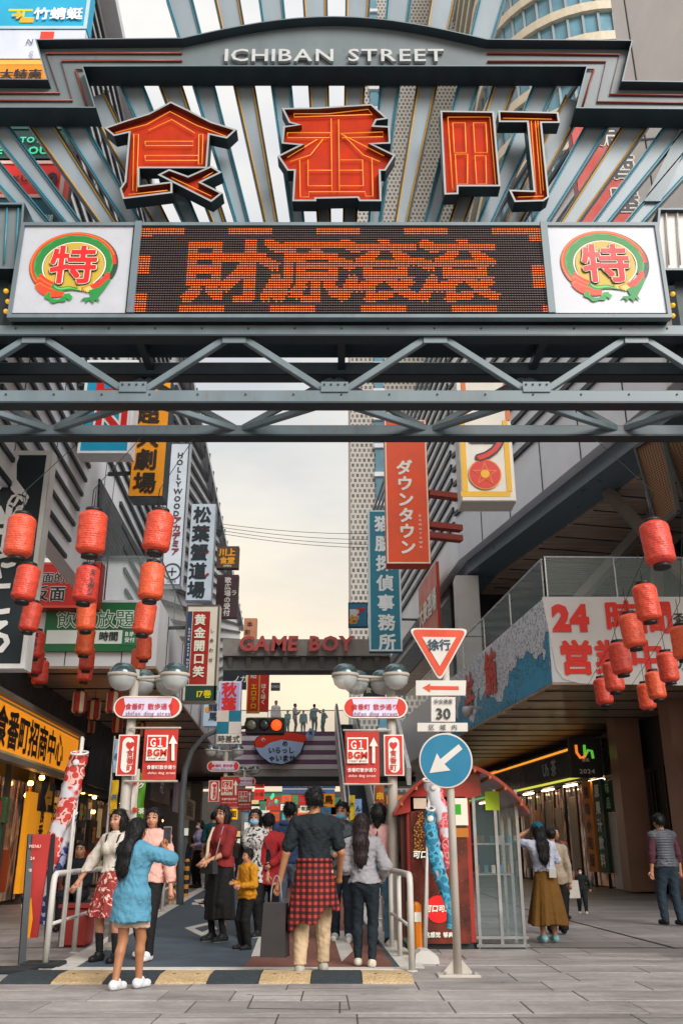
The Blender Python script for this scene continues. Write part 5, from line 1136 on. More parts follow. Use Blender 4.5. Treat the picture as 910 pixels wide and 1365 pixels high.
for nm, ls in rows:
    pts = []
    for k, (px, y0, y1, Y) in enumerate(ls):
        lantern('paper_lantern', '%s red lantern of the %s string on the right' % (ordn[k] if not (nm == 'outer' and k == 3) else 'fourth', nm), px, y0, y1, Y, LRED2, (rg.uniform(-.16, -.02), rg.uniform(-.06, .06)), None, 'red lanterns strung at right', rg.uniform(-.5, .5), wire=.35)
        p = P(px, y0, Y); pts.append(p+Vector((0, 0, .30)))
    a = Vector((pts[0].x, YB+.05, zbb-.05)); e_ = pts[-1]+(pts[-1]-pts[-2])*2.5; full = [a]+pts+[e_]
    single('lantern_cable', (lambda m_: (m_.tube(full, .005, n=5), m_)[1])(MB()), DARKM, 'thin dark cable carrying the %s string of right lanterns' % nm, 'cable')
for k, (px, y0, y1, Y, lb_) in enumerate(((106, 919, 954, 20.5, 'striped red and cream lantern under the soffit, leftmost'), (126, 931, 962, 22, 'striped red and cream lantern under the soffit, second from left'), (121, 957, 979, 26, 'small striped lantern low under the soffit beside the carp streamer top'), (151, 919, 954, 20.5, 'striped red and cream lantern under the soffit beside the pill sign'), (157, 953, 979, 25, 'small striped lantern behind the left lamp pole'), (190, 962, 984, 27, 'small striped lantern above the G1 banner'))):
    lantern('striped_lantern', lb_, px, y0, y1, Y, LSTR, (0, 0), None, 'striped lanterns under the left soffit', rg.uniform(0, 3))
# ================================================================== LAMP POSTS WITH PILL SIGNS
WPOLE = M('pole_white', 'b3aca2', rough=.5, var=.16, scale=4, streak=.4)
CHR = M('lamp_chrome', '5f7276', rough=.2, metal=.7, var=.15)
LGL = M('lamp_glass', 'd6dedd', rough=.08, alpha=.62, spec=.9)
def rrect(cx, cy, hw, hh, n=10):
    pts = []
    for k in range(n+1): t = -math.pi/2+math.pi*k/n; pts.append((cx+hw-hh+hh*math.cos(t), cy+hh*math.sin(t)))
    for k in range(n+1): t = math.pi/2+math.pi*k/n; pts.append((cx-hw+hh+hh*math.cos(t), cy+hh*math.sin(t)))
    return pts
def lamp_post(label, px_top, py_top, px_bot, py_bot, Y, pill, heart, flag, lamps, gname, small=False, ftext='G１'):
    pl = YP(Y); top = P(px_top, py_top, Y); base = Vector((top.x, Y, 0))
    root = thing('lamp_post', label, 'lamp post', base, 'lamp posts with pill signs')
    b = MB(); b.tube([base, base+Vector((0, 0, top.z*.5)), Vector((base.x, Y, top.z))], [.075, .068, .06], n=12); part('pole', b, WPOLE, root, smooth=True)
    b = MB(); b.lathe([(.14, 0), (.14, .05), (.09, .1)], base, n=14); part('base_collar', b, WPOLE, root)
    k = lamps
    arm = [P(k[0][0], k[0][1], Y), P(k[1][0], k[1][1], Y)]; zc = max(a.z for a in arm)
    b = MB(); b.tube([Vector((arm[0].x, Y-.05, zc)), Vector((base.x, Y-.05, zc-.03)), Vector((arm[1].x, Y-.05, zc))], .022, n=8); part('lamp_arm', b, WPOLE, root)
    for a in arm:
        for dy, s in ((-.22, 1.0), (.25, 1.0)):
            c = Vector((a.x+(dy*.35 if a is arm[0] else -dy*.35), Y+dy, zc)); rr = k[2]
            b = MB(); b.lathe([(.01, rr*.80), (rr*.5, rr*.72), (rr*.85, rr*.42), (rr*1.0, rr*.05), (rr*1.02, -.02)], c, n=20); h_ = part('lamp_hood', b, CHR, root, smooth=True)
            b = MB(); b.lathe([(rr*.98, -.03), (rr*.98, -rr*.35), (rr*.85, -rr*.8), (rr*.5, -rr*1.12), (rr*.1, -rr*1.22)], c, n=20); part('lamp_globe', b, LGL, root, smooth=True)
            b = MB(); b.lathe([(rr*1.06, -.045), (rr*1.06, .0)], c, n=20); part('lamp_ring', b, WPOLE, root, smooth=True)
            b = MB(); b.beam(Vector((c.x, Y, zc)), c, .03, .03); part('lamp_bracket', b, WPOLE, root)
    x0, y0, x1, y1 = pill; c, hw, hh = rect_on(pl, x0, y0, x1, y1)
    b = MB(); b.prism([(x, Y-.14, z) for x, z in rrect(c.x, c.z, hw, hh)], (0, .06, 0)); p1 = part('pill_board', b, ink('d8cfc8'), root)
    b = MB(); b.prism([(x, Y-.146, z) for x, z in rrect(c.x, c.z, hw-.02, hh-.02)], (0, .005, 0)); part('pill_border', b, ink('b04038'), p1)
    b = MB(); b.prism([(c.x+sx*(hw*.72-(.05 if abs(sz) < .5 else 0))*(1), Y-.152, c.z+sz*(hh-.028)) for sx, sz in ((-1, -1), (-1.05, 0), (-1, 1), (1, 1), (1.05, 0), (1, -1))], (0, .005, 0)); part('pill_field', b, ink('c3bfd6'), p1)
    plp = YP(Y-.15); sz = (x1-x0)
    lettering(root, plp, [('食番町 散歩通り', (x0+x1)/2, y0+(y1-y0)*.40, sz*.098, 'a8343c', dict(bold=.012)), ('shifan ding street', (x0+x1)/2, y0+(y1-y0)*.72, sz*.088, '6a4a6a', dict(bold=.0))], off=.012)
    if heart:
        x0, y0, x1, y1 = heart; c, hw, hh = rect_on(pl, x0, y0, x1, y1); yy = Y-.12
        b = MB(); b.box((c.x, yy, c.z), (2*hw, .05, 2*hh)); h1 = part('heart_board', b, ink('cfc6bc'), root)
        b = MB(); b.box((c.x, yy-.03, c.z), (2*hw*.86, .006, 2*hh*.94)); part('heart_field', b, ink('a83a38'), h1)
        b = MB(); b.prism([(c.x+x, yy-.038, c.z+z) for z, x in rrect(0, 0, hh*.86, hw*.56)], (0, .005, 0)); part('heart_oval', b, ink('d6ccc6'), h1)
        plh = YP(yy-.035); w_ = x1-x0; lettering(root, plh, [(ch, (x0+x1)/2, y0+(y1-y0)*(.24+.18*i), w_*.36, 'a83a38', dict(bold=.012)) for i, ch in enumerate('♥食番町')], off=.01)
    if flag:
        x0, y0, x1, y1 = flag; c, hw, hh = rect_on(pl, x0, y0, x1, y1); yy = Y-.10
        b = MB(); nx_, nz_ = 8, 10      # cloth with a slight wave
        for j in range(nz_+1):
            for i in range(nx_+1):
                u_, v_ = i/nx_, j/nz_; b.v.append((c.x-hw+2*hw*u_, yy+.012*math.sin(u_*5+v_*2)*v_, c.z+hh-2*hh*v_))
        for j in range(nz_):
            for i in range(nx_): a_ = j*(nx_+1)+i; b.f.append((a_, a_+nx_+1, a_+nx_+2, a_+1)); b.m.append(0)
        fo = part('banner_cloth', b, M('banner_red', 'b8342a', rough=.6, var=.08, scale=4), root, smooth=True, fix=False)
        sd_ = 1 if c.x > base.x else -1
        for z in (c.z+hh+.015, c.z-hh-.01):
            b = MB(); b.tube([(base.x, yy, z), (c.x+sd_*(hw+.03), yy, z)], .014, n=6); part('banner_rod', b, WPOLE, root)
        plf = YP(yy-.03); w_ = x1-x0; h_ = y1-y0
        b = MB(); panel(b, plf, x0+w_*.06, y0+h_*.10, x0+w_*.68, y0+h_*.60, off=0, thick=.003); part('banner_panel', b, ink('d6cfc6'), fo)
        b = MB(); panel(b, plf, x0+w_*.10, y0+h_*.13, x0+w_*.64, y0+h_*.34, off=.004, thick=.003); part('banner_panel', b, ink('b8342a'), fo)
        b = MB(); ax = x0+w_*.84; b.prism([plf.at(a_, d_, .004) for a_, d_ in ((ax-w_*.13, y0+h_*.27), (ax, y0+h_*.10), (ax+w_*.13, y0+h_*.27), (ax+w_*.045, y0+h_*.27), (ax+w_*.045, y0+h_*.60), (ax-w_*.045, y0+h_*.60), (ax-w_*.045, y0+h_*.27))], (0, .002, 0)); part('banner_arrow', b, ink('d0ccc6'), fo)
        lettering(fo, plf, [(ftext, x0+w_*.37, y0+h_*.24, w_*.34, 'e2dad0', dict(bold=.02, squeeze=.72)), ('BGM', x0+w_*.37, y0+h_*.44, w_*.27, 'a8342c', dict(bold=.04)), ('STREET MUSIC', x0+w_*.37, y0+h_*.555, w_*.075, '7a4a44', {}), ('食番町散歩通り', x0+w_*.5, y0+h_*.73, w_*.125, 'e2dad0', dict(bold=.01)), ('shifan ding street', x0+w_*.5, y0+h_*.84, w_*.10, 'e2dad0', dict(bold=.0))], off=.012)
    return root
lamp_post('left street lamp with globe heads, pill sign, heart sign and red G1 banner', 181, 893, 165, 1230, 12.5, (155, 930, 244, 959), (160, 981, 187, 1035), (193, 973, 238, 1041), ((176, 902), (230, 902), .19), 'g')
lamp_post('right street lamp with globe heads, pill sign, heart sign and red G1 banner', 520, 893, 515, 1230, 12.8, (457, 931, 542, 959), (511, 981, 537, 1035), (460, 976, 505, 1045), ((467, 902), (519, 902), .18), 'g')
lamp_post('small distant street lamp with pill sign and G2 banner by the curved pole', 302, 1001, 290, 1150, 27, (277, 1015, 320, 1029), (279, 1041, 293, 1069), (294, 1036, 318, 1076), ((286, 1000), (315, 1000), .17), 'g', ftext='G２')
lamp_post('farthest street lamp with bluish pill sign and G3 banner', 326, 1026, 320, 1150, 36, (316, 1036, 341, 1048), None, (317, 1052, 336, 1080), ((320, 1026), (338, 1026), .17), 'g', ftext='G３')
# ================================================================== TRAFFIC SIGN POST
YT = 10.0
base = G(607, 1303); base.y = YT; tp_ = P(592, 880, YT)
ts = thing('traffic_sign_post', 'white sign post with give way triangle, speed plate and blue arrow disc', 'road sign', (P(604, 1150, YT).x, YT, 0))
bx = ts.location.x
b = MB(); b.tube([(bx, YT, 0), (bx, YT, P(590, 850, YT).z)], .042, n=12); part('pole', b, WPOLE, ts, smooth=True)
b = MB(); b.box((bx, YT, .02), (.42, .3, .025), bev=.005); part('base_plate', b, WPOLE, ts)
for dx, dy in ((-.14, -.09), (.14, -.09), (-.14, .09), (.14, .09)):
    b = MB(); b.lathe([(.014, .03), (.014, .055), (.008, .06)], (bx+dx, YT+dy, 0), n=6); part('bolt', b, M('stainless'), ts)
for dx in (-1, 1):
    b = MB(); b.prism([(bx+dx*.04, YT-.005, .033), (bx+dx*.16, YT-.005, .033), (bx+dx*.04, YT-.005, .16)], (0, .01, 0)); part('gusset', b, WPOLE, ts)
pl = YP(YT-.06)
def rounded_tri(pts, rad):
    out_ = []; n = len(pts)
    for i in range(n):
        p = Vector(pts[i]); a = (Vector(pts[i-1])-p).normalized(); c_ = (Vector(pts[(i+1) % n])-p).normalized()
        for k in range(6): t = k/5; q = p+a*rad*(1-t)**2+c_*rad*t**2; out_.append(tuple(q))
    return out_
def plate(pts, col, off, nm, th=.02, mat=None):
    b = MB(); b.prism([pl.at(a, d_, off) for a, d_ in pts], (0, th, 0)); return part(nm, b, mat or ink(col), ts)
W_ = M('sign_face_white', 'c9c4bd', rough=.35, var=.06); R_ = M('sign_face_red', 'c8482c', rough=.35, var=.08); B_ = M('sign_face_blue', '1d6f90', rough=.35, var=.08)
plate(rounded_tri([(544, 837), (625, 838), (586, 909)], 10), 0, 0, 'triangle_plate', mat=W_)
plate(rounded_tri([(547.5, 839), (621.5, 840), (586, 905)], 9), 0, .006, 'triangle_red', .005, mat=R_)
plate([(562, 849), (607.5, 849.5), (585.8, 888)], 0, .012, 'triangle_field', .005, mat=W_)
lettering(ts, pl, [('徐行', 585, 859.5, 15.5, '233a48', dict(bold=.025))], off=.02)
plate([(554, 907), (621, 907), (620, 927), (554, 927)], 0, 0, 'arrow_plate', mat=W_)
plate([(563, 916.5), (573, 911), (573, 914.3), (611, 914.8), (611, 919.4), (573, 919), (573, 922.5)], 0, .006, 'red_arrow', .004, mat=R_)
plate([(574.5, 929), (606.5, 929), (606.5, 962), (574.5, 962)], 0, 0, 'speed_plate', mat=W_)
lettering(ts, pl, [('安全速度', 590.5, 935, 6.3, '2a3034', dict(bold=.01)), ('30', 590.5, 951, 20, '24282b', dict(bold=.02))], off=.015)
plate([(556, 963.5), (623, 963.5), (623, 975), (556, 975)], 0, 0, 'zone_plate', mat=W_)
lettering(ts, pl, [('区  域  内', 590, 969.5, 8, '2a3034', dict(bold=.01))], off=.015)
def circ(r, off, mat, nm, th=.02):
    c = pl.at(594, 1013.5, off); s = 1/ppm(c); b = MB(); n = 48; b.prism([(c.x+r*s*math.cos(6.28318*k/n), c.y, c.z+r*s*math.sin(6.28318*k/n)) for k in range(n)], (0, th, 0)); part(nm, b, mat, ts)
circ(35.5, 0, W_, 'disc_plate'); circ(33.5, .006, B_, 'disc_blue', .005)
plate([(572, 1030.5), (582, 1004), (586.5, 1012), (611, 992), (616, 998.5), (592, 1018.5), (600, 1027)], 0, .012, 'disc_arrow', .004, mat=W_)
# ================================================================== TRAFFIC LIGHT ON A CURVED MAST
YM = 22.0
b0 = P(241, 1190, YM); ms = thing('traffic_light_mast', 'curved grey mast with checkered plate and horizontal traffic light showing red', 'traffic light', (b0.x, YM, 0))
pts = [Vector((b0.x, YM, 0))]+[P(a, d_, YM) for a, d_ in ((241, 1110), (243, 1060), (247, 1025), (256, 1000), (272, 982), (292, 973), (340, 968))]
b = MB(); b.tube(pts, [.085, .08, .075, .07, .06, .055, .05, .045], n=10); part('mast', b, M('mast_grey', '5a6268', rough=.45), ms, smooth=True)
pl = YP(YM-.1)
for (x0, y0, x1, y1, col) in ((289, 947, 305, 962, 'c6c0ba'), (305, 947, 321.5, 962, '1f6b80'), (289, 962, 305, 978, '1f6b80'), (305, 962, 321.5, 978, 'c6c0ba')):
    b = MB(); panel(b, pl, x0, y0, x1, y1, thick=.04); part('checker_plate', b, ink(col), ms)
b = MB(); panel(b, pl, 289, 978.3, 322, 991.5, thick=.04); part('plate', b, ink('c9c6be'), ms)
lettering(ms, pl, [('時差式', 305, 985, 10, '26292c', dict(bold=.01))], off=.01)
b = MB(); panel(b, pl, 327, 956, 379, 979, off=.15, thick=.25, bev=.03); part('signal_housing', b, M('signal_black', '14171a', rough=.4), ms)
for px, mt in ((335.5, M('lens_dull', '6a6658', rough=.15, var=.4, scale=20)), (352, M('lens_dark', '2e3338', rough=.12, var=.4, scale=20)), (368.5, M('lens_red_lit', 'ff3c14', emit=1.0, var=.3, scale=25))):
    c = pl.at(px, 966.5, .17); b = MB(); rr = 7.2/ppm(c); b.lathe([(rr, .0), (rr*.8, .04), (rr*.3, .06)], c, axis=(0, -1, 0), n=18); part('signal_lens', b, mt, ms, smooth=True)
    b = MB(); b.tube([(c.x+rr*1.15*math.cos(R(a)), c.y-.06, c.z+rr*1.15*math.sin(R(a))) for a in range(-20, 201, 20)], .02, n=5); part('signal_visor', b, M('signal_black'), ms)
# ================================================================== RAILINGS, BOLLARDS
RAILW = M('railing_white', 'c2beb8', rough=.45, var=.1, scale=4)
def railing(label, pts, h, posts=None, mid=.45):
    root = thing('railing', label, 'railing', pts[0], 'white kerb railings'); P3 = [Vector(p) for p in pts]
    top = [P3[0]]+[p+Vector((0, 0, h)) for p in P3]
    d0 = (P3[1]-P3[0]).normalized(); r_ = .09
    path = [P3[0], P3[0]+Vector((0, 0, h-r_)), P3[0]+Vector((0, 0, h-r_*.3))+d0*r_*.3, P3[0]+Vector((0, 0, h))+d0*r_]+[p+Vector((0, 0, h)) for p in P3[1:-1]]
    dl = (P3[-1]-P3[-2]).normalized(); path += [P3[-1]+Vector((0, 0, h))-dl*r_, P3[-1]+Vector((0, 0, h-r_*.3))-dl*r_*.3, P3[-1]+Vector((0, 0, h-r_)), P3[-1]]
    b = MB(); b.tube(path, .034, n=10); part('top_rail', b, RAILW, root, smooth=True)
    b = MB(); b.tube([p+Vector((0, 0, h*mid)) for p in P3], .02, n=8); part('mid_rail', b, RAILW, root, smooth=True)
    for p in (posts or P3[1:-1]):
        b = MB(); b.tube([p, Vector(p)+Vector((0, 0, h))], .03, n=8); part('post', b, RAILW, root, smooth=True)
    for p in P3:
        b = MB(); b.lathe([(.06, .004), (.06, .015), (.04, .02)], p, n=10); part('foot', b, RAILW, root)
    return root
def g3(px, py): p = G(px, py); return Vector((p.x, p.y, .008))
railing('white tubular railing on the left kerb beside the woman in the red dress', [g3(60, 1291), g3(98, 1272), g3(150, 1246), g3(190, 1228)], .93)
railing('white tubular railing on the right kerb beside the cola machine', [g3(549, 1297), g3(533, 1278), g3(522, 1266), g3(512, 1244), g3(505, 1226)], .93)
railing('far white railing posts on the left kerb behind the pink jacket', [g3(216, 1217), g3(226, 1208), g3(240, 1199)], .9)
def bollard(label, px, py):
    p = G(px, py); root = thing('bollard', label, 'bollard', (p.x, p.y, 0), 'black and yellow bollards')
    for k in range(9):
        b = MB(); b.lathe([(.07, .11*k), (.07, .11*(k+1)-.001)] if k < 8 else [(.07, .88), (.06, .93), (.02, .95)], (p.x, p.y, 0), n=14); part('band', b, M('bollard_yellow', 'c98c2c', rough=.5) if k % 2 == 0 else M('bollard_black', '1f2022', rough=.5), root, smooth=False)
bollard('black and yellow bollard nearest the pink jacket', 228, 1205); bollard('farther black and yellow bollard by the curved mast', 247, 1197)
# ================================================================== COLA KIOSK
YK = 12.5
kp = YP(YK)
kb = thing('vending_kiosk', 'red and brown cola vending machine under an arched red roof', 'vending machine', (P(585, 1265, YK).x, YK+.4, 0))
cK, hwK, hhK = rect_on(kp, 534, 1060, 630, 1262); zK0, zK1 = .08, cK.z+hhK
xk0, xk1 = P(543, 1160, YK).x, P(630, 1160, YK).x
COKE = M('cola_red', '9c2a20', rough=.3, var=.12, coat=.3)
def cola_fn(t, tcn, c):
    n = t.nodes.new('ShaderNodeTexNoise'); n.inputs['Scale'].default_value = 2.2; n.inputs['Detail'].default_value = 4; t.links.new(tcn.outputs['Object'], n.inputs['Vector'])
    r = t.nodes.new('ShaderNodeValToRGB'); r.color_ramp.elements[0].position = .35; r.color_ramp.elements[0].color = hexc('2c120c')+(1,); r.color_ramp.elements[1].position = .7; r.color_ramp.elements[1].color = hexc('7a2c16')+(1,); e_ = r.color_ramp.elements.new(.55); e_.color = hexc('541c10')+(1,); t.links.new(n.outputs[0], r.inputs[0])
    v = t.nodes.new('ShaderNodeTexVoronoi'); v.inputs['Scale'].default_value = 26; t.links.new(tcn.outputs['Object'], v.inputs['Vector']); r2 = t.nodes.new('ShaderNodeValToRGB'); r2.color_ramp.elements[0].color = (.9, .5, .25, 1); r2.color_ramp.elements[0].position = .06; r2.color_ramp.elements[1].position = .12; r2.color_ramp.elements[1].color = (0, 0, 0, 1); t.links.new(v.outputs['Distance'], r2.inputs[0])
    m1 = t.nodes.new('ShaderNodeMixRGB'); m1.blend_type = 'ADD'; m1.inputs[0].default_value = .45; t.links.new(r.outputs[0], m1.inputs[1]); t.links.new(r2.outputs[0], m1.inputs[2]); return m1.outputs[0]
COLA = pattern('cola_print', '4a1a10', cola_fn, rough=.25, coat=.4)
b = MB(); b.box(((xk0+xk1)/2, YK+.42, (zK0+zK1)/2), (xk1-xk0, .8, zK1-zK0), bev=.015); body = part('cabinet', b, COKE, kb)
b = MB(); panel(b, kp, 549, 1062, 624, 1258, off=.02, thick=.02); part('front_print', b, COLA, kb)
for (x0, y0, x1, y1, col) in ((551, 1064, 568, 1078, 'b0a090'), (603, 1064, 623, 1100, 'c9c4b8'), (606, 1072, 614, 1086, '3f8a3a'), (605, 1104, 624, 1116, '9a6420')):
    b = MB(); panel(b, kp, x0, y0, x1, y1, off=.03+.00002*y0-.00002*x0, thick=.004); part('print_field', b, ink(col), kb)
for (px, py, r_, col, dy) in ((584, 1212, 17, 'b8301f', .032), (577, 1150, 15, '3a160e', .03)):
    c = kp.at(px, py, dy); s = 1/ppm(c); n = 30; b = MB(); b.v = [(c.x+r_*s*math.cos(6.2832*k/n), c.y, c.z+r_*s*math.sin(6.2832*k/n)) for k in range(n)]; b.f = [tuple(range(n))]; b.m = [0]; part('print_disc', b, ink(col), kb, fix=False)
lettering(kb, kp, [('可口可乐', 584, 1211, 9, 'dcd4c8', dict(bold=.04, shear=.15)), ('可口', 560, 1139, 10, 'dcd4c8', dict(bold=.04, shear=.15)), ('这感觉 够爽', 585, 1246, 7, 'dcd4c8', dict(bold=.03))], off=.04)
def gold_fn(t, tcn, c):
    v = t.nodes.new('ShaderNodeTexVoronoi'); v.inputs['Scale'].default_value = 38; t.links.new(tcn.outputs['Object'], v.inputs['Vector']); r = t.nodes.new('ShaderNodeValToRGB'); r.color_ramp.elements[0].color = hexc('d09a4a')+(1,); r.color_ramp.elements[1].position = .5; r.color_ramp.elements[1].color = hexc('4a1c0c')+(1,); t.links.new(v.outputs['Distance'], r.inputs[0]); return r.outputs[0]
b = MB(); b.prism([kp.at(a, d_, .036) for a, d_ in ((557, 1082), (563, 1082), (565, 1094), (569, 1104), (569, 1136), (551, 1136), (551, 1104), (555, 1094))], (0, .003, 0)); part('print_bottle', b, pattern('gold_drops', '7a4a20', gold_fn, rough=.3), kb)
b = MB(); b.box(((xk0+xk1)/2, YK+.4, .04), (xk1-xk0-.06, .7, .08)); part('plinth', b, DARKM, kb)
b = MB(); panel(b, kp, 535, 1068, 545, 1250, off=-.1, thick=.5); part('side_column', b, M('kiosk_brown', '4a1f18', rough=.4), kb)
# arched roof over machine and booth
ax0, ax1 = P(524, 1080, YK).x, P(698, 1050, YK).x; ym_ = 1.02
b = MB(); n = 18; prof_ = []
zA, zM = P(600, 1082, YK).z, P(600, 1020, YK).z
for k in range(n+1):
    t = k/n; x = ax0+(ax1-ax0)*t; z = zA+(zM-zA)*math.sin(math.pi*t)**.8; prof_.append((x, z))
vs = []
for x, z in prof_:
    for y_, dz in ((YK-.25, 0), (YK+1.5, 0), (YK-.25, -.05), (YK+1.5, -.05)): vs.append((x, y_, z+dz))
fs_ = []
for k in range(n):
    a = 4*k; c_ = a+4; fs_ += [(a, c_, c_+1, a+1), (a+2, a+3, c_+3, c_+2), (a, a+2, c_+2, c_), (a+1, c_+1, c_+3, a+3)]
fs_ += [(0, 1, 3, 2), (4*n, 4*n+2, 4*n+3, 4*n+1)]; b.add(vs, fs_); part('arched_roof', b, M('roof_red', '8e2f22', rough=.35, coat=.2), kb, smooth=False)
for k in range(9):
    i = k*2+1; b = MB(); b.beam((prof_[i][0], YK-.26, prof_[i][1]-.06), (prof_[i][0], YK+1.5, prof_[i][1]-.06), .03, .04); part('roof_rib', b, M('rib_orange', 'a8592c', rough=.5), kb)
b = MB(); pts = [(x, YK-.02, z-.052) for x, z in prof_ if x < xk1+.2]; b.prism(pts+[(pts[-1][0], YK-.02, zK1), (pts[0][0], YK-.02, min(pts[0][2], zK1)-.001)], (0, .03, 0)); part('gable', b, COKE, kb)
# glass booth
bo = thing('glass_booth', 'tall glass vending booth with steel posts beside the cola machine', 'booth', (P(660, 1240, YK+.4).x, YK+.4, 0))
xb0, xb1 = xk1+.06, P(692, 1150, YK+.1).x
GLB = M('booth_glass', '5f7c80', rough=.05, alpha=.16, var=.1, spec=.8)
hB = P(650, 1052, YK).z
for (x, y_) in ((xb0, YK+.1), (xb1, YK+.1), (xb1, YK+1.3), (xb0, YK+1.3), ((xb0+xb1)/2, YK+.1), (xb1, YK+.7)):
    b = MB(); b.box((x, y_, hB/2), (.04, .04, hB)); part('post', b, M('stainless'), bo)
for (a, c_) in (((xb0, YK+.1), ((xb0+xb1)/2, YK+.1)), (((xb0+xb1)/2, YK+.1), (xb1, YK+.1)), ((xb1, YK+.1), (xb1, YK+.7)), ((xb1, YK+.7), (xb1, YK+1.3))):
    b = MB(); m_ = Vector((a[0], a[1], hB/2+.05)); e_ = Vector((c_[0], c_[1], hB/2+.05)); b.beam(m_, e_, .01, hB-.2); part('glass_pane', b, GLB, bo)
for z in (.05, .14): 
    b = MB(); b.box(((xb0+xb1)/2, YK+.1-(.04 if z < .1 else 0), z), (xb1-xb0+.1, .05, .035)); part('sill', b, M('stainless'), bo)
b = MB(); b.box(((xb0+xb1)/2, YK+.7, .03), (xb1-xb0, 1.25, .05)); part('base', b, M('booth_base', '6d7374', rough=.4), bo)
b = MB(); panel(b, YP(YK+.06), 646, 1055, 665, 1080, thick=.01); part('green_notice', b, ink('9ab03a'), bo)
for k in (1, 2):
    b = MB(); b.box(((xb0+xb1)/2, YK+.75, .5+.38*k), (xb1-xb0-.1, .9, .02)); part('shelf', b, M('stainless'), bo)
    for j in range(5):
        b = MB(); rg_ = random.Random(k*7+j); b.box((xb0+.1+j*.11, YK+.6+rg_.random()*.3, .56+.38*k), (.05, .06, .10)); part('product_box', b, ink(rg_.choice(['c9b090', '9a5a3c', 'd0ccc4', '5a7a88', 'b0703a'])), bo)
# ================================================================== CARP STREAMERS
def carp(label, path, rads, mats, pole, seed, split=.5):
    pts = [P(*p) for p in path]; base = Vector((P(*pole[0]).x, pole[0][2], 0)); root = thing('carp_streamer', label, 'streamer', base, 'carp streamers')
    pa, pb = P(*pole[0]), P(*pole[1]); b = MB(); b.tube([pa, pb], .018, n=8); part('pole', b, RAILW, root, smooth=True)
    rg_ = random.Random(seed); n = 14
    # refine path
    fine = []; fr = []
    for i in range(len(pts)-1):
        for k in range(6): t = k/6; fine.append(pts[i].lerp(pts[i+1], t)); fr.append(rads[i]*(1-t)+rads[i+1]*t)
    fine.append(pts[-1]); fr.append(rads[-1])
    b = MB(); b.tube(fine, fr, n=n, caps=False); v = np.array(b.v); N_ = len(fine)
    for i in range(N_):
        for j in range(n):
            k = i*n+j; c_ = np.array(fine[i]); w_ = 1+.16*math.sin(j*2.3+i*.8)+.08*math.sin(i*1.7+j); v[k] = c_+(v[k]-c_)*np.array([w_, .5, w_])
    b.v = [tuple(x) for x in v]
    for i in range(len(b.f)): b.m[i] = 0
    o = part('streamer_cloth', b, mats[0], root, smooth=True, fix=False)
    # eye and ring
    b = MB(); b.tube([fine[0]+Vector((fr[0]*math.cos(6.2832*k/12), -.02+.1*math.sin(6.2832*k/12), .03*math.sin(6.2832*k/12))) for k in range(12)], .014, n=6, closed=True); part('mouth_ring', b, M('streamer_white', 'cfcac6', rough=.6), root, smooth=True)
    c_ = fine[3]+Vector((0, -fr[3]*.62, 0)); b = MB(); b.lathe([(.04, 0), (.03, .012), (.01, .016)], c_, axis=(0, -1, 0), n=12); part('eye', b, M('streamer_white'), root)
    return root
def scales(nm, a_, b2, c2, sc=14):
    def fn(t, tcn, c):
        v = t.nodes.new('ShaderNodeTexVoronoi'); v.inputs['Scale'].default_value = sc; t.links.new(tcn.outputs['Object'], v.inputs['Vector'])
        r = t.nodes.new('ShaderNodeValToRGB'); r.color_ramp.interpolation = 'CONSTANT'; r.color_ramp.elements[0].color = hexc(a_)+(1,); r.color_ramp.elements[1].position = .55; r.color_ramp.elements[1].color = hexc(b2)+(1,); e_ = r.color_ramp.elements.new(.78); e_.color = hexc(c2)+(1,); t.links.new(v.outputs['Distance'], r.inputs[0])
        n = t.nodes.new('ShaderNodeTexNoise'); n.inputs['Scale'].default_value = 3.2; t.links.new(tcn.outputs['Object'], n.inputs['Vector']); r2 = t.nodes.new('ShaderNodeValToRGB'); r2.color_ramp.elements[0].position = .54; r2.color_ramp.elements[1].position = .58; t.links.new(n.outputs[0], r2.inputs[0])
        m1 = t.nodes.new('ShaderNodeMixRGB'); t.links.new(r2.outputs[0], m1.inputs[0]); t.links.new(r.outputs[0], m1.inputs[1]); m1.inputs[2].default_value = hexc('c2c0c6')+(1,); return m1.outputs[0]
    return pattern(nm, a_, fn, rough=.5)
CR_, CB_, CN_, CP_ = scales('carp_red', 'b4352e', 'd8a8a0', '8a2824'), scales('carp_blue', '1c6a88', '3f9ab8', '124658'), scales('carp_navy', '22315e', '8d98bc', '141c38'), scales('carp_pink', 'c8434c', 'de8a8a', '9a2c34', 22)
YC = 11.2
carp('red carp streamer hanging from the leaning white pole at left', [(107, 1004, YC), (100, 1030, YC), (92, 1065, YC), (84, 1092, YC), (74, 1112, YC), (68, 1140, YC), (66, 1162, YC)], [.10, .11, .11, .10, .085, .11, .05], [CR_], [(80, 1262, YC), (110, 982, YC)], 1)
r = carp('navy carp streamer hanging below the red one at left', [(95, 1085, YC+.1), (88, 1110, YC+.1), (80, 1140, YC+.1), (70, 1170, YC+.1), (62, 1200, YC+.1), (57, 1232, YC+.1)], [.07, .09, .085, .075, .085, .03], [CN_], [(83, 1262, YC+.12), (111, 984, YC+.12)], 2)
YC2 = 11.6
carp('pink-red carp streamer hanging beside the cola machine', [(574, 1040, YC2), (580, 1060, YC2), (588, 1085, YC2), (592, 1110, YC2), (594, 1140, YC2), (596, 1158, YC2)], [.10, .10, .085, .07, .05, .02], [CP_], [(567, 1272, YC2), (572, 1046, YC2)], 3)
carp('blue carp streamer hanging in front of the cola print', [(573, 1078, YC2-.1), (573, 1105, YC2-.1), (578, 1135, YC2-.1), (585, 1160, YC2-.1), (592, 1185, YC2-.1), (599, 1215, YC2-.1), (600, 1238, YC2-.1)], [.05, .075, .085, .08, .06, .035, .04], [CB_], [(565, 1272, YC2-.1), (571, 1070, YC2-.1)], 4)
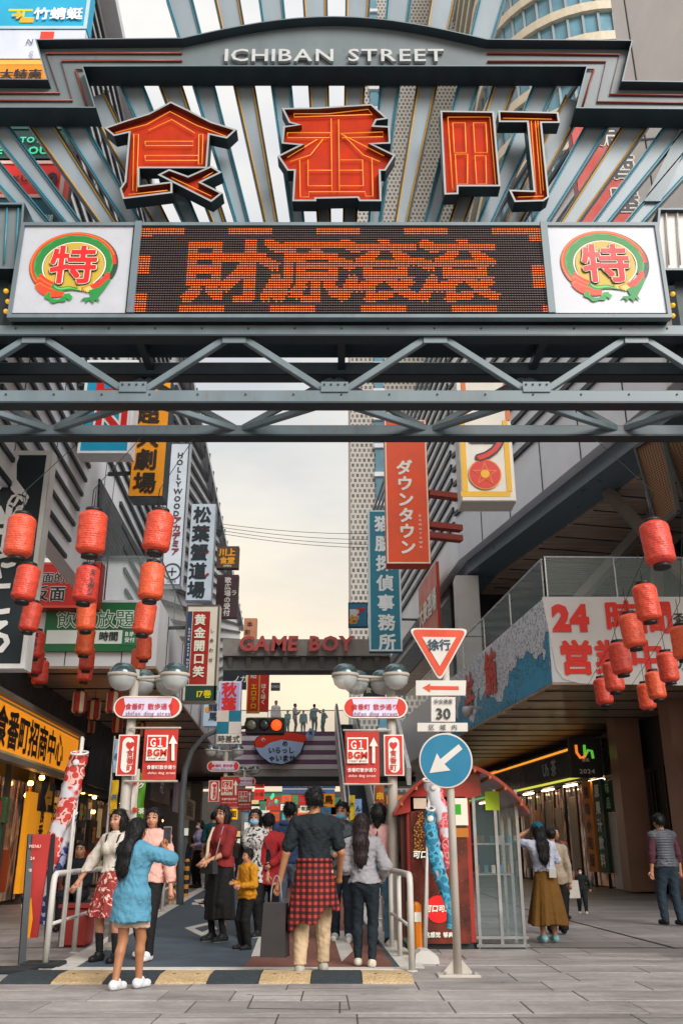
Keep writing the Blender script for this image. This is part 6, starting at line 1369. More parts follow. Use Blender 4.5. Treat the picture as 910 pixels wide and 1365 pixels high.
# ================================================================== STANDING BANNERS AT THE LEFT KERB
bs = thing('standing_banner', 'leaning red sandwich banner with black frame and feet at the left kerb', 'banner', (P(40, 1290, 10.9).x, 10.9, 0))
q = [P(44, 1112, 10.9), P(68, 1112, 10.9), P(50, 1250, 10.9), P(31, 1250, 10.9)]
b = MB(); b.prism(q, (0, .03, 0)); part('banner_panel', b, M('banner_red2', 'a8302c', rough=.5, var=.12), bs)
b = MB(); b.beam(P(40, 1112, 10.9)+Vector((0, .05, 0)), Vector((P(22, 1296, 10.6).x, 10.75, .03)), .07, .05); part('frame', b, DARKM, bs)
b = MB(); b.beam(q[1]+Vector((0, .06, 0)), Vector((P(60, 1280, 10.9).x, 10.95, .03)), .05, .05); part('frame', b, DARKM, bs)
for (x, y_) in ((18, 1298), (58, 1290)):
    g_ = G(x, y_); b = MB(); b.box((g_.x, g_.y, .035), (.42, .3, .05), bev=.01); part('foot', b, DARKM, bs)
lettering(bs, YP(10.88), [(s_, 47-i*3.4, 1128+i*16, 5.5, 'd8a8a0', dict(bold=.02)) for i, s_ in enumerate(('MENU', '24', '18', '32', '26', '15'))], off=.01)
b = MB(); b.prism([P(36, 1210, 10.87), P(42, 1196, 10.87), P(44, 1225, 10.87), P(40, 1250, 10.87), P(32, 1250, 10.87)], (0, .004, 0)); part('print_field', b, ink('c98a3a'), bs)
# red street machine behind the railing
rm = thing('red_stool', 'low red stool block behind the left railing', 'stool', G(92, 1262))
g_ = G(92, 1264); b = MB(); b.box((g_.x, g_.y+.3, .24), (.36, .4, .46), bev=.02); part('body', b, M('stall_red', '8e2a24', rough=.5), rm)
b = MB(); b.box((g_.x, g_.y+.3, .49), (.42, .46, .04)); part('top', b, M('stall_red'), rm)
# tall banners behind the left lamp post
for (x0, x1, y0, y1, Y, col, tx, tc_, lb_) in ((176, 184, 1025, 1098, 14.2, 'c9c2ba', '祭御', 'b03a36', 'white cloth banner with red characters behind the left lamp pole'), (184, 193, 1030, 1098, 14.6, '4f7a34', 'ク茶', 'd0dcc0', 'green cloth banner behind the left lamp pole'), (148, 157, 1040, 1085, 14.2, 'c9a52c', '丼', '2f5a78', 'yellow and blue cloth banner left of the lamp pole'), (152, 160, 985, 1030, 15, '9ab0c4', '酒', '3a5a88', 'pale blue fringed hanging left of the heart sign'), (466, 473, 1060, 1108, 24, 'b8a02c', '大安', '2a3a2c', 'yellow nobori banner at the escalator foot'), (473, 482, 1065, 1090, 24.3, '7f9ac0', 'ん', '24344c', 'blue nobori banner at the escalator foot'), (525, 536, 1085, 1100, 14, '2f4a78', 'い', 'd8d8d8', 'small blue flag on the right lamp pole'), (500, 512, 1045, 1110, 20, '8a4a2c', '串焼', 'd8a050', 'brown patterned banner beside the escalator')):
    pl = YP(Y); c, hw, hh = rect_on(pl, x0, y0, x1, y1); root = thing('cloth_banner', lb_, 'banner', (c.x, Y, max(0, c.z-hh)))
    b = MB(); n_ = 12
    for j in range(n_+1):
        for i in range(4): b.v.append((c.x-hw+2*hw*i/3, Y+.02*math.sin(i*2+j*.7), c.z+hh-2*hh*j/n_))
    for j in range(n_):
        for i in range(3): a_ = j*4+i; b.f.append((a_, a_+4, a_+5, a_+1)); b.m.append(0)
    part('cloth', b, ink(col), root, smooth=True, fix=False)
    b = MB(); b.tube([(c.x-hw-.02, Y+.03, 0), (c.x-hw-.02, Y+.03, c.z+hh+.05)], .012, n=6); part('pole', b, RAILW, root)
    n_c = len(tx); lettering(root, pl, [(ch, (x0+x1)/2, y0+(y1-y0)*(i+.5)/n_c, min(x1-x0, (y1-y0)/n_c)*.9, tc_, dict(bold=.04)) for i, ch in enumerate(tx)], off=.04)
# ================================================================== ESCALATOR
es = thing('escalator', 'outdoor escalator with dark steps and white balustrades rising to the footbridge', 'escalator', (1.0, 28, 0))
E0, E1 = 25.0, 46.0; z1 = 7.0
def ecx(Y): return P(494, 1100, 25).x+(P(460, 985, 46).x-P(494, 1100, 25).x)*(Y-E0)/(E1-E0)
N_ = 44
for k in range(N_):
    Y = E0+(E1-E0)*k/N_; z = z1*k/N_; b = MB(); b.box((ecx(Y), Y+.24, z+z1/N_/2-.05), (.68, (E1-E0)/N_, z1/N_+.1)); part('step', b, M('step_dark', '2e3f47', rough=.45), es)
for s in (-1, 1):
    b = MB(); b.prism([(ecx(E0)+s*.36, E0-.6, .0), (ecx(E0)+s*.36, E0-.6, 1.0), (ecx(E1)+s*.36, E1, z1+1.0), (ecx(E1)+s*.36, E1, z1-.5)], (s*.17, 0, 0)); part('balustrade', b, M('balustrade_white', 'eae8e4', rough=.35), es)
    b = MB(); b.tube([(ecx(E0)+s*.44, E0-.7, .9), (ecx(E0)+s*.44, E0-.5, 1.06), (ecx(E1)+s*.44, E1, z1+1.06)], .05, n=8); part('handrail', b, M('handrail_dark', '23262a', rough=.5), es)
    b = MB(); b.prism([(ecx(E0)+s*.36, E0+1.2, 0), (ecx(E0)+s*.36, E0+1.2, .35), (ecx(E1)+s*.36, E1, z1-.55), (ecx(E1)+s*.36, E1, z1-1.1)], (s*.12, 0, 0)); part('side_truss', b, M('bridge_body'), es)
b = MB(); a = P(533, 1010, 30); b.beam(P(529, 962, 34), P(545, 1035, 27), .12, .5); part('outer_balustrade', b, M('balustrade_white'), es)
# small white rounded weight and orange barrier beside right railing
wt = single('barrier_foot', (lambda m_: (m_.prism([P(a, d_, 11.0) for a, d_ in ((553, 1288), (554, 1272), (561, 1267), (572, 1268), (584, 1276), (586, 1288))], (0, .35, 0)), m_)[1])(MB()), M('plastic_white', 'c2beb8', rough=.5), 'white plastic barrier foot on the paving by the cola machine', 'barrier foot')
ob = thing('safety_barrier', 'orange and lime plastic safety barrier behind the right railing', 'barrier', G(556, 1270))
for (x0, x1, col) in ((544, 551, '8a9a2c'), (551, 562, 'd07a22')):
    p = YP(11.7); b = MB(); panel(b, p, x0, 1203, x1, 1268, thick=.25, bev=.03); part('barrier_panel', b, ink(col), ob)
b = MB(); panel(b, YP(11.7), 552, 1216, 561, 1229, off=.01, thick=.01); part('reflector', b, ink('d8d0c4'), ob)
# ================================================================== PEOPLE
def smin(a, b, k): 
    h = np.clip(.5+.5*(b-a)/k, 0, 1); return b*(1-h)+a*h-k*h*(1-h)
class SDF:
    """smooth union of tapered limbs and ellipsoids on a grid, meshed by surface nets"""
    def __init__(s, lo, hi, h):
        s.h = h; s.lo = np.array(lo, float); n = np.ceil((np.array(hi)-s.lo)/h).astype(int)+1; s.n = n; s.f = np.full(n, .25)
        s.ax = [s.lo[i]+h*np.arange(n[i]) for i in range(3)]
    def sub(s, mn, mx):
        a = np.clip(np.floor((np.array(mn)-s.lo)/s.h).astype(int), 0, s.n); b = np.clip(np.ceil((np.array(mx)-s.lo)/s.h).astype(int)+1, 0, s.n)
        sl_ = tuple(slice(a[i], b[i]) for i in range(3)); return sl_, np.meshgrid(*[s.ax[i][sl_[i]] for i in range(3)], indexing='ij')
    def put(s, sl_, d, k, op='add'):
        if not d.size: return
        if op == 'add': s.f[sl_] = smin(s.f[sl_], d, k)
        else: s.f[sl_] = np.maximum(s.f[sl_], d)
    def cone(s, a, b, ra, rb, k=.03, flat=1.0):
        a = np.array(a, float); b = np.array(b, float); m = max(ra, rb)/min(flat, 1)+.07
        sl_, (X, Y, Z) = s.sub(np.minimum(a, b)-m, np.maximum(a, b)+m); d = b-a; L = (d*d).sum()+1e-9
        px_, py_, pz_ = X-a[0], Y-a[1], Z-a[2]; t = np.clip((px_*d[0]+py_*d[1]+pz_*d[2])/L, 0, 1)
        q = np.sqrt((px_-t*d[0])**2+((py_-t*d[1])/flat)**2+(pz_-t*d[2])**2); s.put(sl_, (q-(ra+(rb-ra)*t))*min(1, (1+flat)/2), k); return s
    def ell(s, c, r, k=.02, yaw=0.0):
        c = np.array(c, float); r = np.array(r, float); m = max(r)+.07; sl_, (X, Y, Z) = s.sub(c-m, c+m)
        x, y, z = X-c[0], Y-c[1], Z-c[2]; cy, sy = math.cos(yaw), math.sin(yaw); x, y = x*cy+y*sy, -x*sy+y*cy
        q = np.sqrt((x/r[0])**2+(y/r[1])**2+(z/r[2])**2); s.put(sl_, (q-1)*min(r)*.9, k); return s
    def fn(s, mn, mx, f, k=.02, op='add'):
        sl_, g = s.sub(mn, mx); s.put(sl_, f(*g), k, op); return s
    def cut(s, f):
        g = np.meshgrid(*s.ax, indexing='ij'); s.f = np.maximum(s.f, f(*g)); return s
    def wrinkle(s, amp, fr, seed):
        g = np.meshgrid(*s.ax, indexing='ij'); r_ = np.random.RandomState(seed); near = np.abs(s.f) < .05
        X, Y, Z = [q[near] for q in g]; w_ = 0
        for k in range(5):
            d = r_.normal(size=3)*np.array([1, 1, .8]); d *= fr*(1+.5*k)/np.linalg.norm(d); q_ = np.sin(X*d[0]+Y*d[1]+Z*d[2]+r_.rand()*6+1.6*np.sin(X*d[1]*.5+Z*d[0]*.6+k)); w_ = w_+(1-2*np.abs(q_) if k % 2 else q_)/(1+.5*k)
        s.f[near] += amp*w_*.5; return s
    def mesh(s, nm):
        f = s.f; f = np.pad(f, 1, constant_values=.2); lo = s.lo-s.h; ins = f < 0
        c = np.zeros(tuple(np.array(f.shape)-1), np.int8); off = [(i, j, k) for i in (0, 1) for j in (0, 1) for k in (0, 1)]
        for i, j, k in off: c += ins[i:f.shape[0]-1+i, j:f.shape[1]-1+j, k:f.shape[2]-1+k]
        act = np.argwhere((c > 0) & (c < 8))
        if not len(act): return bpy.data.meshes.new(nm)
        idx = np.full(c.shape, -1, np.int32); idx[tuple(act.T)] = np.arange(len(act))
        vals = np.stack([f[act[:, 0]+i, act[:, 1]+j, act[:, 2]+k] for i, j, k in off], 1); offa = np.array(off, float)
        acc = np.zeros((len(act), 3)); cnt = np.zeros(len(act))
        for a in range(8):
            for b in range(a+1, 8):
                if abs(offa[a]-offa[b]).sum() != 1: continue
                m = (vals[:, a] < 0) != (vals[:, b] < 0); t = np.where(m, vals[:, a]/(vals[:, a]-vals[:, b]+1e-12), 0)
                p = offa[a]+(offa[b]-offa[a])*t[:, None]; acc += p*m[:, None]; cnt += m
        V_ = lo+(act+acc/cnt[:, None])*s.h; F_ = []
        for axn in range(3):
            s0 = [slice(None)]*3; s1 = [slice(None)]*3; s0[axn] = slice(0, -1); s1[axn] = slice(1, None)
            A = ins[tuple(s0)]; B = ins[tuple(s1)]; e = np.argwhere(A != B); u, v = (axn+1) % 3, (axn+2) % 3
            ok = (e[:, u] > 0) & (e[:, v] > 0) & (e[:, u] < c.shape[u]) & (e[:, v] < c.shape[v]); e = e[ok]
            q = []
            for du, dv in ((-1, -1), (0, -1), (0, 0), (-1, 0)):
                w_ = e.copy(); w_[:, u] += du; w_[:, v] += dv; q.append(idx[tuple(w_.T)])
            q = np.stack(q, 1); fl = ~A[tuple(e.T)]; q[fl] = q[fl][:, ::-1]; F_.append(q)
        F_ = np.concatenate(F_); F_ = F_[(F_ >= 0).all(1)]
        # one smoothing pass
        nb = np.zeros_like(V_); ct = np.zeros(len(V_))
        for a in range(4):
            np.add.at(nb, F_[:, a], V_[F_[:, (a+1) % 4]]); np.add.at(ct, F_[:, a], 1)
        V_ = V_*.55+(nb/np.maximum(ct, 1)[:, None])*.45
        m = bpy.data.meshes.new(nm); m.vertices.add(len(V_)); m.vertices.foreach_set('co', V_.ravel()); m.loops.add(len(F_)*4); m.loops.foreach_set('vertex_index', F_.ravel().astype(np.int32))
        m.polygons.add(len(F_)); m.polygons.foreach_set('loop_start', np.arange(0, len(F_)*4, 4, dtype=np.int32)); m.polygons.foreach_set('loop_total', np.full(len(F_), 4, np.int32)); m.polygons.foreach_set('use_smooth', np.ones(len(F_), bool)); m.update(calc_edges=True); return m
def ik(a, c, l1, l2, pole):
    a, c, pole = Vector(a), Vector(c), Vector(pole); d = c-a; L = d.length; mx = (l1+l2)*.995
    if L > mx: l1, l2 = l1*L/mx, l2*L/mx
    d.normalize(); x = (l1*l1-l2*l2+L*L)/(2*L); y = math.sqrt(max(0, l1*l1-x*x)); p = pole-d*pole.dot(d); p.normalize(); return a+d*x+p*y
SKIN = M('skin', 'b98468', rough=.5, var=.06, scale=8, sss=.15); SKIN2 = M('skin_tan', 'a4704f', rough=.5, var=.06, scale=8, sss=.15)
LIPS = M('lips', '9a4f48', rough=.45); EYE = M('eye_dark', '2a211d', rough=.4)
def hairm(nm, hx):
    def fn(t, tcn, c):
        n = t.nodes.new('ShaderNodeTexNoise'); n.inputs['Scale'].default_value = 6; n.inputs['Detail'].default_value = 5; mpn = t.nodes.new('ShaderNodeMapping'); mpn.inputs['Scale'].default_value = (14, 14, 1.2); t.links.new(tcn.outputs['Object'], mpn.inputs[0]); t.links.new(mpn.outputs[0], n.inputs['Vector'])
        b = [q for q in t.nodes if q.type == 'BSDF_PRINCIPLED'][0]; bn = t.nodes.new('ShaderNodeBump'); bn.inputs['Strength'].default_value = .6; bn.inputs['Distance'].default_value = .015; t.links.new(n.outputs[0], bn.inputs['Height']); t.links.new(bn.outputs[0], b.inputs['Normal'])
        r = t.nodes.new('ShaderNodeValToRGB'); r.color_ramp.elements[0].position = .35; r.color_ramp.elements[0].color = (.6, .6, .6, 1); r.color_ramp.elements[1].position = .7; r.color_ramp.elements[1].color = (1.4, 1.35, 1.3, 1); t.links.new(n.outputs[0], r.inputs[0])
        m1 = t.nodes.new('ShaderNodeMixRGB'); m1.blend_type = 'MULTIPLY'; m1.inputs[0].default_value = 1; t.links.new(c, m1.inputs[1]); t.links.new(r.outputs[0], m1.inputs[2]); return m1.outputs[0]
    return pattern(nm, hx, fn, rough=.5, spec=.3)
HAIR = hairm('hair_black', '0e0e10'); HAIRB = hairm('hair_brown', '25181a')
def cloth(nm, hx, **kw):
    kw.setdefault('rough', .8); kw.setdefault('var', .14); kw.setdefault('scale', 9); kw.setdefault('bump', .6); kw.setdefault('bscale', 20); kw.setdefault('spec', .2); return M('cloth_'+nm, boost(hx, 1.12, 1.1), **kw)
def person(label, px, py, top=None, H=None, face=0.0, h=.0112, skin=SKIN, hair='short', hairmat=HAIR, tops=None, bottom=None, shoes='222326', sole=None, arms=None, feet=None, lean=(0, 0), head=0.0, mask=None, socks=None, extra=None, group=None, Y=None, seated=False, build=1.0, female=False, lowerskin=True, tilt=0.0):
    """px,py: where the feet stand in the picture; face: degrees, 0 = back to the camera, 180 = facing it"""
    g_ = G(px, py) if Y is None else Vector((P(px, py, Y).x, Y, 0))
    if H is None:
        d = ray(px, top); t_ = g_.y/d.y; H = CAMH+d.z*t_
    s = H/1.72
    root = thing('person', label, 'person', (g_.x, g_.y, .01), group); root.rotation_euler = (0, 0, R(-face))
    h_ = h/s; W = build
    lx, ly = lean                                          # shift of the shoulders
    def up(x, y, z): t = max(0, (z-.93)/.5); return np.array((x+lx*t, y+ly*t, z))
    hipz = .50 if seated else .91
    HIP = {'L': (-.088*W, 0, hipz), 'R': (.088*W, 0, hipz)}
    dz = hipz-.91
    def U(x, y, z): q = up(x, y, z); q[2] += dz; return q
    sw = (.165 if female else .185)*W
    SH = {'L': U(-sw, -.01, 1.375), 'R': U(sw, -.01, 1.375)}
    feet = feet or {'L': (-.10, .0), 'R': (.10, .03)}; arms = arms or {}
    J = {}
    for S, sg in (('L', -1), ('R', 1)):
        f_ = feet[S]; an = np.array((f_[0], f_[1], .085+(f_[2] if len(f_) > 2 else 0))); kn = ik(HIP[S], an, .43, .41, (sg*.12, 1, 0)); J['knee'+S] = np.array(kn); J['ank'+S] = an
        wr_ = arms.get(S, (sg*(sw+.075), .03, .83)); 
        wr_ = np.array(wr_, float); wr_[2] += dz; pole = arms.get('p'+S, (sg*.6, -1, -.2)); J['el'+S] = np.array(ik(SH[S], wr_, .285, .25, pole)); J['wr'+S] = wr_
    allp = [q for q in J.values()]+[U(0, 0, 1.8)]
    lo = np.min(allp, 0)-.25; hi = np.max(allp, 0)+.25; lo[2] = -.02; hi[0] = max(hi[0], .42); lo[0] = min(lo[0], -.42); hi[1] = max(hi[1], .3); lo[1] = min(lo[1], -.3)
    # ---------- body
    B = SDF(lo, hi, h_); LG = SDF(lo, hi, h_); hy = R(-head)
    hc = U(tilt, .02, 1.595); 
    def hd(x, y, z): c_, s_ = math.cos(hy), math.sin(hy); return hc+np.array((x*c_-y*s_, x*s_+y*c_, z))
    B.cone(U(0, -.005, .95), U(0, 0, 1.05), .135*W, .115*W, flat=.74); B.cone(U(0, 0, 1.05), U(0, 0, 1.30), .115*W, .145*W, flat=.70); B.cone(SH['L'], SH['R'], .052, .052); B.cone(U(-.08*W, 0, 1.33), U(.08*W, 0, 1.33), .085, .085, k=.05); [B.cone(U(sg*.03, -.02, 1.435), SH[S_], .032, .04, k=.03) for sg, S_ in ((-1, 'L'), (1, 'R'))]
    if female: B.ell(U(-.065, .075, 1.27), (.062, .06, .062), k=.03); B.ell(U(.065, .075, 1.27), (.062, .06, .062), k=.03)
    TO = B.f.copy()
    B.cone(U(0, -.01, 1.40), hc+np.array((0, -.02, -.06)), .058, .052, k=.03)
    B.ell(hd(0, -.005, .02), (.077, .096, .105), k=.02, yaw=hy); B.ell(hd(0, .028, -.055), (.052, .058, .058), k=.03, yaw=hy)
    B.cone(hd(0, .088, .005), hd(0, .106, -.028), .009, .014, k=.012)                       # nose
    for sg in (-1, 1):
        B.ell(hd(sg*.077, -.01, -.01), (.012, .022, .032), k=.01, yaw=hy); B.ell(hd(sg*.034, .077, .018), (.02, .014, .012), k=.01, yaw=hy); B.ell(hd(sg*.04, .062, -.03), (.024, .02, .02), k=.02, yaw=hy)
    B.ell(hd(0, .085, -.062), (.022, .012, .010), k=.01, yaw=hy)
    for S, sg in (('L', -1), ('R', 1)):
        kn, an = J['knee'+S], J['ank'+S]; cf = kn+(an-kn)*.3+np.array((0, -.012, 0)); [Z_.cone(*q_) for Z_ in (B, LG) for q_ in ((HIP[S], J['knee'+S], .083*W, .055*W, .04), (kn, cf, .053*W, .052*W, .02), (cf, an, .052*W, .036, .02))]
        B.cone(an, an+np.array((0, .12, -.05)), .036, .03, k=.02)
        el, wr_ = J['el'+S], J['wr'+S]; B.cone(SH[S], el, .050*W, .038*W, k=.03); B.cone(el, wr_, .039*W, .027, k=.015)
        d = (wr_-el); d /= np.linalg.norm(d); J['hd'+S] = d; B.cone(wr_, wr_+d*.075, .028, .034, k=.015, flat=.8)
    bm_ = B.mesh('body')
    # fingers, each a bent chain rooted in the palm
    mb = MB()
    for S, sg in (('L', -1), ('R', 1)):
        d = Vector(J['hd'+S]); side = d.cross(Vector((0, 1, .15)));  side = side if side.length > .2 else d.cross(Vector((0, 0, 1))); side.normalize(); nrm = side.cross(d)*sg; w0 = Vector(J['wr'+S])
        for k, (o_, L) in enumerate(((-.027, .055), (-.009, .068), (.009, .072), (.026, .062))):
            a = w0+d*.075+side*o_; m_ = a+d*L*.55+nrm*.006; e_ = m_+(d*.7+nrm*.75)*L*.5; mb.tube([a, m_, e_], [.0095, .009, .0065], n=6)
        a = w0+d*.03+side*(-.028); m_ = a+(d*.6-side*.7)*.038; e_ = m_+(d*.95-side*.1+nrm*.3)*.032; mb.tube([a, m_, e_], [.012, .011, .008], n=6)
    import bmesh
    q = bmesh.new(); q.from_mesh(bm_); 
    vs_ = [q.verts.new(v) for v in mb.v]
    for f_ in mb.f:
        fc = q.faces.new([vs_[i] for i in f_]); fc.smooth = True
    q.to_mesh(bm_); q.free()
    n = len(bm_.polygons); cen = np.zeros(n*3); bm_.polygons.foreach_get('center', cen); cen = cen.reshape(-1, 3)-hc; c_, s_ = math.cos(-hy), math.sin(-hy)
    x = cen[:, 0]*c_-cen[:, 1]*s_; y = cen[:, 0]*s_+cen[:, 1]*c_; z = cen[:, 2]; mi = np.zeros(n, np.int32); fr = y > .05
    mi[fr & (((np.abs(x)-.033)/.019)**2+((z-.014)/.010)**2 < 1)] = 2; mi[fr & (((np.abs(x)-.035)/.024)**2+((z-.043)/.007)**2 < 1)] = 2; mi[fr & ((x/.026)**2+((z+.062)/.010)**2 < 1)] = 1
    bm_.polygons.foreach_set('material_index', mi)
    S3 = (s, s, s)
    def add(nm, me, mats, par=root):
        o = link(nm, me, mats, False, par); o.scale = S3 if par is root else (1, 1, 1); return o
    add('body', bm_, [skin, LIPS, EYE])
    # ---------- clothes
    UNDER = TO
    rs = sum(ord(ch) for ch in label) % 997
    if bottom:
        kd, mt, ps = bottom[0], bottom[1], (bottom[2] if len(bottom) > 2 else {})
        D = SDF(lo, hi, h_)
        if kd in ('pants', 'shorts'):
            lo_ = ps.get('loose', .014); D.cone(U(0, -.005, .93), U(0, 0, 1.06), .142*W+lo_, .125*W+lo_*.5, flat=.76)
            for S, sg in (('L', -1), ('R', 1)):
                kn, an = J['knee'+S], J['ank'+S]
                D.cone(HIP[S], kn, .088*W+lo_, .060*W+lo_, k=.04)
                if kd == 'pants': D.cone(kn, an+np.array((0, 0, .0)), .060*W+lo_, ps.get('cuff', .048)+lo_*.6, k=.02)
            D.f = np.minimum(D.f, np.minimum(LG.f, TO)-.010)
            D.cut(lambda X, Y, Z: Z-1.06-dz)
            if kd == 'pants': D.cut(lambda X, Y, Z: ps.get('hem', .055)-Z)
            else: D.cut(lambda X, Y, Z: (ps.get('hem', .6))-Z)
            D.wrinkle(.0065, 52, rs)
        else:                                                     # skirt
            zt, zb_ = ps.get('top', 1.05), ps.get('hem', .55); r0, r1 = ps.get('r0', .13)*W, ps.get('r1', .26); fo = ps.get('folds', 9)
            def sk(X, Y, Z):
                t = np.clip((zt-Z)/(zt-zb_), 0, 1); a = np.arctan2(Y, X); sh = lx*np.clip((Z-.93)/.5, 0, 1); rr = (r0+(r1-r0)*t**.8)*(1+ps.get('wave', .07)*t*np.sin(fo*a+rs)+.03*t*np.sin(2.3*fo*a+1)); q_ = np.sqrt((X-sh)**2+(Y/.82)**2); return np.maximum((q_-rr)*.8, np.maximum(Z-zt, zb_+.012*np.sin(3*a)-Z))
            D.fn((-.6, -.6, 0), (.6, .6, 1.3), sk, k=.01); E_ = np.minimum(LG.f, TO)-.02; g3_ = np.meshgrid(*D.ax, indexing='ij')[2]; D.f = np.minimum(D.f, np.maximum(E_, np.maximum(g3_-zt, zb_-g3_)))
        UNDER = D.f.copy()
        add(ps.get('name', 'trousers' if kd == 'pants' else ('shorts' if kd == 'shorts' else 'skirt')), D.mesh('bottom'), mt)
    UB = UNDER
    for tp in (tops or []):
        mt = tp['mat']; lo_ = tp.get('loose', .016); ls_ = min(lo_, .03); hem = tp.get('hem', .92)+dz; slv = tp.get('sleeve', 2.0); T = SDF(lo, hi, h_)
        if not tp.get('arm'): T.cone(U(0, 0, 1.05), U(0, 0, 1.32), (.125 if not female else .118)*W+lo_, .150*W+lo_, flat=.74); T.cone(U(0, 0, tp.get('hem', .92)+.02), U(0, 0, 1.08), .140*W+lo_+tp.get('flare', 0), .126*W+lo_, flat=.78); T.cone(SH['L'], SH['R'], .054+lo_*.5, .054+lo_*.5); T.cone(U(-.08*W, 0, 1.33), U(.08*W, 0, 1.33), .088+lo_*.7, .088+lo_*.7, k=.05); [T.cone(U(sg*.035, -.02, 1.435), SH[S_], .034+lo_*.25, .046+lo_*.4, k=.03) for sg, S_ in ((-1, 'L'), (1, 'R'))]; T.f = np.minimum(T.f, TO-.012); T.f = np.minimum(T.f, np.minimum(UNDER if tp.get('sleeve', 2.0) > 0 else UB, LG.f)-.014) if tp.get('over', True) else T.f
        if female and not tp.get('arm'): T.ell(U(-.065, .075, 1.27), (.062+lo_, .06+lo_, .062+lo_), k=.05); T.ell(U(.065, .075, 1.27), (.062+lo_, .06+lo_, .062+lo_), k=.05)
        for S in 'LR':
            if slv <= 0 or (tp.get('arm') and tp['arm'] != S): continue
            sh, el, wr_ = np.array(SH[S]), J['el'+S], J['wr'+S]; pf_ = tp.get('puff', 0)
            if slv <= 1: e_ = sh+(el-sh)*slv; T.cone(sh, e_, .052*W+ls_*.7, .047*W+ls_*1.0, k=.03)
            else:
                T.cone(sh, el, .052*W+ls_*.7, .043*W+ls_*.8+pf_, k=.03); e_ = el+(wr_-el)*min(1, slv-1); T.cone(el, e_, .043*W+ls_*.8+pf_, .032+ls_*.7, k=.02)
        nk = U(0, 0, 1.475 if not tp.get('collar') else 1.49)[2]; T.cut(lambda X, Y, Z: Z-nk); T.cut(lambda X, Y, Z: hem-.01*np.sin(X*20)-Z)
        if tp.get('deep'): T.fn(U(-.08, .02, 1.30), U(.08, .25, 1.5), lambda X, Y, Z: .05-np.abs(X-lx)-(Z-(1.32+dz))*-.0 if False else -(np.abs(X-lx)-.07*np.clip((Z-(1.33+dz))/.12, 0, 1)), op='cut')
        T.wrinkle(tp.get('wr', .006)*.95, tp.get('fr', 32)*1.3, rs+3); UNDER = np.minimum(UNDER, T.f); o = add(tp.get('name', 'shirt'), T.mesh('top'), mt)
        if tp.get('collar'):
            b = MB(); b.tube([Vector(U(.075*math.cos(6.2832*k/14), -.01+.07*math.sin(6.2832*k/14), 1.455)) for k in range(14)], .022, n=8, closed=True); add('collar', b.mesh('collar'), mt)
    for S, sg in (('L', -1), ('R', 1)):
        an = J['ank'+S]; K = SDF(an-np.array((.1, .16, .13)), an+np.array((.1, .26, .22)), h_*.8); bz = an[2]-.085
        K.cone((an[0], an[1]-.03, bz+.045), (an[0]+sg*.008, an[1]+.14, bz+.036), .045, .042, k=.02); K.cone((an[0], an[1]-.02, bz+.06), (an[0], an[1]+.03, bz+.085), .046, .042, k=.03); K.cut(lambda X, Y, Z: bz+.002-Z); K.cut(lambda X, Y, Z: Z-(bz+.115))
        me = K.mesh('shoe'); n = len(me.polygons)
        if n:
            cz = np.zeros(n*3); me.polygons.foreach_get('center', cz); me.polygons.foreach_set('material_index', (cz.reshape(-1, 3)[:, 2] < bz+.022).astype(np.int32))
        add('shoe', me, [cloth('shoe_'+shoes, shoes, rough=.5, var=.3, scale=25), cloth('sole_'+(sole or shoes), sole or shoes)])
        if socks:
            kn = J['knee'+S]; K = SDF(np.minimum(an, kn)-.12, np.maximum(an, kn)+.12, h_); tz = socks[1]; K.cone(an, an+(kn-an)*tz, .043, .05, k=.02); K.cut(lambda X, Y, Z: bz+.06-Z); add('sock', K.mesh('sock'), cloth('sock_'+socks[0], socks[0]))
    # ---------- hair
    if hair:
        Q = SDF(hc-np.array((.32, .36, .62)), hc+np.array((.32, .32, .24)), h_*.9)
        def loc(X, Y, Z): x_, y_ = X-hc[0], Y-hc[1]; return x_*c_-y_*s_, x_*s_+y_*c_, Z-hc[2]
        Q.ell(hd(0, -.012, .032), (.090, .108, .112), yaw=hy)
        if hair in ('bob', 'long', 'longback', 'tail'):
            Q.ell(hd(0, -.05, -.03), (.088, .07, .10), k=.04, yaw=hy)
        if hair == 'bob': Q.cone(hd(-.068, -.01, 0), hd(-.066, .0, -.12), .036, .028, k=.03); Q.cone(hd(.068, -.01, 0), hd(.066, .0, -.12), .036, .028, k=.03); Q.cone(hd(0, -.06, -.02), hd(0, -.06, -.11), .08, .06, k=.03, flat=.7)
        if hair in ('long', 'longback'):
            bk = .125+max([q_.get('loose', .016) for q_ in (tops or [{}])]); Q.cone(hd(0, -.06, -.04), hd(0, -bk, -.22), .085, .092, k=.04, flat=.55); Q.cone(hd(0, -bk, -.20), hd(0, -bk-.015, -.40), .092, .075, k=.04, flat=.5); Q.cone(hd(0, -bk-.015, -.38), hd(.01, -bk-.01, -.47), .075, .03, k=.04, flat=.4)
            if hair == 'long':
                for sg in (-1, 1): Q.cone(hd(sg*.07, .0, -.02), hd(sg*.085, .04, -.30), .032, .028, k=.03)
        if hair == 'tail': Q.cone(hd(0, -.09, -.02), hd(.01, -.12, -.24), .045, .02, k=.04)
        if hair == 'bun': Q.ell(hd(0, -.10, .06), (.05, .05, .045), k=.02)
        def fc(X, Y, Z):
            x_, y_, z_ = loc(X, Y, Z); side = np.abs(x_) > .058; lim = .052+(z_-.055)*1.0; lim = np.where(z_ < .055, .035 if hair in ('bob', 'long', 'longback', 'tail') else .012+.5*z_, lim)
            lim = np.where((z_ < .055) & ~side, np.minimum(lim, .02), lim); d = (y_-lim)*.7; return d
        Q.cut(fc)
        if hair in ('short', 'boy', 'bun'): Q.cut(lambda X, Y, Z: -(Z-hc[2])-.075+np.clip(np.abs(loc(X, Y, Z)[1]+.1), 0, .1)*.6)
        Q.wrinkle(.006, 60, rs+5); hm_ = Q.mesh('hair')
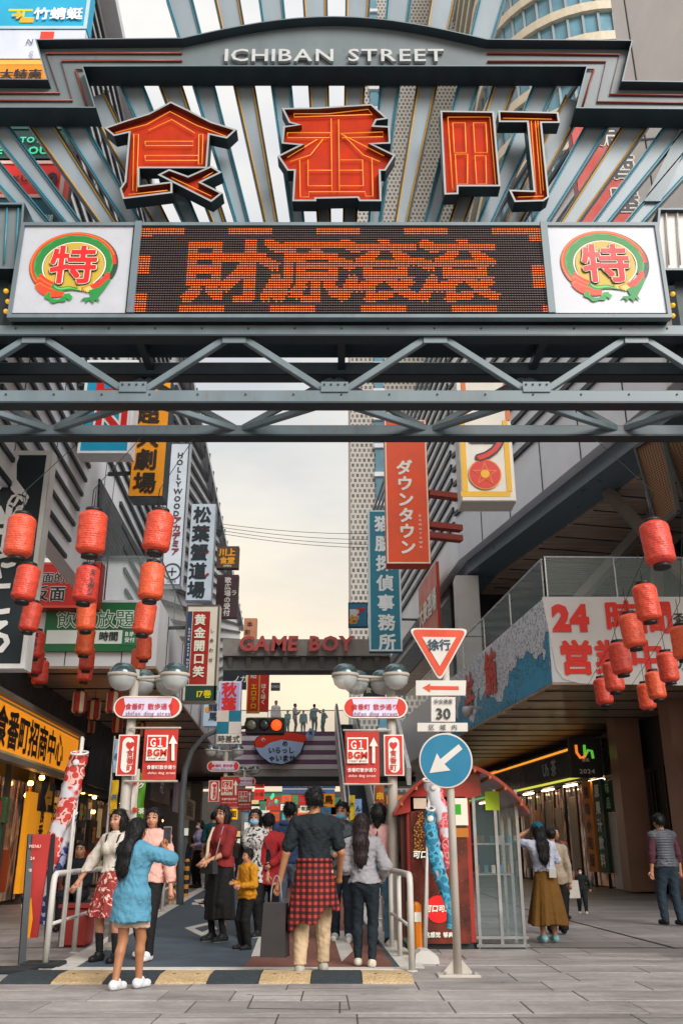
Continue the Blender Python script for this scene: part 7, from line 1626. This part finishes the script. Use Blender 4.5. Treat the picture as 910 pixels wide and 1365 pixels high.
        if h < .014 and len(hm_.vertices):
            n_ = len(hm_.vertices); co = np.zeros(n_*3); hm_.vertices.foreach_get('co', co); co = co.reshape(-1, 3); no = np.zeros(n_*3); hm_.vertices.foreach_get('normal', no); no = no.reshape(-1, 3); r_ = np.random.RandomState(rs); sm = MB()
            for k in r_.choice(n_, min(n_, 260), False):
                p_ = Vector(co[k]); q_ = Vector(no[k]); L = (.05+.07*r_.rand())*(.5 if hair in ('short', 'boy', 'bun') else 1)
                if q_.z < -.5: q_ = Vector((q_.x, q_.y, 0))
                tn = (Vector((0, 0, -1))-q_*(-q_.z)); tn = tn.normalized() if tn.length > .1 else Vector((0, -.7, -.7)); j_ = Vector(r_.normal(size=3))*.012
                sm.tube([p_-q_*.002, p_+tn*L*.5+q_*.006+j_*.4, p_+tn*L+q_*(.004 if hair in ('short', 'boy') else -.004)+j_], [.004, .0035, .001], n=3, caps=False)
            q2 = bmesh.new(); q2.from_mesh(hm_); v2 = [q2.verts.new(v_) for v_ in sm.v]
            for f_ in sm.f: q2.faces.new([v2[i_] for i_ in f_]).smooth = True
            q2.to_mesh(hm_); q2.free()
        add('hair', hm_, hairmat)
    if mask:
        Q = SDF(hc-.16, hc+.16, h_*.8); Q.ell(hd(0, .05, -.05), (.068, .068, .05), yaw=hy)
        def mc(X, Y, Z): x_, y_ = X-hc[0], Y-hc[1]; return .035-(x_*s_+y_*c_)
        Q.cut(mc); add('face_mask', Q.mesh('mask'), cloth('mask_'+mask, mask, bump=.1))
    P_ = dict(root=root, s=s, U=U, hd=hd, J=J, SH=SH, add=add, h=h_, lo=lo, hi=hi, rs=rs, hc=hc, lean=lean, dz=dz)
    if extra: extra(P_)
    return P_
def local_world(P_, p):
    r_ = P_['root']; a = r_.rotation_euler[2]; p = Vector(p)*P_['s']; c, s = math.cos(a), math.sin(a); return Vector((p.x*c-p.y*s, p.x*s+p.y*c, p.z))+Vector(r_.location)
# ---------- patterned cloths
def floral(t, tcn, c):
    n = t.nodes.new('ShaderNodeTexNoise'); n.inputs['Scale'].default_value = 12; n.inputs['Detail'].default_value = 6; n.inputs['Distortion'].default_value = 2.2; t.links.new(tcn.outputs['Object'], n.inputs['Vector'])
    r = t.nodes.new('ShaderNodeValToRGB'); r.color_ramp.elements[0].position = .50; r.color_ramp.elements[0].color = hexc('7e2420')+(1,); r.color_ramp.elements[1].position = .62; r.color_ramp.elements[1].color = hexc('d2b8ac')+(1,); e_ = r.color_ramp.elements.new(.56); e_.color = hexc('a83a30')+(1,); t.links.new(n.outputs[0], r.inputs[0]); return r.outputs[0]
def plaid(t, tcn, c):
    sp = t.nodes.new('ShaderNodeSeparateXYZ'); t.links.new(tcn.outputs['Object'], sp.inputs[0]); o = []
    for ax, f in ((0, 110), (2, 110)):
        m_ = t.nodes.new('ShaderNodeMath'); m_.operation = 'MULTIPLY'; m_.inputs[1].default_value = f; t.links.new(sp.outputs[ax], m_.inputs[0]); s_ = t.nodes.new('ShaderNodeMath'); s_.operation = 'SINE'; t.links.new(m_.outputs[0], s_.inputs[0])
        g_ = t.nodes.new('ShaderNodeMapRange'); g_.inputs[1].default_value = -.15; g_.inputs[2].default_value = .15; g_.inputs[3].default_value = .22; g_.inputs[4].default_value = 1; t.links.new(s_.outputs[0], g_.inputs[0]); o.append(g_.outputs[0])
    m_ = t.nodes.new('ShaderNodeMath'); m_.operation = 'MULTIPLY'; t.links.new(o[0], m_.inputs[0]); t.links.new(o[1], m_.inputs[1]); m1 = t.nodes.new('ShaderNodeMixRGB'); m1.blend_type = 'MULTIPLY'; m1.inputs[0].default_value = 1; t.links.new(c, m1.inputs[1]); t.links.new(m_.outputs[0], m1.inputs[2]); return m1.outputs[0]
def blot(a_, b2, sc, lo_=.48, hi_=.54):
    def fn(t, tcn, c):
        n = t.nodes.new('ShaderNodeTexNoise'); n.inputs['Scale'].default_value = sc; n.inputs['Detail'].default_value = 4; t.links.new(tcn.outputs['Object'], n.inputs['Vector']); r = t.nodes.new('ShaderNodeValToRGB'); r.color_ramp.elements[0].position = lo_; r.color_ramp.elements[0].color = hexc(a_)+(1,); r.color_ramp.elements[1].position = hi_; r.color_ramp.elements[1].color = hexc(b2)+(1,); t.links.new(n.outputs[0], r.inputs[0]); return r.outputs[0]
    return fn
def puffer(t, tcn, c):
    sp = t.nodes.new('ShaderNodeSeparateXYZ'); t.links.new(tcn.outputs['Object'], sp.inputs[0]); m_ = t.nodes.new('ShaderNodeMath'); m_.operation = 'MULTIPLY'; m_.inputs[1].default_value = 75; t.links.new(sp.outputs[2], m_.inputs[0]); s_ = t.nodes.new('ShaderNodeMath'); s_.operation = 'SINE'; t.links.new(m_.outputs[0], s_.inputs[0]); ab = t.nodes.new('ShaderNodeMath'); ab.operation = 'ABSOLUTE'; t.links.new(s_.outputs[0], ab.inputs[0])
    b = [q for q in t.nodes if q.type == 'BSDF_PRINCIPLED'][0]; bn = t.nodes.new('ShaderNodeBump'); bn.inputs['Strength'].default_value = .45; bn.inputs['Distance'].default_value = .015; t.links.new(ab.outputs[0], bn.inputs['Height']); t.links.new(bn.outputs[0], b.inputs['Normal']); return c
FLORAL = pattern('cloth_floral', 'a83a30', floral, rough=.75); PLAID = pattern('cloth_plaid', 'a0312c', plaid, rough=.85); CAMO = pattern('cloth_camo', '3a4448', blot('23292d', '4f595c', 12), rough=.7)
WPRINT = pattern('cloth_bw_print', 'bfbcb8', blot('2a2a2c', 'c4c0bc', 26, .42, .47), rough=.8); PUFF = pattern('cloth_puffer', '4a4d54', puffer, rough=.5)

# ---------- helpers for carried things
def handbag(name, label, cat, c, size, mat, strap=None, face=0.0, parent_rot=0.0, handle=.0):
    c = Vector(c); root = thing(name, label, cat, (c.x, c.y, c.z-size[2]/2)); ca, sa = math.cos(R(-face)), math.sin(R(-face)); u = Vector((ca, sa, 0)); v = Vector((-sa, ca, 0))
    b = MB(); w0, d0, h0 = size
    vs = [c+u*(sx*w0/2*(1 if sz < 0 else .88))+v*(sy*d0/2*(1 if sz < 0 else .7))+Vector((0, 0, sz*h0/2)) for sz in (-1, 1) for sy in (-1, 1) for sx in (-1, 1)]
    b.add(vs, [(0, 2, 3, 1), (4, 5, 7, 6), (0, 1, 5, 4), (2, 6, 7, 3), (0, 4, 6, 2), (1, 3, 7, 5)]); part('bag_body', b, mat, root)
    if handle:
        b = MB(); n = 10; b.tube([c+u*(w0*.22*math.cos(math.pi*k/n))+Vector((0, 0, h0/2+handle*math.sin(math.pi*k/n))) for k in range(n+1)], .008, n=6); part('handle', b, M('strap_dark', '1f1e1e', rough=.5), root, smooth=True)
    if strap:
        b = MB(); b.tube([Vector(p) for p in strap], .009, n=6); part('strap', b, M('strap_dark'), root, smooth=True)
    return root
# ---------- the people in the street
# 1 floral dress
def dress_extra(p):
    T = SDF(p['lo'], p['hi'], p['h']); U = p['U']; T.cone(U(0, 0, 1.04), U(0, 0, 1.24), .128, .142, flat=.78); T.ell(U(-.065, .08, 1.26), (.07, .06, .06), k=.04); T.ell(U(.065, .08, 1.26), (.07, .06, .06), k=.04); T.cut(lambda X, Y, Z: Z-1.31); T.cut(lambda X, Y, Z: 1.02-Z); p['add']('bodice', T.mesh('bodice'), FLORAL)
    b = MB()
    for sg in (-1, 1): b.tube([Vector(U(sg*.075, .145, 1.29)), Vector(U(sg*.09, .10, 1.42)), Vector(U(sg*.09, -.02, 1.455)), Vector(U(sg*.08, -.11, 1.40))], .011, n=6)
    p['add']('shoulder_strap', b.mesh('strap'), cloth('black', '18191b')); b = MB(); b.tube([Vector(U(.136*math.cos(6.2832*k/24), .108*math.sin(6.2832*k/24), 1.05)) for k in range(24)], .022, n=8, closed=True); p['add']('belt', b.mesh('belt'), cloth('black', '18191b'))
person('woman in white blouse and red floral dress with black socks, hand on the railing', 143, 1284, top=1081, face=200, hair='bob', female=True, tops=[dict(mat=cloth('cream', 'b8b0a6'), sleeve=2, loose=.018, puff=.02, hem=1.0, collar=True, name='blouse')], bottom=('skirt', FLORAL, dict(top=1.06, hem=.50, r0=.135, r1=.30, folds=8)), shoes='191a1c', socks=('1b1c1e', .55), arms={'R': (.40, .12, .92), 'L': (-.22, .08, .84)}, feet={'L': (-.13, .03), 'R': (.13, -.02)}, extra=dress_extra, head=10)
# 2 blue shirt
p2 = person('woman seen from behind in an oversized blue shirt and white sneakers, long black hair', 166, 1321, top=1093, face=28, hair='longback', female=True, skin=SKIN2, tops=[dict(mat=cloth('blue', '55849a', bump=.8), sleeve=1.3, loose=.045, hem=.66, flare=.05, wr=.010, fr=22, puff=.012, collar=True)], bottom=('shorts', cloth('beige', 'b8a292'), dict(hem=.60, loose=.035)), shoes='c6c8cc', sole='d6d8da', arms={'R': (.17, .30, 1.42), 'L': (.05, .34, 1.40), 'pR': (1, .1, -.5), 'pL': (-.8, .2, -1)}, feet={'L': (-.05, -.10), 'R': (.05, .16)}, h=.0100, head=8)
ph = local_world(p2, (.14, .38, 1.55)); phone = thing('phone', 'dark smartphone held up by the woman in the blue shirt', 'phone', ph-Vector((0, 0, .08)))
b = MB(); b.box(ph, (.078, .010, .16), (1, 0, 0), (0, 1, 0), bev=.004); part('case', b, M('phone_case', '8a7468', rough=.4), phone)
b = MB(); b.box(ph-Vector((0, .007, 0)), (.068, .004, .142)); part('screen', b, M('phone_screen', '2b2a30', rough=.15, emit=.15, var=.5, scale=30), phone)
# 3 pink jacket
def stripe_extra(p):
    J = p['J']; b = MB(); b.tube([Vector((.165, -.0, .95)), Vector(J['kneeR'])+Vector((.082, .0, .04)), Vector(J['ankR'])+Vector((.066, 0, .03))], .012, n=6); p['add']('side_stripe', b.mesh('stripe'), cloth('white', 'c9c9c9'))
person('young woman in pale pink jacket and black trousers with white side stripe', 192, 1281, top=1079, face=196, hair='tail', female=True, tops=[dict(mat=cloth('pink', 'c59a90'), sleeve=2, loose=.04, hem=.86, wr=.010, collar=True, name='jacket', puff=.01)], bottom=('pants', cloth('black', '18191b'), dict(loose=.016)), shoes='c3c3c2', sole='8a5f48', arms={'R': (.10, .25, 1.24), 'L': (-.32, .06, .80)}, feet={'L': (-.12, .14), 'R': (.10, -.12, .02)}, extra=stripe_extra, head=-14)
# 4 seated man
stl = thing('stool', 'low dark stool under the seated man behind the left railing', 'stool', (P(103, 1185, 15.6).x, 15.65, 0))
b = MB(); b.box((stl.location.x, 15.62, .41), (.42, .42, .05), bev=.01); part('seat', b, DARKM, stl)
for sx in (-1, 1):
    for sy in (-1, 1): b = MB(); b.tube([(stl.location.x+sx*.16, 15.62+sy*.16, 0), (stl.location.x+sx*.15, 15.62+sy*.15, .4)], .018, n=6); part('leg', b, DARKM, stl)
person('man in dark suit sitting behind the left railing', 103, 1185, Y=15.6, H=1.70, face=178, h=.015, hair='short', tops=[dict(mat=cloth('suit', '1c1f24'), sleeve=2, loose=.02, hem=.9, name='jacket'), dict(mat=cloth('white', 'c9c9c9'), sleeve=0, loose=.021, hem=1.15, name='shirt', over=False)] [:1], bottom=('pants', cloth('suit', '1c1f24'), dict(loose=.016)), seated=True, feet={'L': (-.14, .42), 'R': (.14, .40)}, arms={'L': (-.06, .26, 1.02), 'R': (.06, .26, 1.02)}, shoes='1a1a1c')
# 5 lavender woman, teal man
person('woman in lavender top and white mask beyond the bollards', 263, 1184, top=1094, face=232, h=.016, hair='longback', female=True, mask='c6ccd2', tops=[dict(mat=cloth('lavender', '9a94b8'), sleeve=2, loose=.025, hem=.95)], bottom=('pants', cloth('black', '18191b'), dict(loose=.012)), shoes='24262a', arms={'L': (-.12, .2, 1.08)})
person('man in dark teal shirt with his back turned beyond the bollards', 281, 1186, top=1083, face=15, h=.016, tops=[dict(mat=cloth('teal', '1f4a50'), sleeve=1, loose=.028, hem=.88)], bottom=('pants', cloth('darkgreen', '26332f'), dict(loose=.02)), shoes='24262a')
# 6 maroon top
p6 = person('woman in maroon top and long black skirt with hands clasped, facing left', 291, 1257, top=1075, face=225, hair='bob', hairmat=HAIRB, female=True, build=1.08, tops=[dict(mat=cloth('maroon', '742a2a'), sleeve=1, loose=.022, hem=.93)], bottom=('skirt', cloth('black', '18191b'), dict(top=1.04, hem=.28, r0=.15, r1=.23, folds=7, wave=.05)), shoes='1f2022', sole='8a8a88', socks=('1f2022', .6), arms={'L': (-.05, .27, 1.0), 'R': (.05, .28, 1.0)}, head=-12)
c_ = local_world(p6, (-.02, .23, .93)); rt = p6['root']
handbag('handbag', 'black quilted bag hanging at the waist of the woman in maroon', 'bag', c_, (.30, .09, .17), M('bag_quilt', '26282c', rough=.4, bump=.6, bscale=60), [local_world(p6, q_) for q_ in ((-.12, .22, 1.0), (-.13, .17, 1.2), (-.10, .08, 1.44), (-.06, -.04, 1.47))], face=225)
b = MB(); b.tube([local_world(p6, q_) for q_ in ((.06, -.06, 1.46), (.09, .10, 1.42), (.07, .19, 1.25), (.03, .23, 1.10), (.05, .24, 1.0))], .022, n=8); single('scarf', b, cloth('scarf', 'b8a692'), 'thin cream scarf round the neck of the woman in maroon', 'scarf', smooth=True)
# 7 masked woman
person('woman in black and white patterned waistcoat with blue face mask behind the boy', 336, 1251, top=1080, face=205, hair='longback', female=True, mask='8ab4cc', tops=[dict(mat=cloth('black', '18191b'), sleeve=2, loose=.012, hem=.95, name='undershirt'), dict(mat=WPRINT, sleeve=0, loose=.032, hem=.72, name='waistcoat')], bottom=('pants', cloth('black', '18191b')), shoes='222326', sole='c8c8c6', head=-15)
# 8 boy
person('little boy in mustard yellow jacket standing before the masked woman', 327, 1267, top=1133, face=235, hair='boy', h=.0125, build=1.02, tops=[dict(mat=cloth('tee', '25272c'), sleeve=0, loose=.014, hem=.95, name='undershirt'), dict(mat=cloth('mustard', 'b07a1e'), sleeve=1.85, loose=.034, hem=.86, wr=.010, collar=True, name='jacket')], bottom=('pants', cloth('black', '18191b'), dict(loose=.02)), shoes='1f2022', arms={'L': (-.14, .22, 1.08), 'R': (.04, .26, 1.12)}, head=0)
# 9 red coat
p9 = person('woman in red coat seen from behind with a hand behind her back', 354, 1251, top=1086, face=-8, hair='short', female=True, build=1.1, tops=[dict(mat=cloth('red', '8e2b2e'), sleeve=2, loose=.03, hem=.72, flare=.02, wr=.008, name='coat')], bottom=('pants', cloth('black', '18191b')), shoes='222326', arms={'R': (.06, -.20, 1.02), 'pR': (1, -.6, 0)})
b = MB(); b.tube([local_world(p9, q_) for q_ in ((-.12, -.10, 1.44), (-.04, -.17, 1.28), (.08, -.18, 1.12), (.17, -.10, 1.02), (.19, .02, 1.0))], .007, n=6); single('bag_strap', b, M('strap_brown', '5a3028', rough=.5), 'thin strap slung across the red coat', 'strap', smooth=True)
# 10 man in black tee
def plaid_extra(p):
    D = SDF(p['lo'], p['hi'], p['h'])
    def sk(X, Y, Z):
        a = np.arctan2(Y, X); t = np.clip((1.04-Z)/.55, 0, 1); rr = .158+.10*t*(1+.12*np.sin(7*a+1)); q_ = np.sqrt(X**2+(Y/.86)**2); hem = .50+.10*np.clip(X/.2, -1, 1)*1.0+.04*np.sin(5*a); front = (Y-.05-.02*np.sin(Z*20)); return np.maximum(np.maximum((np.abs(q_-rr)-.012)*.9, np.maximum(Z-1.03, hem-Z)), front)
    D.fn((-.45, -.45, .2), (.45, .45, 1.2), sk, k=.004); D.wrinkle(.005, 40, 4); o = p['add']('tied_shirt', D.mesh('tied_shirt'), PLAID); o['label'] = 'red and black plaid shirt tied round the waist'
    b = MB(); b.tube([Vector((.16*math.cos(6.2832*k/24), .13*math.sin(6.2832*k/24), 1.02)) for k in range(24)], .028, n=8, closed=True); p['add']('tied_sleeve', b.mesh('tied_sleeve'), PLAID)
p10 = person('tall man in black T-shirt with a plaid shirt tied round his waist, seen from behind', 417, 1301, top=1052, face=-3, h=.0100, hair='short', build=1.0, skin=SKIN2, tops=[dict(mat=cloth('blacktee', '1b2124'), sleeve=.75, loose=.02, hem=1.0, wr=.009, over=False)], bottom=('pants', cloth('khaki', 'b09a80'), dict(loose=.018, cuff=.05, hem=.10)), shoes='9a968e', sole='c9c4ba', arms={'L': (-.34, .02, .84), 'R': (.26, .14, .90)}, feet={'L': (-.13, -.10), 'R': (.10, .12)}, extra=plaid_extra)
hb = local_world(p10, (-.37, .0, .40)); hb2 = handbag('shopping_bag', 'large dark grey carrier bag in the left hand of the man in black', 'bag', hb, (.26, .20, .50), M('bag_grey', '322f30', rough=.5, var=.15), face=10, handle=.26)
# 11 hoodie
p11 = person('man in blue hoodie with white back print walking away', 383, 1243, top=1071, face=6, h=.0135, tops=[dict(mat=cloth('hoodie', '3a4a6a'), sleeve=2, loose=.035, hem=.9, name='hoodie')], bottom=('pants', cloth('jeans_pale', '6d7888')), shoes='a87a3a', sole='c8b898')
b = MB(); b.tube([Vector(p11['U'](.11*math.cos(a_), -.05+.07*math.sin(a_), 1.43)) for a_ in np.linspace(math.pi, 2*math.pi, 10)], .035, n=8); p11['add']('hood', b.mesh('hood'), cloth('hoodie', '3a4a6a'))
b = MB(); text_pts(b, 'し全力', (0, -.185, 1.24), .075, (1, 0, 0), (0, 0, 1), (0, -1, 0), bold=.04); o = p11['add']('back_print', b.mesh('print'), ink('c8ccd0'))
# 12 masked man
person('man in dark camouflage jacket and light blue mask walking towards the camera', 456, 1256, top=1071, face=186, mask='6aa8c4', h=.0125, tops=[dict(mat=CAMO, sleeve=2, loose=.036, hem=.78, wr=.009, collar=True, name='jacket')], bottom=('pants', cloth('darkdenim', '232a33'), dict(loose=.018)), shoes='b8b8b4', sole='d0d0cc', arms={'R': (.10, .24, 1.06), 'L': (-.16, .20, 1.06)}, feet={'L': (-.10, .10), 'R': (.10, -.08)}, head=14)
# 13 grey sweater
person('woman in grey sweater and dark jeans with long brown hair, seen from behind', 487, 1291, top=1087, face=4, h=.0100, hair='longback', hairmat=HAIRB, female=True, tops=[dict(mat=cloth('greysweater', '8e8c90', bump=.7), sleeve=2, loose=.034, hem=.93, wr=.010, puff=.01, name='sweater')], bottom=('pants', cloth('navyjeans', '1d252b'), dict(loose=.006, cuff=.04)), shoes='b8b2a4', sole='2a2826', arms={'L': (-.10, .24, 1.08), 'R': (.20, .14, .98)}, feet={'L': (-.09, .06), 'R': (.08, -.07)}, lean=(-.03, .03))
# 14 pink top, jeans
person('woman in pink top and blue jeans partly hidden behind the grey sweater', 507, 1262, top=1073, face=18, hair='tail', female=True, tops=[dict(mat=cloth('palepink', 'c49a98'), sleeve=2, loose=.018, hem=.98)], bottom=('pants', cloth('bluejeans', '54788a'), dict(loose=.006)), shoes='1f2022', socks=('1f2022', .4))
# 15 cap woman
def cap_extra(p):
    Q = SDF(p['hc']-.25, p['hc']+.25, p['h']*.8); hd = p['hd']; Q.ell(hd(0, -.005, .055), (.098, .115, .095)); Q.cut(lambda X, Y, Z: p['hc'][2]+.025-Z); Q.fn(p['hc']-.25, p['hc']+.25, lambda X, Y, Z: np.maximum(np.sqrt(((X-p['hc'][0])/.085)**2+((Y-p['hc'][1]-.10)/.10)**2)*.08-.08, np.abs(Z-p['hc'][2]-.04)-.009), k=.01); p['add']('cap', Q.mesh('cap'), cloth('capteal', '1f5264'))
p15 = person('woman in teal cap, white T-shirt and long brown skirt, hand raised to her cap', 733, 1257, top=1098, face=-12, h=.0125, hair='longback', female=True, tops=[dict(mat=cloth('whitetee', 'b4b8c8'), sleeve=.85, loose=.04, hem=1.0, wr=.010)], bottom=('skirt', cloth('brownskirt', '6a4c28', bump=.6), dict(top=1.06, hem=.24, r0=.135, r1=.31, folds=9, wave=.08)), shoes='7fb0b4', sole='c8d4d4', arms={'L': (-.17, .16, 1.60), 'pL': (-1, .2, -.3), 'R': (.10, .26, 1.25)}, extra=cap_extra, lean=(-.05, 0))
c_ = local_world(p15, (.03, -.20, .98)); handbag('pouch', 'small round white pouch on the hip of the woman in the cap', 'bag', c_, (.10, .05, .11), M('pouch_white', 'bdb8b0', rough=.6), [local_world(p15, q_) for q_ in ((-.14, -.14, 1.06), (-.05, -.19, 1.04), (.03, -.21, 1.02))])
# 16, 17
person('person in beige coat and black trousers just behind the woman in the cap', 744, 1246, top=1105, face=4, h=.015, hair='short', tops=[dict(mat=cloth('beigecoat', '9a8c7c'), sleeve=2, loose=.03, hem=.80, name='coat')], bottom=('pants', cloth('black', '18191b'), dict(loose=.03, cuff=.07)), shoes='1b1b1c')
p17 = person('bearded man in dark striped shirt walking with a white bag', 748, 1226, top=1104, face=170, h=.016, hair='short', skin=SKIN2, tops=[dict(mat=pattern('cloth_stripes', '3a2a2a', blot('2a2224', '7a4040', 5), rough=.8), sleeve=.8, loose=.028, hem=.9)], bottom=('pants', cloth('black', '18191b')), shoes='1b1b1c')
c_ = local_world(p17, (-.27, .03, .55)); handbag('paper_bag', 'white paper carrier held by the bearded man', 'bag', c_, (.24, .1, .30), M('bag_white', 'bdb6ae', rough=.6), face=170, handle=.16)
# 18 child
person('toddler in black jacket with red and green sleeves and white mask, mid-step', 777, 1219, top=1158, face=190, h=.013, hair='boy', mask='c8c8c8', build=1.15, tops=[dict(mat=cloth('kidblack', '1d1e21'), sleeve=2, loose=.03, hem=.88, name='jacket'), dict(mat=cloth('kidred', 'a83238'), sleeve=2, loose=.04, hem=.5, name='sleeve', arm='R'), dict(mat=cloth('kidgreen', '2f7a58'), sleeve=2, loose=.04, hem=.5, name='sleeve', arm='L')], bottom=('pants', cloth('kidblack', '1d1e21'), dict(loose=.026)), shoes='c8c6c2', arms={'L': (-.34, .08, .95), 'R': (.34, .04, .98)}, feet={'L': (-.12, .14), 'R': (.12, -.14)})
# 19 vest man
person('man in dark puffer vest and navy trousers walking away at the right edge', 897, 1234, top=1086, face=-12, h=.0135, hair='short', tops=[dict(mat=cloth('maroonsleeve', '4a2c34'), sleeve=2, loose=.018, hem=.95, name='shirt'), dict(mat=PUFF, sleeve=0, loose=.04, hem=.88, name='vest')], bottom=('pants', cloth('navy', '27323c'), dict(loose=.022)), shoes='1b1c1e', feet={'L': (-.10, .06), 'R': (.09, -.10)}, lean=(-.03, 0))
# people on the bridge
rgp = random.Random(4)
for k, (px, col, bt, lb_) in enumerate(((367, 'a8a4a0', '2a2c30', 'person in pink and grey at the bridge rail, leftmost'), (383, '5a7a7c', '33464a', 'person in teal on the bridge behind the rail'), (392.5, '8a8684', '1f2124', 'person in grey shirt with dark hat standing on the bridge'), (404, '6a8488', '2a3a3e', 'person in grey-blue on the bridge next to the hat wearer'), (418.5, '5a7278', '2f4448', 'tall person in slate clothes on the bridge'), (431, '55757c', '2a4046', 'person in blue-grey at the far right of the bridge rail'))):
    Yb = OY+(.6, 1.4, .7, 1.1, .6, 1.3)[k]; z0 = ZT; tp_ = {0: 934, 1: 945, 2: 938, 3: 945, 4: 940, 5: 944}[k]
    d = ray(px, tp_); Hh = max(1.45, min(1.85, CAMH+d.z*Yb/d.y-z0))
    p = person(lb_, px, 975, Y=Yb, H=Hh*(1, .93, 1, .9, 1.04, .96)[k], face=(150, 210, 100, 185, 20, 240)[k], h=.028, arms=({}, {'L': (-.1, .25, 1.1)}, {'R': (.1, .25, 1.2), 'L': (-.1, .25, 1.2)}, {}, {'R': (.15, .2, 1.35)}, {'L': (-.3, .1, 1.0)})[k], hair='short', tops=[dict(mat=M('cloth_bridge'+col, boost(col, 1.7, 1.1), rough=.8), sleeve=2, loose=.03, hem=.8)], bottom=('pants', M('cloth_bridgeb'+bt, boost(bt, 2.2, 1.0), rough=.8)), group='people on the footbridge'); p['root'].location.z = z0
# crowd further down the street
far = [(344, 1176, 1.66, 'a0404a'), (356, 1172, 1.70, '2a2e34'), (366, 1168, 1.62, '7a8490'), (372, 1180, 1.72, '3a4450'), (398, 1166, 1.66, 'a89a8a'), (407, 1172, 1.7, '24343c'), (420, 1166, 1.64, '8a3a34'), (432, 1170, 1.7, '5a6a6a'), (255, 1178, 1.64, '2c3038'), (312, 1172, 1.66, '4a4440'), (437, 1190, 1.68, 'bdb4aa'), (388, 1184, 1.7, '54606e')]
fl = ['in crimson', 'in black', 'in grey-blue', 'in slate', 'in sand colour', 'in dark teal', 'in brick red', 'in sage', 'in charcoal', 'in dark taupe', 'in cream', 'in steel blue']
for k, (px, py, Hh, col) in enumerate(far):
    person('distant walker %s among the crowd under the footbridge' % fl[k], px, py, H=Hh, face=rgp.choice((0, 10, 180, 170)), h=.026, hair='short' if k % 2 else 'bob', female=bool(k % 2 == 0), tops=[dict(mat=cloth('far'+col, col), sleeve=2, loose=.03, hem=.82)], bottom=('pants', cloth('farb', '262a30')), group='distant crowd')
bpy.data.objects.remove(_to); bpy.data.curves.remove(_tc); bpy.data.scenes.remove(_ts)
